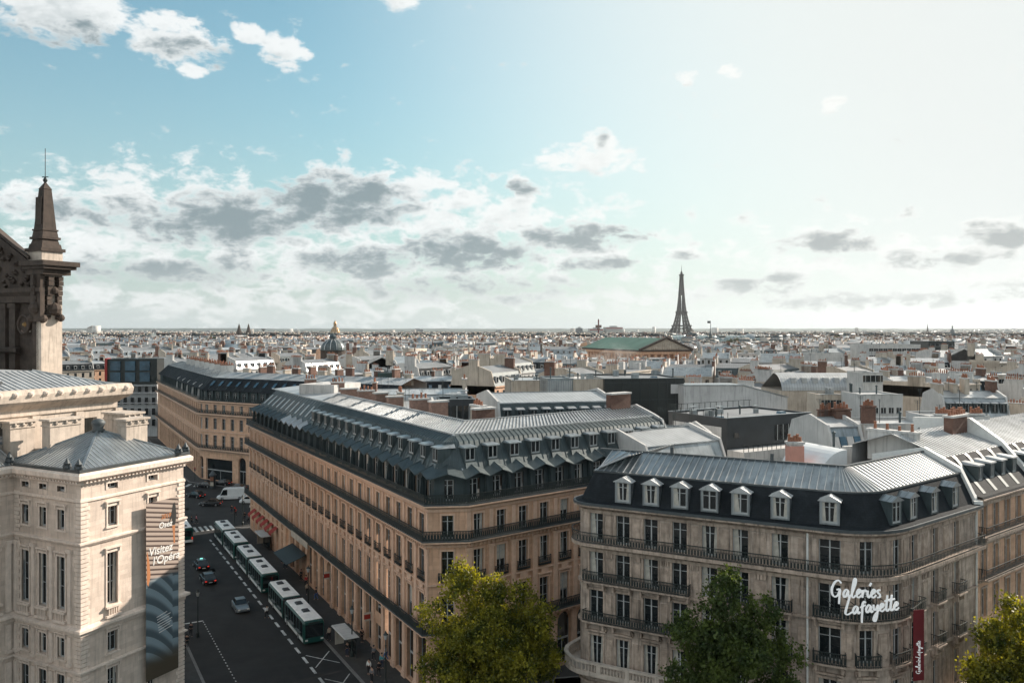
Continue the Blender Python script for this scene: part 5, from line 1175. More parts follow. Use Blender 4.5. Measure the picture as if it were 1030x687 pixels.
for (u0, u1, v, z, lb) in ((827, 838, 415, 28.6, 'tall brick chimney stack beside the penthouse roof rail'), (841, 856, 414, 28.8, 'broad brick chimney stack above the teal skylight roof'), (871, 881, 411, 29.0, 'tall brick chimney stack right of the teal skylight roof')):
    block('chimney_stack', lb, u0, u1, v, z, 6, 1.2, M['brick'], M['plaster'], 14, None, 0, lambda r, w, z=z: lchim(r, w / 2, .6, w, .9, z - .1, z + .1, [M['brick'], M['brick']], 5), cat='chimney')
# vaulted zinc roof and white stair tower
m_, w = setup(786, 880, 393, 24.4, 3, 13); root = empty('town_house', (0, 0, 0), 0, 'long curved seamed zinc roof with small skylights left of the white stair tower', 'building'); mb = MB(); K = 8
mb.box(0, w, 0, 13, 0, 24.4); mb.build('wall', M['plaster_cream'], root); mb = MB()
pr = [(-.2 + 5.2 * (1 - cos(pi / 2 * k / K)), 24.4 + 3.8 * sin(pi / 2 * k / K)) for k in range(K + 1)]; pr += [(13.2, 24.4)]
for k in range(len(pr) - 1): mb.quad((0, pr[k][0], pr[k][1]), (w, pr[k][0], pr[k][1]), (w, pr[k + 1][0], pr[k + 1][1]), (0, pr[k + 1][0], pr[k + 1][1]))
mb.build('vaulted_roof', M['zinc_seam'], root)
for k in range(7): d = MB(); cx = 3 + k * (w - 4) / 7; d.box(cx - .5, cx + .5, .3, 1.6, 26.0, 27.3); d.build('skylight', M['frame'], root)
finish(root, m_)
block('stair_tower', 'white stair tower with a row of top windows beside the curved zinc roof', 868, 888, 375, 29.6, 3, 7, M['plaster'], M['plaster'], 0, (4, 1, 1.0, 1.3, 27.5, 29.3), .3, cat='stair tower')
block('town_house', 'white gable block right of the stair tower and brick stack', 869, 908, 397, 27.6, 4, 8, M['plaster'], M['plaster_grey'], 0, (5, 1, .8, .9, 24, 26), .3)
block('town_house', 'cream attic block with windows under the curved zinc roof', 826, 850, 397, 27.0, 3, 6, M['plaster_cream'], M['zinc_light'], 0, (4, 1, 1.0, 1.6, 24, 26.5), .3)
house('town_house', 'wide black slate roof with white ridge and skylights at right', 899, 1006, 384, 25.8, 2, 13, 4.0, M['plaster_cream'], M['slate'], M['zinc_light'], 0, 14, 0, 4)
house('town_house', 'blue grey mansard with a rank of leaning dormers near the right edge', 950, 1016, 401, 26.0, -6, 11, 4.0, M['plaster_cream'], M['zinc'], M['zinc_light'], 7, 0, 0, 4)
block('town_house', 'cream building with regular windows at the right photo edge', 990, 1060, 377, 25.4, -4, 14, M['plaster_cream'], M['zinc_light'], 0, (10, 3, 1.5, 2.0, 14, 25), .4)
block('town_house', 'tall white blind fronted building catching light above the vaulted zinc roof', 820, 848, 355, 29.8, 4, 14, M['plaster'], M['plaster'], 0, (2, 2, 1.3, 1.4, 18, 26), .4)
block('town_house', 'broad white modern building far off right of the blind fronted one', 874, 926, 346.5, 31, 2, 22, M['plaster'], M['plaster'], 0, (11, 3, 2.2, 1.4, 19, 30), .4)
block('town_house', 'black modern building far off beside the broad white one', 934, 960, 343.5, 31.5, 0, 24, M['black_panel'], M['dark_metal'], 0, (6, 2, 3, 1.6, 24, 31), .4)
# blue glass building across the square, left
def glassb(root, w):
    s = MB(); s.box(-.8, -.01, -.4, 3, 20, 28.2); s.build('red_fin', mat('red_panel', (.35, .03, .025), .6, noise=(.5, .1)), root)
    for i in range(3):
        for j in range(2):
            o = MB(); o.box(1.2 + i * (w - 2) / 3, 1.2 + i * (w - 2) / 3 + w * .2, -.5, -.004, 19.8 + j * 4.0, 23.2 + j * 4.0); o.build('bay_window', M['glass_blue'], root)
    mb = MB(); mb.box(0, w, -.3, -.005, 18.2, 18.7); mb.box(0, w, -.35, -.005, 15.6, 16.0); mb.box(0, w, -.35, -.005, 12, 12.3); mb.build('ledge', M['plaster_grey'], root)
    for i in range(7):
        for j in range(4): o = MB(); cx = (i + .5) * w / 7; z = 15.6 - j * 3.9; o.box(cx - .6, cx + .6, -.04, -.004, z, z + 2.4); o.build('window', M['glass'], root)
block('office_block', 'blue glazed office block with a red fin left of the junction building', 108, 158, 361, 28, 3, 7, M['black_panel'], M['dark_metal'], 19.01, None, .4, glassb, cat='office block')
block('grey_building', 'pale grey windowed front below the blue glazed storeys', 108, 158, 386, 19.0, 3, 7, M['plaster_grey'], M['zinc'], 0, None, 0, cat='building')
# ============================================================ ordinary town houses
E2 = (-80.0, 212.0)
I0_ = line_x(A_, D1, B_, D2)
RES += [[(F_[0] - 20, F_[1] + 6), (I0_[0], I0_[1] - 5), (G_[0] + 4, G_[1] - 4), (G_[0] - 6, G_[1] + 14), (F_[0] + 30, F_[1] + 8)],
        [(-300, 0), (60, 0), (G_[0] + 4, G_[1]), (F_[0], F_[1] + 45), (-300, F_[1] + 45)],
        [(E2[0] - 45, E2[1] - 25), (E2[0] + 66, E2[1] - 60), (E2[0] + 72, E2[1] - 12), (E2[0] - 28, E2[1] + 110), (E2[0] - 75, E2[1] + 105)],
        [(0, 0), (300, 0), (300, 118), (70, 124), (0, 112)],
        [(-135, 480), (-75, 480), (-75, 560), (-135, 560)], [(76, 600), (150, 600), (150, 655), (118, 750), (40, 750), (55, 690)],
        [(-210, 180), (-95, 180), (-140, 330), (-210, 330)]]
def townhouse(w, d, h, kind, seed, low=False):
    """parts of one house about its centre: dict name -> MB with its own material list"""
    rnd = random.Random(seed); P = {}
    wall = [M['plaster_cream'], M['plaster'], M['stone_b'], M['plaster_grey'], M['plaster_cream']][seed % 5]
    ZL = M['roof_far'] if seed % 3 else M['zinc_light']
    wb = MB(); x0, x1, y0, y1 = -w / 2, w / 2, -d / 2, d / 2
    wb.box(x0, x1, y0, y1, 0, h)
    if not low:
        nf = 3; nx = max(3, int(w / 2.8))
        for j in range(nf):
            for i in range(nx):
                cx = x0 + (i + .5) * w / nx; cz = h - 1.9 - 3.2 * j
                for yy, s in ((y0, -1), (y1, 1)):
                    q = [(cx - .5, yy + .02 * s, cz - .95), (cx + .5, yy + .02 * s, cz - .95), (cx + .5, yy + .02 * s, cz + .95), (cx - .5, yy + .02 * s, cz + .95)]
                    wb.add(q if s < 0 else q[::-1], [(0, 1, 2, 3)], 1)
        wb.box(x0, x1, y0 - .3, y0, h - .3, h - .002); wb.box(x0, x1, y1, y1 + .3, h - .3, h - .002)
    P['wall'] = (wb, [wall, M['glass']])
    rb = MB(); ck = MB()
    if kind == 'flat':
        rb.box(x0 + .3, x1 - .3, y0 + .3, y1 - .3, h + .002, h + .1, 0)
        for k in range(2 if low else 4):
            a = rnd.uniform(x0 + 2, x1 - 3); b = rnd.uniform(y0 + 2, y1 - 3); s = rnd.uniform(1, 2.6); rb.box(a, a + s, b, b + s * .8, h + .1, h + rnd.uniform(.8, 2.4), 1)
        P['roof'] = (rb, [M['plaster_grey'] if seed % 2 else M['roof_far'], M['plaster']]); zr = h + .6
    elif kind == 'gable':
        zr = h + d * .2; rb.add([(x0, y0 - .2, h), (x1, y0 - .2, h), (x1, 0, zr), (x0, 0, zr), (x1, y1 + .2, h), (x0, y1 + .2, h)], [(0, 1, 2, 3), (3, 2, 4, 5), (0, 3, 5), (1, 4, 2)], 0)
        P['roof'] = (rb, [[M['zinc_seam'], M['roof_far'], M['zinc']][seed % 3]])
    else:
        s = 2.9; zr = h + s + 1.3; a = 1.1
        rb.add([(x0, y0 - .1, h), (x1, y0 - .1, h), (x1, y0 + a, h + s), (x0, y0 + a, h + s), (x1, y1 + .1, h), (x0, y1 + .1, h), (x0, y1 - a, h + s), (x1, y1 - a, h + s), (x0, 0, zr), (x1, 0, zr)],
               [(0, 1, 2, 3), (4, 5, 6, 7)], 0)
        rb.add([(x0, y0 + a, h + s), (x1, y0 + a, h + s), (x1, 0, zr), (x0, 0, zr), (x1, y1 - a, h + s), (x0, y1 - a, h + s)], [(0, 1, 2, 3), (3, 2, 4, 5)], 1)
        if low: rb.add([(x0, y0, h), (x0, y0 + a, h + s), (x0, 0, zr), (x0, y1 - a, h + s), (x0, y1, h)], [(0, 1, 2, 3, 4)], 2); rb.add([(x1, y0, h), (x1, y0 + a, h + s), (x1, 0, zr), (x1, y1 - a, h + s), (x1, y1, h)], [(4, 3, 2, 1, 0)], 2)
        P['roof'] = (rb, [[M['slate'], M['zinc_dark'], M['zinc']][seed % 3], [ZL, M['roof_far']][seed % 2], wall])
        if not low:
            db = MB(); n = max(3, int(w / 3))
            for k in range(n):
                cx = x0 + (k + .5) * w / n
                for sg in (-1, 1):
                    ya = (y0 + .05) if sg < 0 else (y1 - .05)
                    db.box(cx - .55, cx + .55, min(ya, ya - sg * 1.3), max(ya, ya - sg * 1.3), h + .7, h + 2.2, 0)
                    yy = ya + sg * .01; q = [(cx - .4, yy, h + .85), (cx + .4, yy, h + .85), (cx + .4, yy, h + 2.0), (cx - .4, yy, h + 2.0)]; db.add(q if sg < 0 else q[::-1], [(0, 1, 2, 3)], 1)
            P['dormers'] = (db, [M['zinc_light'], M['glass']])
    if not low:
        ab = MB()
        for k in range(1): x_, y_ = rnd.uniform(x0 + 1, x1 - 1), rnd.uniform(-1, 1); hh = rnd.uniform(1.8, 3.2); ab.tube((x_, y_, zr - .6), (x_, y_, zr + hh), .05, None, 4); ab.bar((x_ - .5, y_, zr + hh - .1), (x_ + .5, y_, zr + hh - .1), .05, .05); ab.bar((x_ - .4, y_, zr + hh - .35), (x_ + .4, y_, zr + hh - .35), .05, .05)
        P['aerial'] = (ab, [M['iron']])
    pb = MB()
    for x in ((x0, x1 - .35) if not low else (x0,)):
        ht = zr + .3; pr = [(y0, h + .1), (y0 + 1, ht - 1.2), (-1.5, ht), (1.5, ht), (y1 - 1, ht - 1.2), (y1, h + .1)]
        if kind == 'flat': pr = [(y0, h + .8), (y0 + 1, h + .8), (0, h + .8), (1, h + .8), (y1 - 1, h + .8), (y1, h + .8)]
        n = len(pr); pb.add([(x, y, z) for y, z in pr] + [(x + .35, y, z) for y, z in pr] + [(x, y0, h - 2), (x, y1, h - 2), (x + .35, y0, h - 2), (x + .35, y1, h - 2)],
            [(12,) + tuple(range(n)) + (13,), (15,) + tuple(range(2 * n - 1, n - 1, -1)) + (14,)] + [(i, i + n, i + n + 1, i + 1) for i in range(n - 1)])
    if not low: P['party_wall'] = (pb, [[M['plaster'], M['plaster_cream'], M['plaster']][seed % 3]])
    for k in range(rnd.choice([2, 3, 3, 4])):
        cb = MB(); x = (x0 + .2) if k % 2 == 0 else (x1 - .2); y = rnd.uniform(-d * .3, d * .3); L = rnd.uniform(1.2, 2.6); zt = zr + rnd.uniform(.8, 2.2)
        cb.box(x - .4, x + .4, y - L, y + L, h, zt, 0)
        if not low: cb.box(x - .5, x + .5, y - L - .1, y + L + .1, zt + .002, zt + .18, 1)
        n = int(L * 2 / .45)
        if low: cb.box(x - .2, x + .2, y - L * .9, y + L * .9, zt, zt + .5, 2)
        else:
            for q in range(n): cb.lathe(x, y - L + (q + .5) * 2 * L / n, [(.15, zt + .18), (.12, zt + .18 + rnd.uniform(.35, .9))], 5, 2)
        P['chimney%d' % k] = (cb, [[M['brick'], M['plaster_cream'], M['plaster'], M['plaster_cream'], M['plaster'], M['plaster_cream'], M['plaster_grey']][(seed + k) % 7], M['plaster_grey'], M['terracotta']])
    return P
WALLN = ['cream rendered', 'white rendered', 'tan stone', 'grey rendered', 'pale cream']
ROOFN = {'flat': 'flat roofed', 'gable': 'gabled zinc', 'mansard': 'mansard roofed'}
VAR = []
for i in range(18):
    rnd = random.Random(100 + i); kind = ['mansard', 'mansard', 'gable', 'mansard', 'flat', 'mansard'][i % 6]; w = rnd.uniform(13, 22); d = rnd.uniform(11.5, 13.5); h = rnd.uniform(18, 22.5) + (3 if kind != 'mansard' else 0)
    P = townhouse(w, d, h, kind, i); ms = {}
    for nm, (mb, mt) in P.items(): ms[nm] = mb.build(nm.rstrip('0123456789'), mt, link=False)
    VAR.append((w, d, h, kind, ms, townhouse(w, d, h, kind, i, True)))
def sites(Ymax, seed):
    """plots laid out in blocks whose street grids turn from quarter to quarter"""
    rnd = random.Random(seed); out = []
    quarters = [((-60, 260), 62), ((120, 200), 38), ((40, 330), -18), ((250, 420), 20), ((-150, 480), 50), ((60, 560), 8), ((330, 700), -30), ((-300, 800), 35), ((100, 950), 60), ((500, 1100), 15), ((-100, 1300), -20), ((-650, 1400), 25), ((700, 1600), 50), ((200, 1700), 5)]
    for qi, (c, a) in enumerate(quarters):
        ca, sa = cos(R(a)), sin(R(a)); y = -900
        row = 0
        while y < 900:
            x = -900 + rnd.uniform(0, 20); run = 0
            while x < 900:
                v = rnd.randrange(len(VAR)); w = VAR[v][0]; xx = x + w / 2; X = c[0] + xx * ca - y * sa; Y = c[1] + xx * sa + y * ca; x += w + .1; run += w
                if run > 75: x += 13; run = 0
                if Y < 100 or Y > Ymax or abs(X) > .66 * Y + 12: continue
                if min(range(len(quarters)), key=lambda k: (quarters[k][0][0] - X) ** 2 + (quarters[k][0][1] - Y) ** 2) != qi: continue
                if any(inside((X + dx, Y + dy), p) for p in RES for dx, dy in ((0, 0), (6, 4), (-6, 4), (6, -4), (-6, -4))): continue
                out.append((X, Y, R(a) + (pi if row % 2 else 0), v, rnd.uniform(.9, 1.1)))
            y += 21.5 if row % 2 == 0 else 26; row += 1
    return sorted(out, key=lambda s: s[1])
S = sites(1500, 5)
S = [(X, Y, a, v, (.72 if 574 < CU + FPX * X / Y < 705 and 320 < Y < 640 else (.85 if 318 < CU + FPX * X / Y < 352 and 300 < Y < 520 else s))) for (X, Y, a, v, s) in S]
def place_name(X, Y):
    u = CU + FPX * X / Y
    side = ('right of the obelisk' if u < 160 else 'left of the grey dome' if u < 300 else 'around the grey dome' if u < 400 else 'left of the green temple roof' if u < 570 else
            'about the green temple roof' if u < 700 else 'below the iron lattice tower' if u < 780 else 'right of the charcoal penthouse' if u < 900 else 'towards the right photo edge')
    dep = 'near' if Y < 190 else 'middle' if Y < 260 else 'further' if Y < 340 else 'distant'
    return side, dep
ONE = S[:285]
for (X, Y, a, v, sc_) in ONE:
    w, d, h, kind, ms, _ = VAR[v]; side, dep = place_name(X, Y)
    root = empty('town_house', (X, Y, 0), a, '%s %s town house in the %s rooftops %s' % (WALLN[v % 5], ROOFN[kind], dep, side), 'building', 'town houses packed behind the boulevards'); root.scale = (1, 1, sc_)
    for nm, me in ms.items(): place(me.name.split('.')[0], me, root)
# the endless rest of the city, past the first few hundred houses: one mass per distance
def mass(name, items, tpl, label=None):
    MATS = []; V = []; F = []; MI = []; base = 0; loops = []
    cache = {}
    for v, P in tpl.items():
        vs = []; fs = []; mi = []
        for nm, (mb, mt) in P.items():
            b = len(vs); vs += mb.v; idx = []
            for m_ in mt:
                if m_ not in MATS: MATS.append(m_)
                idx.append(MATS.index(m_))
            for f, m2 in zip(mb.f, mb.m): fs.append(tuple(i + b for i in f)); mi.append(idx[m2])
        cache[v] = (np.array(vs, dtype=np.float32), np.concatenate([np.array(f) for f in fs]), np.array([len(f) for f in fs]), np.array(mi))
    for (X, Y, a, v, s, sx) in items:
        vs, li, lt, mi = cache[v]; c, s_ = cos(a), sin(a); q = np.empty_like(vs); x = vs[:, 0] * sx; y = vs[:, 1] * sx
        q[:, 0] = x * c - y * s_ + X; q[:, 1] = x * s_ + y * c + Y; q[:, 2] = vs[:, 2] * s + (terrain(X, Y) if Y > 3500 else 0)
        V.append(q); F.append(li + base); loops.append(lt); MI.append(mi); base += len(vs)
    V = np.concatenate(V); F = np.concatenate(F); LT = np.concatenate(loops); MI = np.concatenate(MI)
    me = bpy.data.meshes.new(name); me.vertices.add(len(V)); me.vertices.foreach_set('co', V.ravel()); me.loops.add(len(F)); me.loops.foreach_set('vertex_index', F.astype(np.int32))
    me.polygons.add(len(LT)); st_ = np.concatenate([[0], np.cumsum(LT)[:-1]]).astype(np.int32); me.polygons.foreach_set('loop_start', st_); me.polygons.foreach_set('loop_total', LT.astype(np.int32)); me.polygons.foreach_set('material_index', MI.astype(np.int32))
    for m_ in MATS: me.materials.append(m_)
    me.update(calc_edges=True); uvmap(me); o = place(name, me); tag(o, label, 'rooftops', None, 'stuff'); return o
HB = {}
def terrain(X, Y):
    r = hypot(X, Y)
    if r < 7800: return 0.
    azd = math.degrees(atan2(X, Y)); t = min(1, (r - 7800) / 4700); t = t * t * (3 - 2 * t)
    hgt = 66 + 9 * math.exp(-((azd + 22) / 7) ** 2) + 6 * math.exp(-((azd - 14) / 9) ** 2) + 2.5 * sin(azd * .9) + 1.5 * sin(azd * 2.3 + 1) + 5 * math.exp(-((azd + 2) / 10) ** 2)
    return t * hgt
mass('far_rooftops', [(X, Y, a, v, (s * .62 if 672 < CU + FPX * X / Y < 795 and Y > 640 else s), 1.0) for (X, Y, a, v, s) in S[285:]], {i: VAR[i][5] for i in range(len(VAR))}, 'mass of grey zinc and cream rooftops stretching behind the single houses')
tp = {}
fw = [mat('far_block_wall_%d' % k, c, .9, noise=(.02, .2), windows=(4.0, .45, 3.2, .5)) for k, c in enumerate(((.36, .33, .30), (.52, .50, .47), (.27, .235, .20), (.20, .21, .22)))]
for k in range(12):
    mb = MB(); rnd = random.Random(k); w = rnd.uniform(14, 40); d = rnd.uniform(10, 24); h = rnd.uniform(17, 25)
    mb.box(-w / 2, w / 2, -d / 2, d / 2, 0, h, 0)
    if k % 3: mb.box(-w / 2, w / 2, -d / 2, d / 2, h, h + 4, 1, 0, 2.2)
    for j in range(3): a = rnd.uniform(-w / 2, w / 2 - 3); mb.box(a, a + rnd.uniform(1, 3), -1.5, 2, h, h + rnd.uniform(4.5, 7), 2)
    tp[k] = {'a': (mb, [fw[k % 4], [M['zinc'], M['slate'], M['roof_far'], M['zinc_dark']][k % 4], [M['plaster'], M['brick'], M['plaster_cream']][k % 3]])}
for k in range(3):
    mb = MB(); mb.box(-9 - 3 * k, 9 + 3 * k, -7, 7, 0, 40 + 8 * k, 0); tp[12 + k] = {'a': (mb, [fw[1 - k % 2]])}
mb = MB()
for j in range(7): a = random.uniform(0, 6.3); r_ = random.uniform(3, 6); mb.lathe(9 * cos(a) * random.random(), 7 * sin(a) * random.random(), [(r_ * .5, 6), (r_, 12), (r_ * 1.1, 16), (r_ * .7, 20 + r_ * .5), (.3, 21 + r_)], 7)
tp[15] = {'a': (mb, [mat('far_foliage', (.02, .032, .016), .9, noise=(.2, .4))])}
items = []; rnd = random.Random(77); Y = 1500.
while Y < 8600:
    stp = 26 if Y < 3000 else (42 if Y < 5500 else 85); X = -.66 * Y
    while X < .66 * Y:
        v = rnd.randrange(12); f = 1.0 if Y < 5500 else 1.5
        if rnd.random() < .004 and Y > 3500: v = 12 + rnd.randrange(3)
        if rnd.random() < .07 + .25 * (sin(X * .004 + Y * .0011) > .86): v = 15
        x_, y_ = X + rnd.uniform(-9, 9), Y + rnd.uniform(-8, 8)
        if rnd.random() < (.9 if Y < 5500 else .75) and not (100 < x_ < 900 and 2560 < y_ < 2960 and False): items.append((x_, y_, rnd.uniform(0, pi), v, rnd.uniform(.74, 1.2), f))
        X += stp * rnd.uniform(.8, 1.4)
    Y += stp
print('mass items', len(items), len(S))
items = [(x_, y_, a, v, (s * .6 if 672 < CU + FPX * x_ / y_ < 795 and y_ < 1835 else s), f) for (x_, y_, a, v, s, f) in items]
mass('far_city', items, tp, 'hazy mass of the far city running out to the hills on the skyline')
# hills on the horizon: one gently rising sheet
hm = MB(); na, nr = 120, 26
rr = [7600 + (14500 - 7600) * (j / nr) for j in range(nr + 1)]
vs = []
for j in range(nr + 1):
    for i in range(na + 1):
        a = R(-48 + 96 * i / na); X, Y = sin(a) * rr[j], cos(a) * rr[j]; n_ = 3 * sin(i * .9 + j) + 2 * sin(i * 2.1 - j * .7); t = terrain(X, Y); vs.append((X, Y, -2. if j == nr else (.6 + t + (n_ if t > 5 else 0))))
hm.add(vs, [(j * (na + 1) + i, j * (na + 1) + i + 1, (j + 1) * (na + 1) + i + 1, (j + 1) * (na + 1) + i) for j in range(nr) for i in range(na)])
tag(hm.build('hills', mat('wooded_hills', (.03, .05, .045), .95, noise=(.004, .5)), smooth=True), kind='structure')
# ============================================================ landmarks
def eiffel():
    Y = 3500.; X = (685.5 - CU) / FPX * Y; root = empty('lattice_tower', (X, Y, 0), R(6), 'tall dark iron lattice tower rising alone above the far rooftops', 'tower')
    ir = mat('brown_painted_iron', (.016, .012, .010), .7, noise=(.02, .2))
    prof = [(0, 52), (30, 38), (57, 29), (85, 22), (115, 16.5), (150, 12.5), (190, 9.2), (230, 6.6), (270, 5.0)]
    def hw(z):
        for (a, b), (c, d) in zip(prof, prof[1:]):
            if z <= c: return b + (d - b) * (z - a) / (c - a)
        return prof[-1][1]
    def lw(z): return 25 - 13 * min(1, z / 57) if z < 57 else (12 - 4 * (z - 57) / 58 if z < 115 else 7 * (1 - (z - 115) / 75) + 2.5)
    for sx in (-1, 1):
        for sy in (-1, 1):
            mb = MB(); zs = [0, 14, 28, 42, 57, 72, 86, 100, 115, 130, 145, 160, 175, 188]; prev = None
            for z in zs:
                h = hw(z); w = min(lw(z), h * .98); c = [(sx * h, sy * h, z), (sx * (h - w), sy * h, z), (sx * (h - w), sy * (h - w), z), (sx * h, sy * (h - w), z)]
                if prev:
                    for k in range(4):
                        t = 3.4 if z < 116 else 2.8
                        mb.bar(prev[k], c[k], t, t); mb.bar(prev[k], c[(k + 1) % 4], 1.6, 1.6); mb.bar(prev[(k + 1) % 4], c[k], 1.6, 1.6); mb.bar(c[k], c[(k + 1) % 4], 1.5, 1.5)
                prev = c
            mb.build('leg', ir, root)
    mb = MB(); zs = [188 + 9.5 * k for k in range(10)]; prev = None
    for z in zs:
        h = hw(z); c = [(h, h, z), (-h, h, z), (-h, -h, z), (h, -h, z)]
        if prev:
            for k in range(4):
                mb.bar(prev[k], c[k], 3.4, 3.4); mb.bar(prev[k], c[(k + 1) % 4], 2.6, 2.6); mb.bar(prev[(k + 1) % 4], c[k], 2.6, 2.6); mb.bar(c[k], c[(k + 1) % 4], 1.4, 1.4)
        prev = c
    mb.build('shaft', ir, root)
    for (z, h, t) in ((57, 33, 6), (115, 20, 5), (273, 8, 5)): mb = MB(); mb.box(-h, h, -h, h, z - 1, z + t, 0, -1, -1); mb.build('platform', ir, root)
    for k in range(4):      # arches under the first platform
        mb = MB(); a = k * pi / 2
        for j in range(12):
            p, q = pi * j / 12, pi * (j + 1) / 12; r = 37; f = lambda t: (cos(a) * r * cos(t) + sin(a) * 52, sin(a) * r * cos(t) - cos(a) * 52, 12 + 40 * sin(t))
            g_ = lambda t: (cos(a) * r * cos(t) + sin(a) * (52 - 14 * sin(t)), sin(a) * r * cos(t) - cos(a) * (52 - 14 * sin(t)), 12 + 40 * sin(t)); mb.bar(g_(p), g_(q), 2.5, 3)
        mb.build('arch', ir, root)
    mb = MB(); mb.lathe(0, 0, [(5, 276), (5.5, 284), (3, 289), (1.2, 293), (1.1, 305), (.6, 306), (.5, 317)], 8); mb.build('antenna', ir, root)
eiffel()
def temple():
    P0 = Vector((97., 620.)); ax = Vector((-.321, .947)); sd_ = Vector((.947, .321)); a = atan2(sd_.y, sd_.x)
    root = empty('temple_church', (P0.x, P0.y, 0), a, 'colonnaded temple church with a green copper roof and triangular pediment', 'church'); w, L = 43., 108.; ze, zr = 23.6, 32.6
    mb = MB(); mb.box(4, w - 4, 5, L - 4, 0, 20.5); mb.box(0, w, 0, L, 20.5, 22.4); mb.build('wall', M['stone_b'], root)
    mb = MB(); mb.box(-.8, w + .8, -.8, L + .8, 22.4, ze); mb.build('cornice', M['stone_dark'], root)
    mb = MB(); mb.add([(-.9, 2, ze + .02), (-.9, L, ze + .02), (w / 2, L, zr), (w / 2, 2, zr), (w + .9, 2, ze + .02), (w + .9, L, ze + .02)], [(0, 3, 2, 1), (3, 4, 5, 2), (1, 2, 5)]); mb.build('copper_roof', M['green_roof'], root)
    mb = MB(); mb.add([(.5, .2, ze + .01), (w - .5, .2, ze + .01), (w / 2, .2, zr - .6), (.5, 2.5, ze + .01), (w - .5, 2.5, ze + .01), (w / 2, 2.5, zr - .6)], [(0, 1, 2), (3, 5, 4)]); mb.build('pediment', M['plaster_cream'], root)
    mb = MB(); mb.bar((-1, .2, ze + .3), (w / 2, .2, zr + .3), 3.4, 1.3); mb.bar((w + 1, .2, ze + .3), (w / 2, .2, zr + .3), 3.4, 1.3); mb.build('raking_cornice', M['stone_dark'], root)
    mb = MB(); rnd = random.Random(1)
    for k in range(17): x = w * (.22 + .56 * k / 16); mb.lathe(x, -.1, [(.6, ze + .2), (.9, ze + 1.5), (.4, ze + 1.2 + (1 - abs(k - 8) / 9) * 5.5)], 6)
    mb.build('pediment_relief', M['plaster_cream'], root)
    cm = MB(); cm.lathe(0, 0, [(1.1, 0), (1.0, 17), (1.4, 19), (1.4, 20.5)], 8); me = cm.build('column', M['stone_b'], link=False)
    for k in range(8): place('column', me, root, (2 + k * (w - 4) / 7, 2, 0))
    for k in range(1, 18):
        for x in (2, w - 2): place('column', me, root, (x, 2 + k * (L - 4) / 18, 0))
temple()
def dome(name, label, u, Y, vb, vt, r_px, mt, drum=None, cat='church', lantern=None, gold=False):
    X = (u - CU) / FPX * Y; s = Y / FPX; zb, zt = EYE - (vb - HV) * s, EYE - (vt - HV) * s; r = r_px * s; root = empty(name, (X, Y, 0), 0, label, cat)
    mb = MB(); mb.lathe(0, 0, [(r, 0), (r, zb)], 20); mb.build('drum', drum or M['plaster_cream'], root)
    h = (zt - zb); dh = h * .62 if lantern else h; mb = MB(); mb.lathe(0, 0, [(r * 1.06, zb - .02 * h), (r * 1.06, zb + .03 * h)] + [(r * cos(pi / 2 * k / 8), zb + .03 * h + dh * sin(pi / 2 * k / 8)) for k in range(9)], 20); mb.build('dome', mt, root, smooth=False)
    rb = MB()
    for k in range(12):
        a = 2 * pi * k / 12
        for j in range(8):
            f = lambda q: (r * 1.01 * cos(pi / 2 * q / 8) * cos(a), r * 1.01 * cos(pi / 2 * q / 8) * sin(a), zb + .03 * h + dh * sin(pi / 2 * q / 8)); rb.bar(f(j), f(j + .98), r * .05, r * .05)
    rb.build('ribs', drum if gold else M['zinc_light'], root)
    if lantern:
        z0 = zb + .03 * h + dh; mb = MB(); mb.lathe(0, 0, [(r * .28, z0 - .05 * h), (r * .28, z0 + h * .12), (r * .34, z0 + h * .13), (r * .2, z0 + h * .22), (r * .06, z0 + h * .28), (.3, zt)], 10); mb.build('lantern', lantern, root)
    return root
dome('domed_church', 'grey ribbed church dome with small lantern in front of the golden dome', 335, 520, 352, 335, 12.4, M['zinc_teal'], M['stone_dark'], lantern=M['zinc_dark'])
dome('domed_church', 'golden dome with a slender lantern rising behind the grey ribbed dome', 337, 2470, 340, 321.6, 5.4, M['gold'], M['plaster_cream'], lantern=M['gold'], gold=True)
dome('domed_hall', 'small domed tower on the skyline near the right edge', 958, 2600, 336, 327, 2.2, M['zinc_dark'], M['stone_dark'], lantern=M['zinc_dark'])
for (u, lb) in ((240.5, 'left one of the twin pointed church spires on the far skyline'), (250, 'right one of the twin pointed church spires on the far skyline')):
    Y = 1950; X = (u - CU) / FPX * Y; root = empty('church_spire', (X, Y, 0), .4, lb, 'spire', 'twin spires'); k = Y / FPX; zt = EYE - (331 - HV) * k; top = zt
    mb = MB(); mb.box(-6, 6, -6, 6, 0, zt - 14); mb.build('tower', M['stone_dark'], root); mb = MB(); mb.lathe(0, 0, [(6.0, zt - 14), (5.0, zt - 6), (2.4, zt + 6), (.3, zt + 13)], 8)
    for sx in (-1, 1):
        for sy in (-1, 1): mb.lathe(sx * 5, sy * 5, [(1.3, zt - 14), (.05, zt - 3)], 6)
    mb.build('spire', M['stone_dark'], root)
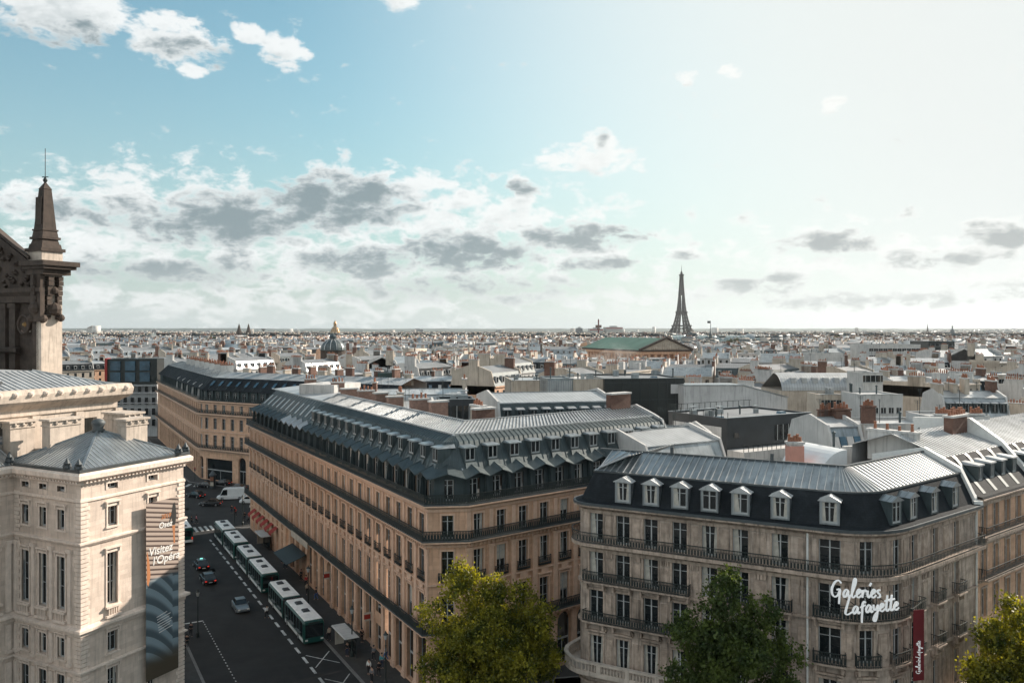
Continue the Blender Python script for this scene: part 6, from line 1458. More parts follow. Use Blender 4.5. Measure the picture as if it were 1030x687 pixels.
# glass hall with its flag turret
Y = 1850.; root = empty('glass_hall', (0, 0, 0), 0, 'long pale glass vaulted exhibition hall beneath the iron tower', 'hall'); x0, x1 = (678 - CU) / FPX * Y, (768 - CU) / FPX * Y; K = 10
mb = MB(); mb.box(x0, x1, Y, Y + 50, 0, 14); mb.build('wall', M['plaster_cream'], root); vg = MB(); rb = MB()
for k in range(K):
    a, b = pi * k / K, pi * (k + 1) / K; f = lambda t, x: (x, Y + 25 - 25 * cos(t), 14 + 14 * sin(t)); vg.quad(f(a, x0), f(a, x1 - 8), f(b, x1 - 8), f(b, x0))
    for j in range(25): x = x0 + (x1 - x0 - 8) * j / 24; rb.bar(f(a, x), f(b, x), .9, .6)
vg.build('glass_vault', mat('hall_glass', (.22, .27, .28), .25, .2, noise=(.02, .2)), root); rb.build('vault_ribs', M['green_roof'], root)
mb = MB(); mb.lathe(x1 - 22, Y + 26, [(26, 12), (24, 20), (17, 27), (7, 31), (.5, 32)], 18); mb.build('glass_dome', M['zinc'], root)
root = empty('flag_turret', ((712.5 - CU) / FPX * Y, Y - 20, 0), 0, 'dark conical turret flying a flag right of the iron tower', 'turret'); z0 = EYE - (345 - HV) * Y / FPX
mb = MB(); mb.lathe(0, 0, [(15, 0), (15, z0), (17, z0 + 1), (13, z0 + 6), (6, z0 + 9), (4, z0 + 9), (3.5, z0 + 17), (4.5, z0 + 18), (.8, z0 + 27), (.4, z0 + 50)], 12); mb.build('cone_roof', M['zinc_dark'], root)
mb = MB(); mb.box(-7, 0, -.2, .2, z0 + 44, z0 + 49); mb.build('flag', M['iron'], root)
# distant slabs and a pointed tower
def tower(name, label, u, w_px, vt, Y, mt, wins=True, steps=None, cat='tower block', parts=None):
    s = Y / FPX; X = (u - CU) * s; w = w_px * s; zt = EYE - (vt - HV) * s; root = empty(name, (X, Y, 0), .15, label, cat); mb = MB()
    mb.box(-w / 2, w / 2, 0, w * .7, 0, zt, 0); mb.build('wall', mt, root); mb = MB(); mb.box(-w * .2, w * .2, w * .1, w * .4, zt, zt + s * 1.2); mb.build('roof_plant', M['plaster_grey'], root)
    if parts: parts(root, w, zt, s)
    return root
pt = lambda r, w, zt, s: (lambda mb: (mb.hexa([(-w / 2, 0, zt), (w / 2, 0, zt), (w / 2, w * .6, zt), (-w / 2, w * .6, zt), (-w * .1, 0, zt + 1.2 * s), (w / 2, 0, zt + 2.6 * s), (w / 2, w * .6, zt + 2.6 * s), (-w * .1, w * .6, zt + 1.2 * s)]), mb.build('slanted_top', fw[0], r)))(MB())
tower('tower_block', 'pale tower block with slanted top right of the obelisk pier', 90, 5, 330, 4200, fw[1], parts=pt)
for (u, w, vt, Y, k, lb) in ((76, 4, 333, 4600, 3, 'small grey slab block just right of the obelisk pier'), (99, 6, 334, 4300, 1, 'white low slab right of the slanted tower'), (146, 7, 334, 3900, 1, 'white slab block beyond the blue glazed building'), (155, 4, 332, 4400, 3, 'narrow grey slab beside the white one on the left skyline'),
                         (420, 11, 331.5, 6000, 3, 'wide grey institutional block on the middle skyline'), (503, 7.5, 332.5, 5600, 3, 'bluish slab tower alone on the middle skyline'), (298, 5, 332, 6200, 1, 'pale far block between the spires and golden dome')):
    tower('tower_block', lb, u, w, vt, Y, fw[k])
# the towers by the river with cranes and red-white masts
for (u, w, vt, lb) in ((583, 6, 330, 'slim grey slab left of the red trimmed tower cluster'), (600, 13, 330.5, 'white slab with red mast in the tower cluster'), (618, 17, 329, 'widest pale slab of the cluster above the green temple roof')):
    def red(r, w_, zt, s, u=u):
        mb = MB(); mb.box(-w_ * .52, w_ * .52, -.5, -.01, zt - 1.6 * s, zt - .9 * s); 
        if u != 583: mb.build('red_band', M['tail_paint'] if 'tail_paint' in M else M['terracotta'], r)
    tower('tower_block', lb, u, w, vt, 3000, fw[1] if u > 590 else fw[3], parts=red)
Y = 2500; s = Y / FPX; root = empty('chimney_mast', ((602 - CU) * s, Y, 0), 0, 'dark red slender mast standing before the white tower cluster', 'mast'); mb = MB(); zt = EYE - (321 - HV) * s
mb.lathe(0, 0, [(2.6, 0), (2.2, zt - 6), (2.6, zt - 5.8), (1.3, zt)], 8); mb.build('shaft', mat('dark_red_steel', (.12, .02, .02), .6, noise=(.1, .1)), root); mb = MB(); mb.box(-9, 9, -2, 2, zt - 26, zt - 18); mb.box(-5, 5, -2.2, 2.2, zt - 32, zt - 27); mb.build('gantry', M['brick'], root)
Y = 4000; s = Y / FPX; root = empty('church_spire', ((933 - CU) * s, Y, 0), 0, 'thin pointed spire standing alone at the right skyline', 'spire'); zt = EYE - (325.5 - HV) * s; mb = MB(); mb.lathe(0, 0, [(5, 0), (5, 38), (3.4, 48), (.2, zt)], 8); mb.build('spire', M['stone_dark'], root)
Y = 5200; s = Y / FPX; root = empty('water_tower', ((265 - CU) * s, Y, 0), 0, 'mushroom shaped water tower right of the twin spires', 'water tower'); zt = EYE - (331 - HV) * s; mb = MB(); mb.lathe(0, 0, [(3, 0), (3, zt - 10), (14, zt - 3), (14, zt), (3, zt + 3)], 12); mb.build('tank', M['stone_dark'], root)
# ============================================================ trees
def leafmat(name, c, c2, tr=.4):
    m_ = bpy.data.materials.new(name); m_.use_nodes = True; nt = m_.node_tree; g = NG(nt); B = nt.nodes['Principled BSDF']; out = nt.nodes['Material Output']
    tcn = g.N.new('ShaderNodeTexCoord'); n = g.noise(tcn.outputs['Object'], .7, 4, .6)[0]; f = g.ss(n, .35, .68); col = g.mix(f, c + (1,), c2 + (1,)); n2 = g.noise(tcn.outputs['Object'], 7., 2, .5)[0]; k = g.lin(n2, .3, .7, .6, 1.4); col = g.mix(1., col, g.xyz(k, k, k), 'MULTIPLY')
    g.L.new(col, B.inputs['Base Color']); B.inputs['Roughness'].default_value = .55; B.inputs['Specular IOR Level'].default_value = .3
    t = g.N.new('ShaderNodeBsdfTranslucent'); g.L.new(g.mix(1., col, (1.25, 1.2, .5, 1), 'MULTIPLY'), t.inputs[0]); mx = g.N.new('ShaderNodeMixShader'); mx.inputs[0].default_value = tr; g.L.new(B.outputs[0], mx.inputs[1]); g.L.new(t.outputs[0], mx.inputs[2]); g.L.new(mx.outputs[0], out.inputs[0]); return m_
LEAF_Y = leafmat('plane_tree_leaves', (.05, .068, .013), (.36, .32, .035), .45); LEAF_G = leafmat('dark_green_leaves', (.038, .062, .02), (.11, .145, .035), .4); BARK = mat('bark', (.07, .055, .042), .95, noise=(3., .3)); LEAF_F = leafmat('far_leaves', (.035, .05, .02), (.06, .075, .03), .3)
def tree(name, label, x, y, h, r, n, leaf, lm, seed, zc=.62, cat='tree', group=None, squash=1.05, extra=()):
    rs = np.random.RandomState(seed); root = empty(name, (x, y, 0), 0, label, cat, group)
    # limbs
    tb = MB(); tips = []; th = h * .32; tb.tube((0, 0, 0), (.1, 0, th), h * .026, h * .019, 8)
    for k in range(9):
        a = 2 * pi * k / 9 + rs.uniform(-.3, .3); el = rs.uniform(.7, 1.35); L = h * rs.uniform(.28, .45); p = Vector((.1, 0, th * rs.uniform(.8, 1.0))); q = p + Vector((cos(a) * cos(el), sin(a) * cos(el), sin(el))) * L * .55
        tb.tube(p, q, h * .012, h * .008, 6)
        for j in range(3):
            a2 = a + rs.uniform(-.9, .9); e2 = rs.uniform(.3, 1.2); q2 = q + Vector((cos(a2) * cos(e2), sin(a2) * cos(e2), sin(e2))) * L * rs.uniform(.4, .7); tb.tube(q, q2, h * .007, h * .002, 5)
    tb.build('trunk', BARK, root)
    # crown: clumps over an uneven set of lobes, leaf faces spread in each clump
    cz = h * zc; rz = h - cz; nl = 46; lob = []
    for k in range(nl):
        d_ = rs.normal(size=3); d_ /= np.linalg.norm(d_); d_[2] = abs(d_[2]) * 1.0 - .35 if rs.rand() < .75 else d_[2] * .7
        rr_ = rs.uniform(.5, .98); lob.append((d_[0] * r * rr_, d_[1] * r * rr_, cz + d_[2] * rz * rr_ * squash, r * rs.uniform(.14, .34)))
    lob += [(ex, ey, ez, er) for (ex, ey, ez, er) in extra]; lob = np.array(lob)
    nc = n // 26; ci = rs.randint(0, len(lob), nc); dv = rs.normal(size=(nc, 3)); dv /= np.linalg.norm(dv, axis=1)[:, None]
    cc = lob[ci, :3] + dv * (lob[ci, 3] * rs.uniform(.55, 1.08, nc) * np.where(rs.rand(nc) < .1, 1.2, 1))[:, None]
    P_ = np.repeat(cc, 26, 0) + rs.normal(size=(nc * 26, 3)) * (r * .055); m_ = len(P_)
    ax = rs.normal(size=(m_, 3)); ax /= np.linalg.norm(ax, axis=1)[:, None]; up = rs.normal(size=(m_, 3)); up[:, 2] *= .6; t = np.cross(ax, up); t /= np.linalg.norm(t, axis=1)[:, None]; b = np.cross(ax, t); s = leaf * rs.uniform(.6, 1.3, m_)[:, None]
    V = np.stack([P_ - t * s * .5, P_ + b * s * .35, P_ + t * s * .5, P_ - b * s * .35], 1).reshape(-1, 3)
    me = bpy.data.meshes.new('crown'); me.vertices.add(len(V)); me.vertices.foreach_set('co', V.astype(np.float32).ravel()); me.loops.add(len(V)); me.loops.foreach_set('vertex_index', np.arange(len(V), dtype=np.int32)); me.polygons.add(m_)
    me.polygons.foreach_set('loop_start', np.arange(0, len(V), 4, dtype=np.int32)); me.polygons.foreach_set('loop_total', np.full(m_, 4, dtype=np.int32)); me.update(calc_edges=True); me.materials.append(lm); place('crown', me, root)
    return root
tree('plane_tree', 'plane tree with sunlit yellow top before the middle corner building', -2.2, 75.5, 14.2, 5.3, 62000, .27, LEAF_Y, 3, extra=[(-2.6, 0, 14.6, 1.7), (-2.4, .5, 15.5, 1.1), (-1.2, 0, 14.0, 1.6), (.6, 0, 14.3, 1.2), (3.4, 0, 13.4, 1.5), (-5.2, 0, 12, 1.4), (4.9, -.5, 11.8, 1.4), (5.5, 0, 8, 1.2), (-5.2, 0, 7.5, 1.3)])
tree('plane_tree', 'dark green tree rising before the grey stone front with the script sign', 16.4, 61.2, 18.6, 3.9, 56000, .26, LEAF_G, 8, .62, extra=[(-.8, 0, 18.4, 1.4), (-.4, 0, 19.4, .9), (0, 0, 17.0, 1.6), (.6, 0, 15.8, 1.8), (1.9, 0, 15.6, 1.6), (-1.9, 0, 16.2, 1.5), (-2.2, 0, 14.5, 1.6), (3.0, 0, 13.6, 1.5), (2.2, 0, 17.2, 1.3), (-3.4, 0, 15.8, 1.2), (4.0, 0, 14.2, 1.2), (4.2, 0, 11, 1.0), (-4.1, 0, 12.4, 1.1)])
tree('plane_tree', 'bright yellow green tree at the right edge beside the stone fronts', 43.0, 66.0, 15.2, 5.8, 60000, .28, LEAF_Y, 14, extra=[(-2.4, 0, 15.4, 1.3), (-4.4, 0, 13.6, 1.2), (-5.6, 0, 10.4, 1.1)])
tree('plane_tree', 'small dim tree below the dark red hanging banner', 33.5, 60.5, 10.6, 3.0, 26000, .28, LEAF_G, 21)
for i, (u, v, Y, r, lb) in enumerate(((112, 348, 900, 9, 'round dark tree mass between roofs right of the obelisk pier'), (153, 346, 880, 11, 'dark tree clump above the blue glazed office block'), (212, 343, 1100, 12, 'dark tree clump left of the twin spires'), (225, 348, 900, 8, 'low tree clump just below the twin spires'),
        (90, 347, 1000, 9, 'small dark tree clump nearest the obelisk pier'), (738, 345, 1500, 12, 'dark tree in front of the long glass hall'), (843, 342, 1300, 13, 'round tree on the far right rooftops'), (800, 344, 1400, 8, 'small tree left of the round one on the right'))):
    tree('city_tree', lb, (u - CU) / FPX * Y, Y, EYE - (v - 5 - HV) * Y / FPX, r, 2600, 1.5, LEAF_F, 40 + i, .72)
# ============================================================ vehicles
SA = atan2(D1[1], D1[0])       # heading along the street, away from the camera
def wheel(root, x, y, r, w, s):
    mb = MB(); t = MB()
    N = 14; vs = []
    t.tube((x, y - w / 2 * s, r), (x, y + w / 2 * s, r), r, r, 14); o = t.build('wheel', M['tyre'], root)
    c = MB(); c.tube((x, y + w / 2 * s, r), (x, y + (w / 2 + .03) * s, r), r * .6, r * .5, 10); c.build('rim', M['rim'], o); return o
def loft(mb, st_, mat=0, cap=True):
    """st_: list of rings (each a list of points)"""
    n = len(st_[0]); vs = [p for r in st_ for p in r]; fs = []
    for i in range(len(st_) - 1):
        for j in range(n): k = (j + 1) % n; fs.append((i * n + j, i * n + k, (i + 1) * n + k, (i + 1) * n + j))
    if cap: fs.append(tuple(range(n - 1, -1, -1))); fs.append(tuple((len(st_) - 1) * n + j for j in range(n)))
    mb.add(vs, fs, mat)
def bus_proto():
    """articulated bus, front at +x; two bodies and a bellows"""
    root = empty('articulated_bus', (0, 0, 0), 0, 'bus', 'bus')
    def body(x0, x1, front, rear):
        mb = MB(); W = 1.27
        def ring(x, s=1., zt=2.95, zb=.35): return [(x, -W * s, zb), (x, W * s, zb), (x, W * s, zt - .25), (x, W * s - .12, zt - .05), (x, W * s - .3, zt), (x, -W * s + .3, zt), (x, -W * s + .12, zt - .05), (x, -W * s, zt - .25)]
        st_ = [ring(x0, .97 if rear else 1), ring(x0 + .15), ring(x1 - .3), ring(x1, .94 if front else 1, 2.85)]
        loft(mb, st_); o = mb.build('body', M['bus_green'], root)
        rf = MB(); loft(rf, [[(x, -W + .16, 2.96), (x, W - .16, 2.96), (x, W - .26, 3.06), (x, -W + .26, 3.06)] for x in (x0 + .15, x1 - .35)]); o2 = rf.build('roof', M['bus_roof'], root)
        for hx in ((x0 + x1) / 2 + .8, (x0 + x1) / 2 - 2.4): h = MB(); h.box(hx - .55, hx + .55, -.45, .45, 3.062, 3.22, 0, .1, .1); h.build('roof_hatch', M['dark_metal'], o2)
        for s in (-1, 1):
            mb = MB(); mb.box(x0 + .5, x1 - .6, min(s * W + s * .004, s * W + s * .03), max(s * W + s * .004, s * W + s * .03), 1.05, 2.72); n = 6
            mb.build('side_windows', M['glass'], root)
            lo = MB(); lo.box(x0 + .3, x1 - .4, min(s * W + s * .003, s * W + s * .02), max(s * W + s * .003, s * W + s * .02), .42, .82, 0); lo.build('white_skirt', M['teal_white'], root)
            pn = MB()
            for k in range(1, n): x = x0 + .5 + (x1 - x0 - 1.1) * k / n; pn.box(x - .05, x + .05, min(s * W + s * .031, s * W + s * .04), max(s * W + s * .031, s * W + s * .04), 1.05, 2.72)
            pn.build('window_posts', M['bus_green'], root)
        return o
    body(.5, 9.6, True, False); body(-8.6, -.6, False, True)
    mb = MB()
    for k in range(8): x = -.6 + k * .1375; mb.box(x, x + .07, -1.2, 1.2, .5, 2.9); mb.box(x + .07, x + .1375, -1.1, 1.1, .55, 2.82)
    mb.build('bellows', M['tyre'], root)
    mb = MB(); mb.box(9.61, 9.66, -1.08, 1.08, 1.0, 2.55); mb.build('windscreen', M['glass'], root)
    mb = MB(); mb.box(9.612, 9.65, -.7, .7, 2.6, 2.8); mb.build('route_display', M['black_panel'], root)
    mb = MB(); mb.box(-8.66, -8.61, -1.0, 1.0, 1.5, 2.5); mb.build('rear_window', M['glass'], root)
    for s in (-1, 1):
        mb = MB(); mb.box(9.615, 9.68, s * .95 - .16, s * .95 + .16, .62, .8); mb.build('headlight', M['headl'], root); mb = MB(); mb.box(-8.68, -8.605, s * 1.1 - .1, s * 1.1 + .1, .9, 1.3); mb.build('tail_light', M['tail'], root)
        for x in (7.0, 1.7, -5.8): wheel(root, x, s * 1.16, .48, .26, s)
    mb = MB(); mb.box(-8.64, -8.60, -1.2, 1.2, .42, .85); mb.build('rear_bumper', M['teal_white'], root)
    return root
bus = bus_proto(); KIDS.clear()
def put(root, s, w, ang=0., label=None, first=False):
    o = root if first else copy_tree(root); x, y, _ = st(s, w, .008); o.location = (x, y, .008); o.rotation_euler = (0, 0, SA + ang)
    if label: o['label'] = label
    return o
# photograph: roof corners of the three parked buses
def sfrom(u, v, h): p = gnd(u, v, h); d = Vector((p.x - A_[0], p.y - A_[1])); return d.dot(Vector(D1)), d.dot(Vector((-.870, -.4926)))
bl_ = ['nearest of the parked green and white articulated buses, behind the white roofed shelter', 'middle one of the three parked green and white articulated buses', 'farthest parked articulated bus, its tail at the zebra crossing']
sb = [sfrom(302, 613, 3)[0] + 5.0, sfrom(264, 561, 3)[0] + .8, sfrom(222, 527.5, 3)[0] - 5.2]
for i, s in enumerate(sb):
    s_, w_ = (s, 5.95); o = put(bus, s_, w_, pi, bl_[i], i == 0); o['group'] = 'articulated buses at the kerb'
o = put(bus, sfrom(186, 545, 0)[0] + 8, 18.3 - 3.2, 0., 'green and white articulated bus half hidden by the opera house'); p = gnd(188.5, 548, 0); o.location = (p.x - .3 - D1[0] * -8.6, p.y - D1[1] * -8.6 , .008)
def car_proto(name, paint, L=4.5, W=1.82, H=1.46, van=0, label='car', cat='car', taxi=False):
    root = empty(name, (0, 0, 0), 0, label, cat)
    h = W / 2; a = L / 2
    if van: sec = [(-a, .35, 1.05, .92), (-a + .1, .25, 1.1, 1.), (a - 1.1, .25, 1.15, 1.), (a - .4, .28, .95, .97), (a, .35, .8, .85)]
    else: sec = [(-a, .38, .78, .84), (-a + .18, .26, .95, .95), (-a + .9, .22, 1.0, 1.), (0, .2, .95, 1.), (a - 1.2, .22, .92, 1.), (a - .3, .25, .78, .94), (a, .34, .62, .8)]
    mb = MB(); loft(mb, [[(x, -h * s, zb), (x, h * s, zb), (x, h * s, zt - .22), (x, h * s * .95, zt - .04), (x, h * s * .8, zt), (x, -h * s * .8, zt), (x, -h * s * .95, zt - .04), (x, -h * s, zt - .22)] for (x, zb, zt, s) in sec]); mb.build('body', paint, root, smooth=False)
    if van: cab = [(-a + .03, 1.0, .9), (-a + .12, H - .02, .84), (a - 1.9, H, .84), (a - 1.3, H - .15, .8), (a - .65, 1.0, .86)]
    else: cab = [(-a + .35, .92, .86), (-a + 1.1, H - .04, .68), (-a + 1.9, H, .70), (.25, H - .02, .70), (a - 1.35, .90, .86)]
    r = [[(x, -h * s, z), (x, h * s, z)] for (x, z, s) in cab]
    g_ = MB(); zb = .92 if not van else 1.0
    if van:
        loft(g_, [[(x, -h * .93, .9), (x, h * .93, .9), (x, h * s, z - .1), (x, h * s * .92, z), (x, -h * s * .92, z), (x, -h * s, z - .1)] for (x, z, s) in cab]); g_.build('load_box', paint, root)
        mb = MB(); mb.add([(a - 1.27, -h * .74, H - .2), (a - 1.27, h * .74, H - .2), (a - .6, h * .82, 1.06), (a - .6, -h * .82, 1.06)], [(0, 3, 2, 1)]); mb.add([(a - 1.25, -h * .74, H - .17), (a - 1.25, h * .74, H - .17), (a - .62, h * .82, 1.09), (a - .62, -h * .82, 1.09)], [(0, 3, 2, 1)]); mb.build('windscreen', M['glass'], root)
        for s in (-1, 1): mb = MB(); y = s * h * .945; mb.add([(a - 2.3, y, 1.05), (a - .8, y, 1.05), (a - 1.4, y * .97, H - .3), (a - 2.3, y * .97, H - .25)], [(0, 1, 2, 3) if s < 0 else (3, 2, 1, 0)]); mb.build('side_window', M['glass'], root)
    else:
        loft(g_, [[(x, -h * .9, .86), (x, h * .9, .86), (x, h * s, z), (x, -h * s, z)] for (x, z, s) in cab]); g_.build('windows', M['glass'], root)
        rf = MB(); loft(rf, [[(x, -h * .70, z), (x, h * .70, z), (x, h * .62, z + .05), (x, -h * .62, z + .05)] for (x, z) in ((-a + 1.12, H - .03), (-a + 1.9, H + .004), (.25, H - .015))]); rf.build('roof', M['car_grey'] if paint is M['car_grey'] else paint, root)
    for s in (-1, 1):
        for x in (-L * .3, L * .3): wheel(root, x, s * (h - .1), .32 if not van else .36, .2, s)
        mb = MB(); mb.box(-a - .02, -a + .06, s * h * .72 - .13, s * h * .72 + .13, .62, .78); mb.build('tail_light', M['tail'], root)
        mb = MB(); mb.box(a - .1, a + .015, s * h * .66 - .15, s * h * .66 + .15, .52, .66); mb.build('headlight', M['headl'], root)
        mb = MB(); mb.box(a - 1.75, a - 1.6, min(s * h, s * (h + .16)), max(s * h, s * (h + .16)), .9, 1.05); mb.build('mirror', paint, root)
    mb = MB(); mb.box(-a - .022, -a - .005, -.25, .25, .45, .56); mb.build('number_plate', M['frame_white'], root)
    if taxi: mb = MB(); mb.box(-.5, -.32, -.22, .22, H + .06, H + .2, 0, .03, .03); mb.build('taxi_sign', mat('taxi_sign_green', (.2, .7, .6), .4, emit=((.3, .9, .8), .6)), root)
    return root
CARS = {}
def car(kind, label, u, v, head, name='car'):
    if kind not in CARS:
        CARS[kind] = {'black': lambda: car_proto('saloon_car', M['car_black'], 4.6, 1.85, 1.46), 'taxi': lambda: car_proto('taxi', M['car_black'], 4.6, 1.85, 1.48, 0, 'x', 'taxi', True), 'grey': lambda: car_proto('hatchback_car', M['car_grey'], 4.1, 1.78, 1.5),
                      'van': lambda: car_proto('delivery_van', M['van_white'], 6.2, 2.1, 2.6, 1, 'x', 'van'), 'smallvan': lambda: car_proto('small_van', M['van_white'], 4.5, 1.85, 1.9, 1, 'x', 'van')}[kind](); o = CARS[kind]; KIDS.pop(o.name, None)
    else: o = copy_tree(CARS[kind])
    p = gnd(u, v); o.location = (p.x, p.y, .008); o.rotation_euler = (0, 0, head); o['label'] = label; return o
car('taxi', 'dark taxi with glowing red tail lights and lit roof sign in the middle lane', 202, 571, SA + .05)
car('black', 'black hatchback just behind the taxi with two small red tail lights', 209, 585, SA + .02)
car('grey', 'silver roofed small car driving alone down the street towards the camera', 242, 613, SA + pi)
car('van', 'large white delivery van standing across the junction', 233, 502, R(190))
car('smallvan', 'small white van nosing out beside the pink stone corner', 252, 506, R(184))
car('black', 'long black saloon crossing in front of the large white van', 212, 508.5, R(182))
car('black', 'dark car with red tail lights waiting near the opera house corner', 197, 500, R(150))
car('grey', 'grey car half hidden behind the large white van', 238, 493, R(175))
car('black', 'dark car parked against the far corner front', 206, 490, R(165))
car('black', 'dark car at the far edge of the junction beside the shop front', 223, 488, R(172))
car('grey', 'silver car glimpsed under the yellow green tree at right', 974, 677, R(30))
# ============================================================ people (one continuous body each, clothing as children)
def person_meshes(pose, seed):
    """skin-modified skeleton evaluated once"""
    rnd = random.Random(seed); sw = .22 if pose == 'walk' else .04
    J = {'pelvis': (0, 0, .95, .135), 'waist': (0, 0, 1.1, .125), 'chest': (.01, 0, 1.32, .15), 'neck': (.01, 0, 1.5, .055), 'head0': (.03, 0, 1.58, .075), 'head1': (.03, 0, 1.68, .095), 'head2': (.02, 0, 1.75, .05),
         'ls': (.0, .18, 1.42, .06), 'le': (-sw * .7, .25, 1.15, .045), 'lw': (sw * .3 + .05, .26, .92, .032), 'lh': (sw * .4 + .08, .26, .84, .035), 'rs': (.0, -.18, 1.42, .06), 're': (sw * .6, -.25, 1.15, .045), 'rw': (sw * 1.3 + .05, -.24, .95, .032), 'rh': (sw * 1.5 + .06, -.24, .88, .035),
         'lhip': (0, .09, .9, .1), 'lk': (sw * .9, .1, .5, .062), 'la': (sw * .9, .1, .09, .04), 'lt': (sw * .9 + .17, .1, .035, .03), 'rhip': (0, -.09, .9, .1), 'rk': (-sw * .2, -.1, .5, .062), 'ra': (-sw * 1.3, -.1, .12, .04), 'rt': (-sw * 1.3 + .16, -.1, .04, .03)}
    E = [('pelvis', 'waist'), ('waist', 'chest'), ('chest', 'neck'), ('neck', 'head0'), ('head0', 'head1'), ('head1', 'head2'), ('chest', 'ls'), ('ls', 'le'), ('le', 'lw'), ('lw', 'lh'), ('chest', 'rs'), ('rs', 're'), ('re', 'rw'), ('rw', 'rh'),
         ('pelvis', 'lhip'), ('lhip', 'lk'), ('lk', 'la'), ('la', 'lt'), ('pelvis', 'rhip'), ('rhip', 'rk'), ('rk', 'ra'), ('ra', 'rt')]
    def grow(names, edges, inf, nm):
        ns = list(names); me = bpy.data.meshes.new(nm); me.from_pydata([J[n][:3] for n in ns], [(ns.index(a), ns.index(b)) for a, b in edges], []); o = bpy.data.objects.new('tmp', me); COL.objects.link(o)
        md = o.modifiers.new('s', 'SKIN'); sk = me.skin_vertices[0].data if me.skin_vertices else None
        if sk is None: bpy.context.view_layer.objects.active = o; bpy.context.view_layer.update(); sk = me.skin_vertices[0].data if me.skin_vertices else None
        if sk:
            for i, n in enumerate(ns): sk[i].radius = (J[n][3] * inf, J[n][3] * inf); sk[i].use_root = (i == 0)
        sb_ = o.modifiers.new('b', 'SUBSURF'); sb_.levels = 1; sb_.render_levels = 1
        dg = bpy.context.evaluated_depsgraph_get(); r = bpy.data.meshes.new_from_object(o.evaluated_get(dg)); r.name = nm; bpy.data.objects.remove(o); return r
    full = grow(J.keys(), E, 1., 'person_body')
    top = [n for n in J if n in ('pelvis', 'waist', 'chest', 'ls', 'le', 'lw', 'rs', 're', 'rw')]; bot = [n for n in J if n in ('pelvis', 'lhip', 'lk', 'la', 'rhip', 'rk', 'ra')]
    tm = grow(top, [e for e in E if e[0] in top and e[1] in top], 1.13, 'jacket'); bm_ = grow(bot, [e for e in E if e[0] in bot and e[1] in bot], 1.12, 'trousers')
    hm_ = MB(); hm_.lathe(.005, 0, [(.06, 1.6), (.105, 1.66), (.108, 1.74), (.07, 1.8), (.01, 1.815)], 9); hr = hm_.build('hair', M['tyre'], link=False)
    fm = MB(); fm.box(.1, .145, -.012, .012, 1.645, 1.69); fm.box(.105, .125, -.05, -.025, 1.69, 1.70); fm.box(.105, .125, .025, .05, 1.69, 1.70); fm.box(.1, .122, -.025, .025, 1.61, 1.62); face = fm.build('face', M['brick'], link=False)
    return full, tm, bm_, hr, face
SKIN = mat('skin', (.42, .25, .18), .6, noise=(8., .08)); CL = {n: mat(n + '_cloth', c, .9, noise=(6., .15)) for n, c in {'black': (.015, .015, .018), 'navy': (.02, .03, .06), 'white': (.65, .65, .63), 'grey': (.16, .16, .17), 'red': (.35, .03, .03), 'pink': (.55, .16, .22), 'teal': (.08, .32, .36), 'beige': (.38, .31, .23), 'blue': (.06, .13, .3)}.items()}
PM = [person_meshes('walk', 1), person_meshes('stand', 2)]
def person(u, v, top, bot, head, label, pose=0, group=None, h=.144):
    p = gnd(u, v, h); b, t, q, hr, fc = PM[pose]
    o = place('person', b, None, (p.x, p.y, h), head); o.data = b; tag(o, label, 'person', group)
    if not b.materials: b.materials.append(SKIN)
    for me, nm, c in ((t, 'top', top), (q, 'trousers', bot)):
        if me.name + c not in PMC: m2 = me.copy(); m2.materials.clear(); m2.materials.append(CL[c]); PMC[me.name + c] = m2
        place(nm, PMC[me.name + c], o)
    place('hair', hr, o); place('face', fc, o)
PMC = {}
person(268.5, 621.5, 'white', 'black', SA + .5, 'person in a white top and black trousers walking by the dashed line', 0, None, .008)
person(197.5, 526.5, 'pink', 'black', 0, 'person in pink beginning the zebra crossing', 0, None, .008)
person(192.5, 527.5, 'black', 'black', .3, 'person in black beside the one in pink on the crossing', 0, None, .008)
crowd = [(237, 519, 'red', 'black', 'red'), (233, 516, 'black', 'navy', 'black'), (250, 526, 'grey', 'black', 'grey'), (252, 515, 'white', 'black', 'white'), (246, 523, 'black', 'black', 'black'), (284, 566, 'red', 'black', 'red'), (287, 572, 'white', 'navy', 'white'), (294, 567, 'grey', 'black', 'grey'), (303, 584, 'black', 'black', 'black'),
         (309, 598, 'beige', 'black', 'beige'), (318, 603, 'black', 'blue', 'black'), (325, 598, 'white', 'grey', 'white'), (331, 644, 'beige', 'black', 'beige'), (364, 646, 'black', 'black', 'black'), (369, 640, 'grey', 'navy', 'grey'), (371, 678, 'white', 'black', 'white'), (376, 664, 'grey', 'black', 'grey'),
         (384, 672, 'teal', 'navy', 'teal'), (388, 664, 'white', 'blue', 'white'), (374, 686, 'grey', 'black', 'grey'), (381, 680, 'black', 'black', 'black'), (270, 548, 'black', 'black', 'black'), (276, 553, 'navy', 'black', 'navy'), (262, 537, 'beige', 'navy', 'beige'), (308, 590, 'red', 'black', 'red'), (349, 660, 'black', 'navy', 'black')]
where = ['at the pavement corner', 'under the red awnings', 'near the far bus shelter', 'by the dark entrance', 'on the pavement beside the buses', 'below the arches', 'behind the near shelter', 'among walkers at the pavement bottom']
for i, (u, v, t, b, c) in enumerate(crowd):
    k = 0 if v < 520 else 1 if v < 540 else 2 if v < 556 else 3 if v < 576 else 4 if v < 590 else 5 if v < 625 else 6 if v < 662 else 7
    person(u, v, t, b, SA + [0, pi, .6, 2.2][i % 4], 'person in a %s top and %s trousers walking %s' % (c, b, where[k]), i % 2, 'walkers on the pavement')
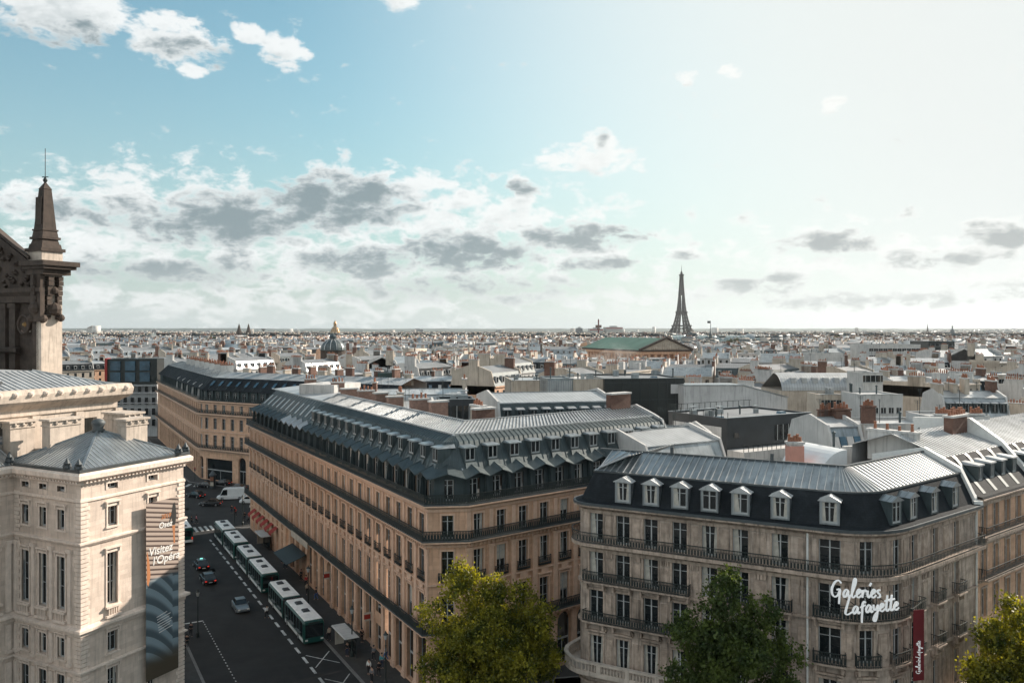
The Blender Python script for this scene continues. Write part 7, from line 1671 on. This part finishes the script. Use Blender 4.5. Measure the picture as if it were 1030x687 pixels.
for i, (u, v) in enumerate(((185, 660), (188, 652), (192, 570 + 70))): person(u, v, 'black', 'black', SA, ['person in black at the foot of the opera corner', 'person in black just beyond the first by the opera wall', 'person in dark clothes on the left pavement by the kerb line'][i], i % 2, None)
# ============================================================ street furniture
def shelter(u, v, label, ang=0.):
    p = gnd(u, v, .144); root = empty('bus_shelter', (p.x, p.y, .144), SA + ang, label, 'bus shelter')
    mb = MB(); mb.box(-2.6, 2.6, -.75, 1.0, 2.5, 2.62, 0, .1, .1); mb.build('roof', M['plaster'], root)
    for x in (-2.2, 2.2): mb = MB(); mb.box(x - .05, x + .05, -.6, -.5, 0, 2.5); mb.build('post', M['dark_metal'], root)
    mb = MB(); mb.box(-2.1, 2.1, -.58, -.55, .3, 2.3); mb.build('glass_panel', M['glass'], root); mb = MB(); mb.box(2.26, 2.36, -.6, .6, .3, 2.2); mb.build('poster_panel', M['plaster_cream'], root); mb = MB(); mb.box(-1.6, 1.4, -.45, -.1, .45, .52); mb.build('bench', M['dark_metal'], root)
shelter(348, 656, 'white roofed bus shelter behind the nearest articulated bus'); shelter(265, 551, 'white roofed bus shelter below the red awnings beside the far bus')
def lamp(u, v, label, h=5.6):
    p = gnd(u, v, .144); root = empty('street_lamp', (p.x, p.y, .144), 0, label, 'street lamp'); mb = MB(); mb.lathe(0, 0, [(.22, 0), (.2, .5), (.09, .7), (.06, h - .7), (.12, h - .6)], 8); mb.build('post', M['iron'], root)
    mb = MB(); mb.lathe(0, 0, [(.14, h - .6), (.26, h - .1), (.26, h - .08), (.05, h + .15)], 6); mb.build('lantern', M['frame'], root); mb = MB(); mb.lathe(0, 0, [(.3, h - .08), (.12, h + .12), (.03, h + .35)], 6); mb.build('lamp_cap', M['iron'], root)
for (u, v, lb) in ((354, 660, 'street lamp standing right at the near bus shelter'), (388, 690, 'street lamp amid the walkers at the pavement bottom'), (244, 528, 'street lamp by the corner of the pink stone building'), (199, 640, 'dark street lamp by the left kerb line near the opera wall'), (310, 612, 'street lamp on the pavement beside the near bus front')): lamp(u, v, lb)
def signal(u, v, label):
    p = gnd(u, v, .144); root = empty('traffic_light', (p.x, p.y, .144), SA + pi, label, 'traffic light'); mb = MB(); mb.lathe(0, 0, [(.1, 0), (.06, .3), (.06, 3.2)], 7); mb.build('post', M['iron'], root); mb = MB(); mb.box(-.14, .14, -.16, .16, 2.4, 3.25); h = mb.build('signal_head', M['iron'], root)
    mb = MB(); mb.tube((.14, 0, 3.05), (.17, 0, 3.05), .09, None, 8); mb.build('red_lens', M['tail'], h)
signal(236, 526, 'traffic light with red lens at the end of the zebra crossing'); signal(196, 483, 'traffic light across the junction left of the shop front')
p = gnd(214, 491, .144); root = empty('advertising_column', (p.x, p.y, .144), 0, 'dark green domed advertising column before the far shop front', 'advertising column'); mb = MB(); mb.lathe(0, 0, [(.75, 0), (.75, .4), (.65, .45), (.65, 3.0)], 14); mb.build('shaft', M['dark_metal'], root)
mb = MB(); mb.lathe(0, 0, [(.85, 3.0), (.9, 3.3), (.6, 3.6), (.3, 4.1), (.04, 4.5)], 14); mb.build('dome_cap', M['lead'], root)
for k, c in enumerate(('plaster_cream', 'terracotta')): mb = MB(); a = -pi / 2 + .1 - k * .05; mb.box(-.42, .42, -.72, -.66, .7 + k * 1.2, 1.6 + k * 1.2); mb.build('poster', M[c], root)
# red awnings on the shop windows at the far end of the long front
RED = mat('red_canvas', (.26, .022, .014), .8, noise=(2., .2)); bayw = 84.6 / 26
for k in range(8):
    s = 84.6 - (k + .5) * bayw; root_l = 'red canvas awning over the %s arched shop window from the far corner' % ['first', 'second', 'third', 'fourth', 'fifth', 'sixth', 'seventh', 'eighth'][k]
    if k in (0, 7): continue
    mb = MB(); a, b, c, d = st(s - .85, .1, 4.7), st(s + .85, .1, 4.7), st(s + .85, 1.3, 3.9), st(s - .85, 1.3, 3.9)
    q = lambda t, dz: (t[0], t[1], t[2] + dz)
    mb.hexa([a, d, c, b, q(a, .06), q(d, .06), q(c, .06), q(b, .06)]); mb.hexa([q(d, -.35), q(c, -.35), (c[0] + .03, c[1] + .02, c[2] - .35), (d[0] + .03, d[1] + .02, d[2] - .35), d, c, (c[0] + .03, c[1] + .02, c[2]), (d[0] + .03, d[1] + .02, d[2])]); o = mb.build('awning', RED); tag(o, root_l, 'awning', 'red shop awnings')
mb = MB(); s = 84.6 - 11 * bayw; a, b, c, d = st(s - 4, .2, 4.4), st(s + 4, .2, 4.4), st(s + 4, 3.2, 3.3), st(s - 4, 3.2, 3.3); mb.hexa([a, d, c, b] + [(p_[0], p_[1], p_[2] + .07) for p_ in (a, d, c, b)]); tag(mb.build('canopy', M['iron']), 'broad black canopy over the cafe entrance beside the buses', 'canopy')
mb = MB(); a, b = st(84.6 - 10.8 * bayw, 1.25, 6.9), st(84.6 - 13.6 * bayw, 1.25, 6.9); mb.bar(a, b, .12, .9); tag(mb.build('shop_fascia', M['plaster_cream']), 'pale lit shop fascia board above the portal of the long front', 'shop fascia')
for (k, z) in ((16, 4.6), (21, 3.9)):
    mb = MB(); a = st(84.6 - (k + .0) * bayw, .3, z); b = st(84.6 - k * bayw, 1.1, z); mb.bar(a, b, .12, 1.0); o = mb.build('hanging_sign', M['plaster_cream']); mb = MB(); mb.bar((a[0] + .02 - .1, a[1] - .1, a[2]), (b[0] - .1 + .02, b[1] - .1, b[2]), .04, .55); mb.build('emblem', RED, o); tag(o, ['pale projecting sign with red emblem on the arcade pier', 'pale sign with red emblem nearest the tree on the arcade'][k > 16], 'sign')
# ============================================================ brush script sign and hanging banner
GL = {   # strokes of each letter in a unit where lower case is 1 high
    'G': ([[(1.5, 1.75), (1.1, 2.1), (.55, 1.9), (.1, 1.2), (.1, .5), (.5, .1), (1.0, .3), (1.25, .9)], [(.8, .95), (1.3, 1.0), (1.25, .3), (1.15, -.8)]], 1.75),
    'L': ([[(.75, 2.3), (.5, 1.6), (.15, .6), (.1, .15), (.5, .05), (1.15, .35)]], 1.2),
    'a': ([[(.85, .85), (.5, 1.0), (.1, .55), (.2, .08), (.55, .25), (.85, .9), (.8, .3), (.95, .05), (1.2, .3)]], 1.15),
    'l': ([[(.15, .3), (.75, 1.6), (.85, 2.3), (.6, 2.2), (.3, 1.0), (.25, .2), (.5, .02), (.85, .3)]], .85),
    'e': ([[(.1, .4), (.55, .6), (.7, .9), (.45, 1.02), (.15, .6), (.2, .15), (.5, .03), (.9, .35)]], .85),
    'r': ([[(.12, .95), (.18, .5), (.16, .02)], [(.18, .45), (.38, .85), (.68, .92), (.72, .7)]], .8),
    'i': ([[(.2, .9), (.15, .3), (.35, .03), (.65, .35)], [(.45, 1.45), (.75, 1.85)]], .6),
    's': ([[(.7, .95), (.35, .95), (.25, .7), (.6, .4), (.55, .08), (.15, .05)]], .85),
    'f': ([[(.9, 1.35), (.68, 1.5), (.42, 1.1), (.36, .2), (.3, -1.0), (.42, -1.1)], [(.05, .75), (.9, 1.05)]], .9),
    'y': ([[(.1, .95), (.15, .4), (.45, .3), (.8, .95)], [(.8, .95), (.7, -.2), (.4, -1.1), (.1, -1.0), (.3, -.4), (1.0, .3)]], 1.0),
    't': ([[(.45, 2.0), (.3, .9), (.25, .15), (.5, .03), (.75, .3)], [(-.05, 1.25), (.95, 1.5)]], .7)}
def script(mb, text, x0, x1, z0, slope, P3, mat=0, wt=.13, th=.08, depth=.0, extra=None):
    """brush lettering between x0 and x1; P3(x, z, y) gives the world point"""
    W = sum(GL[c][1] for c in text); k = (x1 - x0) / W; x = x0
    for c in text:
        for sk in GL[c][0]:
            pts = [(x + px * k, z0 + pz * k * 1.2 + (x - x0) * slope) for px, pz in sk]
            # resample smoothly
            sm = []
            for i in range(len(pts) - 1):
                p0 = pts[max(0, i - 1)]; p1_, p2 = pts[i], pts[i + 1]; p3 = pts[min(len(pts) - 1, i + 2)]
                for t in (0, .33, .66): sm.append(tuple(.5 * ((2 * p1_[j]) + (-p0[j] + p2[j]) * t + (2 * p0[j] - 5 * p1_[j] + 4 * p2[j] - p3[j]) * t * t + (-p0[j] + 3 * p1_[j] - 3 * p2[j] + p3[j]) * t ** 3) for j in (0, 1)))
            sm.append(pts[-1]); n = len(sm)
            L = []; Rr = []
            for i, (a, b) in enumerate(sm):
                q = sm[min(i + 1, n - 1)]; p = sm[max(i - 1, 0)]; dx_, dz_ = q[0] - p[0], q[1] - p[1]; l = hypot(dx_, dz_) or 1; w = wt * k * (.55 + .45 * abs(dz_) / l) * (1 - .45 * abs(i / (n - 1) - .4)); L.append((a - dz_ / l * w, b + dx_ / l * w)); Rr.append((a + dz_ / l * w, b - dx_ / l * w))
            vs = [P3(*q_, 0) for q_ in L] + [P3(*q_, 0) for q_ in Rr] + [P3(*q_, th) for q_ in L] + [P3(*q_, th) for q_ in Rr]
            fs = []
            for i in range(n - 1): fs += [(i, i + 1, n + i + 1, n + i), (2 * n + i, 3 * n + i, 3 * n + i + 1, 2 * n + i + 1), (i, 2 * n + i, 2 * n + i + 1, i + 1), (n + i, n + i + 1, 3 * n + i + 1, 3 * n + i)]
            mb.add(vs, fs + [(0, n, 3 * n, 2 * n), (n - 1, 3 * n - 1, 4 * n - 1, 2 * n - 1)], mat)
        x += GL[c][1] * k
SIGNW = mat('white_sign_letters', (.8, .8, .8), .5, noise=(2., .03), emit=((1, 1, 1), .12))
ub = PC.L[-1] * 0 + (FL[7] + 1.2 + ARC[1]) / 2
def sign3(): 
    c = at(869, 601, 63.0); a = R(4)
    return lambda x, z, y: (c.x + x * cos(a) + y * sin(a), c.y + x * sin(a) - y * cos(a), c.z + z)
P3 = sign3(); root = empty('shop_sign', (0, 0, 0), 0, 'large white brush script sign reading Galeries Lafayette on the rounded corner', 'sign')
k = 63.0 / FPX
mb = MB(); script(mb, 'Galeries', -34 * k, 18 * k, 1.2 * k, -.03, P3, 0, .165); mb.build('upper_lettering', SIGNW, root)
mb = MB(); script(mb, 'Lafayette', -20 * k, 36 * k, -16.5 * k, .07, P3, 0, .165); mb.build('lower_lettering', SIGNW, root)
mb = MB()
for (x0, x1, z) in ((-34, 20, 2.0), (-24, 32, -8.5), (-20, 24, -15)): mb.bar(P3(x0 * k, z * k, -.12), P3(x1 * k, z * k, -.12), .05, .05)
for x in (-30, -8, 14, 28): mb.bar(P3(x * k, -15 * k, -.15), P3(x * k, 6 * k, -.15), .05, .05); mb.bar(P3(x * k, -8 * k, -.12), P3(x * k, -8 * k, -2.0), .05, .05)
mb.build('sign_frame', M['iron'], root)
un = RT[0] + .9 if False else None
c = at(924, 613, 64.5); zt = c.z; zb = EYE - (684 - HV) * 64.5 / FPX; root = empty('hanging_banner', (c.x, c.y, 0), R(12), 'dark red vertical banner with white script hanging from the rounded corner', 'banner'); w = .48
mb = MB(); mb.box(-w, w, -.02, .02, zb, zt); mb.build('cloth', mat('dark_red_cloth', (.12, .008, .012), .8, noise=(1., .25)), root)
mb = MB()
for z in (zt + .05, zb - .05): mb.bar((-w - .1, 0, z), (w + .9, 1.4, z), .07, .07); mb.lathe(-w - .12, 0, [(.1, z - .1), (.1, z + .1)], 6)
mb.build('bracket', M['iron'], root)
mb = MB(); P4 = lambda x, z, y: (-z, -.03 - y * .3, x)
script(mb, 'GaleriesLafayette', zb + .55, zb + 3.1, -.13, 0, P4, 0, .14, .03); mb.build('lettering', SIGNW, root)
# opera banner: stage-photograph poster hung over the second bay
root = empty('advertising_banner', (0, 0, 0), 0, 'tall printed banner reading Visitez l Opera hung on the opera house', 'banner'); uc = UK + 8.72; q = pq(PD, uc); w = 2.02; o_ = .62
zt, zb = 20.9, 3.2
bm = bpy.data.materials.new('printed_banner'); bm.use_nodes = True; nt = bm.node_tree; g = NG(nt); B = nt.nodes['Principled BSDF']; tcn = g.N.new('ShaderNodeTexCoord'); ob_ = g.sep(tcn.outputs['UV']); zz = ob_[1]
ri = g.m('FRACT', g.m('MULTIPLY', g.m('ADD', zz, g.m('MULTIPLY', ob_[0], .22)), 2.1)); stp = g.ss(ri, .25, .5); up = g.mix(stp, (.05, .03, .025, 1), (.37, .295, .25, 1)); sw_ = g.m('FRACT', g.m('MULTIPLY', g.m('ADD', zz, g.m('MULTIPLY', g.m('POWER', g.m('FRACT', g.m('MULTIPLY', ob_[0], .21)), 2.0), 3.0)), .62)); dn = g.mix(g.ss(sw_, .3, .7), (.07, .10, .12, 1), (.22, .29, .33, 1))
lowm = g.mix(g.ss(zz, 6.4, 4.4), dn, (.075, .06, .04, 1)); g.L.new(g.mix(g.ss(zz, 13.4, 12.9), up, lowm), B.inputs['Base Color']); B.inputs['Roughness'].default_value = .6
mb = MB(); mb.hexa([q(-w, o_ + .03, zb), q(w, o_ + .03, zb), q(w, o_, zb), q(-w, o_, zb), q(-w, o_ + .03, zt), q(w, o_ + .03, zt), q(w, o_, zt), q(-w, o_, zt)]); cloth = mb.build('cloth', bm, root)
BW = mat('white_print', (.75, .74, .72), .6, noise=(2., .05)); BO = mat('orange_print', (.42, .17, .07), .6, noise=(2., .1)); BK = mat('black_print', (.02, .02, .02), .6, noise=(2., .1))
def ptext(s, x, z, size, m_, shear=.15):
    cu = bpy.data.curves.new('lettering', 'FONT'); cu.body = s; cu.size = size; cu.extrude = .01; cu.shear = shear; cu.offset = .012; cu.materials.append(m_); o = bpy.data.objects.new('lettering', cu); COL.objects.link(o); dg = bpy.context.evaluated_depsgraph_get(); me = bpy.data.meshes.new_from_object(o.evaluated_get(dg)); bpy.data.objects.remove(o); o = place('lettering', me, root)
    a = PD.ang(uc); p = q(x, o_ + .05, z); o.location = p; o.rotation_euler = (R(90), 0, a); return o
ptext('Visitez', -1.75, 15.6, 1.12, BW); ptext("l'Opéra", -1.25, 14.6, 1.12, BW); ptext('2019', -.2, 19.0, .62, BO); ptext('Osez', -.5, 18.1, .8, BW)
for k in range(7): mb = MB(); z = 9.2 - k * .27; L = [1.3, 1.7, 1.5, 1.8, 1.6, 1.4, 1.7][k]; mb.hexa([q(-.75 + .05 * k, o_ + .045, z), q(-.75 + .05 * k + L, o_ + .045, z + .25), q(-.75 + .05 * k + L, o_ + .035, z + .25), q(-.75 + .05 * k, o_ + .035, z)] + [q(-.75 + .05 * k, o_ + .045, z + .07), q(-.75 + .05 * k + L, o_ + .045, z + .32), q(-.75 + .05 * k + L, o_ + .035, z + .32), q(-.75 + .05 * k, o_ + .035, z + .07)]); mb.build('small_print', BW, root)
mb = MB()   # dancer in black with orange-lit legs, printed
sil = [(.85, 20.5), (1.1, 20.6), (1.2, 20.2), (1.3, 19.2), (1.15, 18.3), (.75, 18.3), (.7, 19.2), (.3, 18.2), (.2, 18.3), (.72, 19.8)]; mb.add([q(x + .45, o_ + .04, z - .2) for x, z in sil], [tuple(range(len(sil)))]); mb.build('printed_figure', BK, root)
mb = MB(); sil = [(.75, 18.25), (1.15, 18.25), (1.1, 17.2), (1.15, 16.4), (.95, 16.4), (.9, 17.3)]; mb.add([q(x + .45, o_ + .04, z - .2) for x, z in sil], [tuple(range(len(sil)))]); sil = [(-1.38, 16.2), (-1.1, 15.2), (-.95, 13.6), (-1.2, 12.6), (-1.38, 12.9)]; mb.add([q(x - .55, o_ + .04, z) for x, z in sil], [tuple(range(len(sil)))]); mb.build('printed_figure', BO, root)
# ============================================================ air between here and the hills
hb = MB(); hb.box(-23000, 23000, -4000, 16000, -5, 420); hm_ = bpy.data.materials.new('haze_air'); hm_.use_nodes = True; nt = hm_.node_tree; nt.nodes.clear()
ho = nt.nodes.new('ShaderNodeOutputMaterial'); vp = nt.nodes.new('ShaderNodeVolumePrincipled'); vp.inputs['Color'].default_value = (.86, .93, .98, 1); vp.inputs['Density'].default_value = 2.4e-5; vp.inputs['Anisotropy'].default_value = .3
nt.links.new(vp.outputs[0], ho.inputs['Volume']); o = hb.build('haze', hm_); tag(o, kind='stuff', label='thin pale haze lying over the distant city', cat='haze')

# steam drifting from a roof vent in front of the green temple roof
stm = bpy.data.materials.new('steam'); stm.use_nodes = True; nt = stm.node_tree; nt.nodes.clear(); g = NG(nt); so = nt.nodes.new('ShaderNodeOutputMaterial'); pv_ = nt.nodes.new('ShaderNodeVolumePrincipled'); pv_.inputs['Color'].default_value = (.95, .93, .9, 1)
tcn = g.N.new('ShaderNodeTexCoord'); x_, y_, z_ = g.sep(tcn.outputs['Object']); rr2 = g.m('ADD', g.m('ADD', g.m('MULTIPLY', x_, x_), g.m('MULTIPLY', y_, y_)), g.m('MULTIPLY', z_, z_)); nn = g.noise(tcn.outputs['Object'], 1.7, 3, .6, 1.2)[0]
dd = g.m('MULTIPLY', g.m('MULTIPLY', g.ss(nn, .46, .75), g.ss(rr2, 1.0, .15)), .11); g.L.new(dd, pv_.inputs['Density']); nt.links.new(pv_.outputs[0], so.inputs['Volume']); stm.cycles.volume_step_rate = 3
p = at(617, 362, 420); mb = MB(); mb.lathe(0, 0, [(.02, -1), (.5, -.86), (.86, -.5), (1, 0), (.86, .5), (.5, .86), (.02, 1)], 12); o = mb.build('steam', stm); o.location = p; o.scale = (15, 10, 11); tag(o, 'faint white steam drifting in front of the green temple roof', 'steam', None, 'stuff')
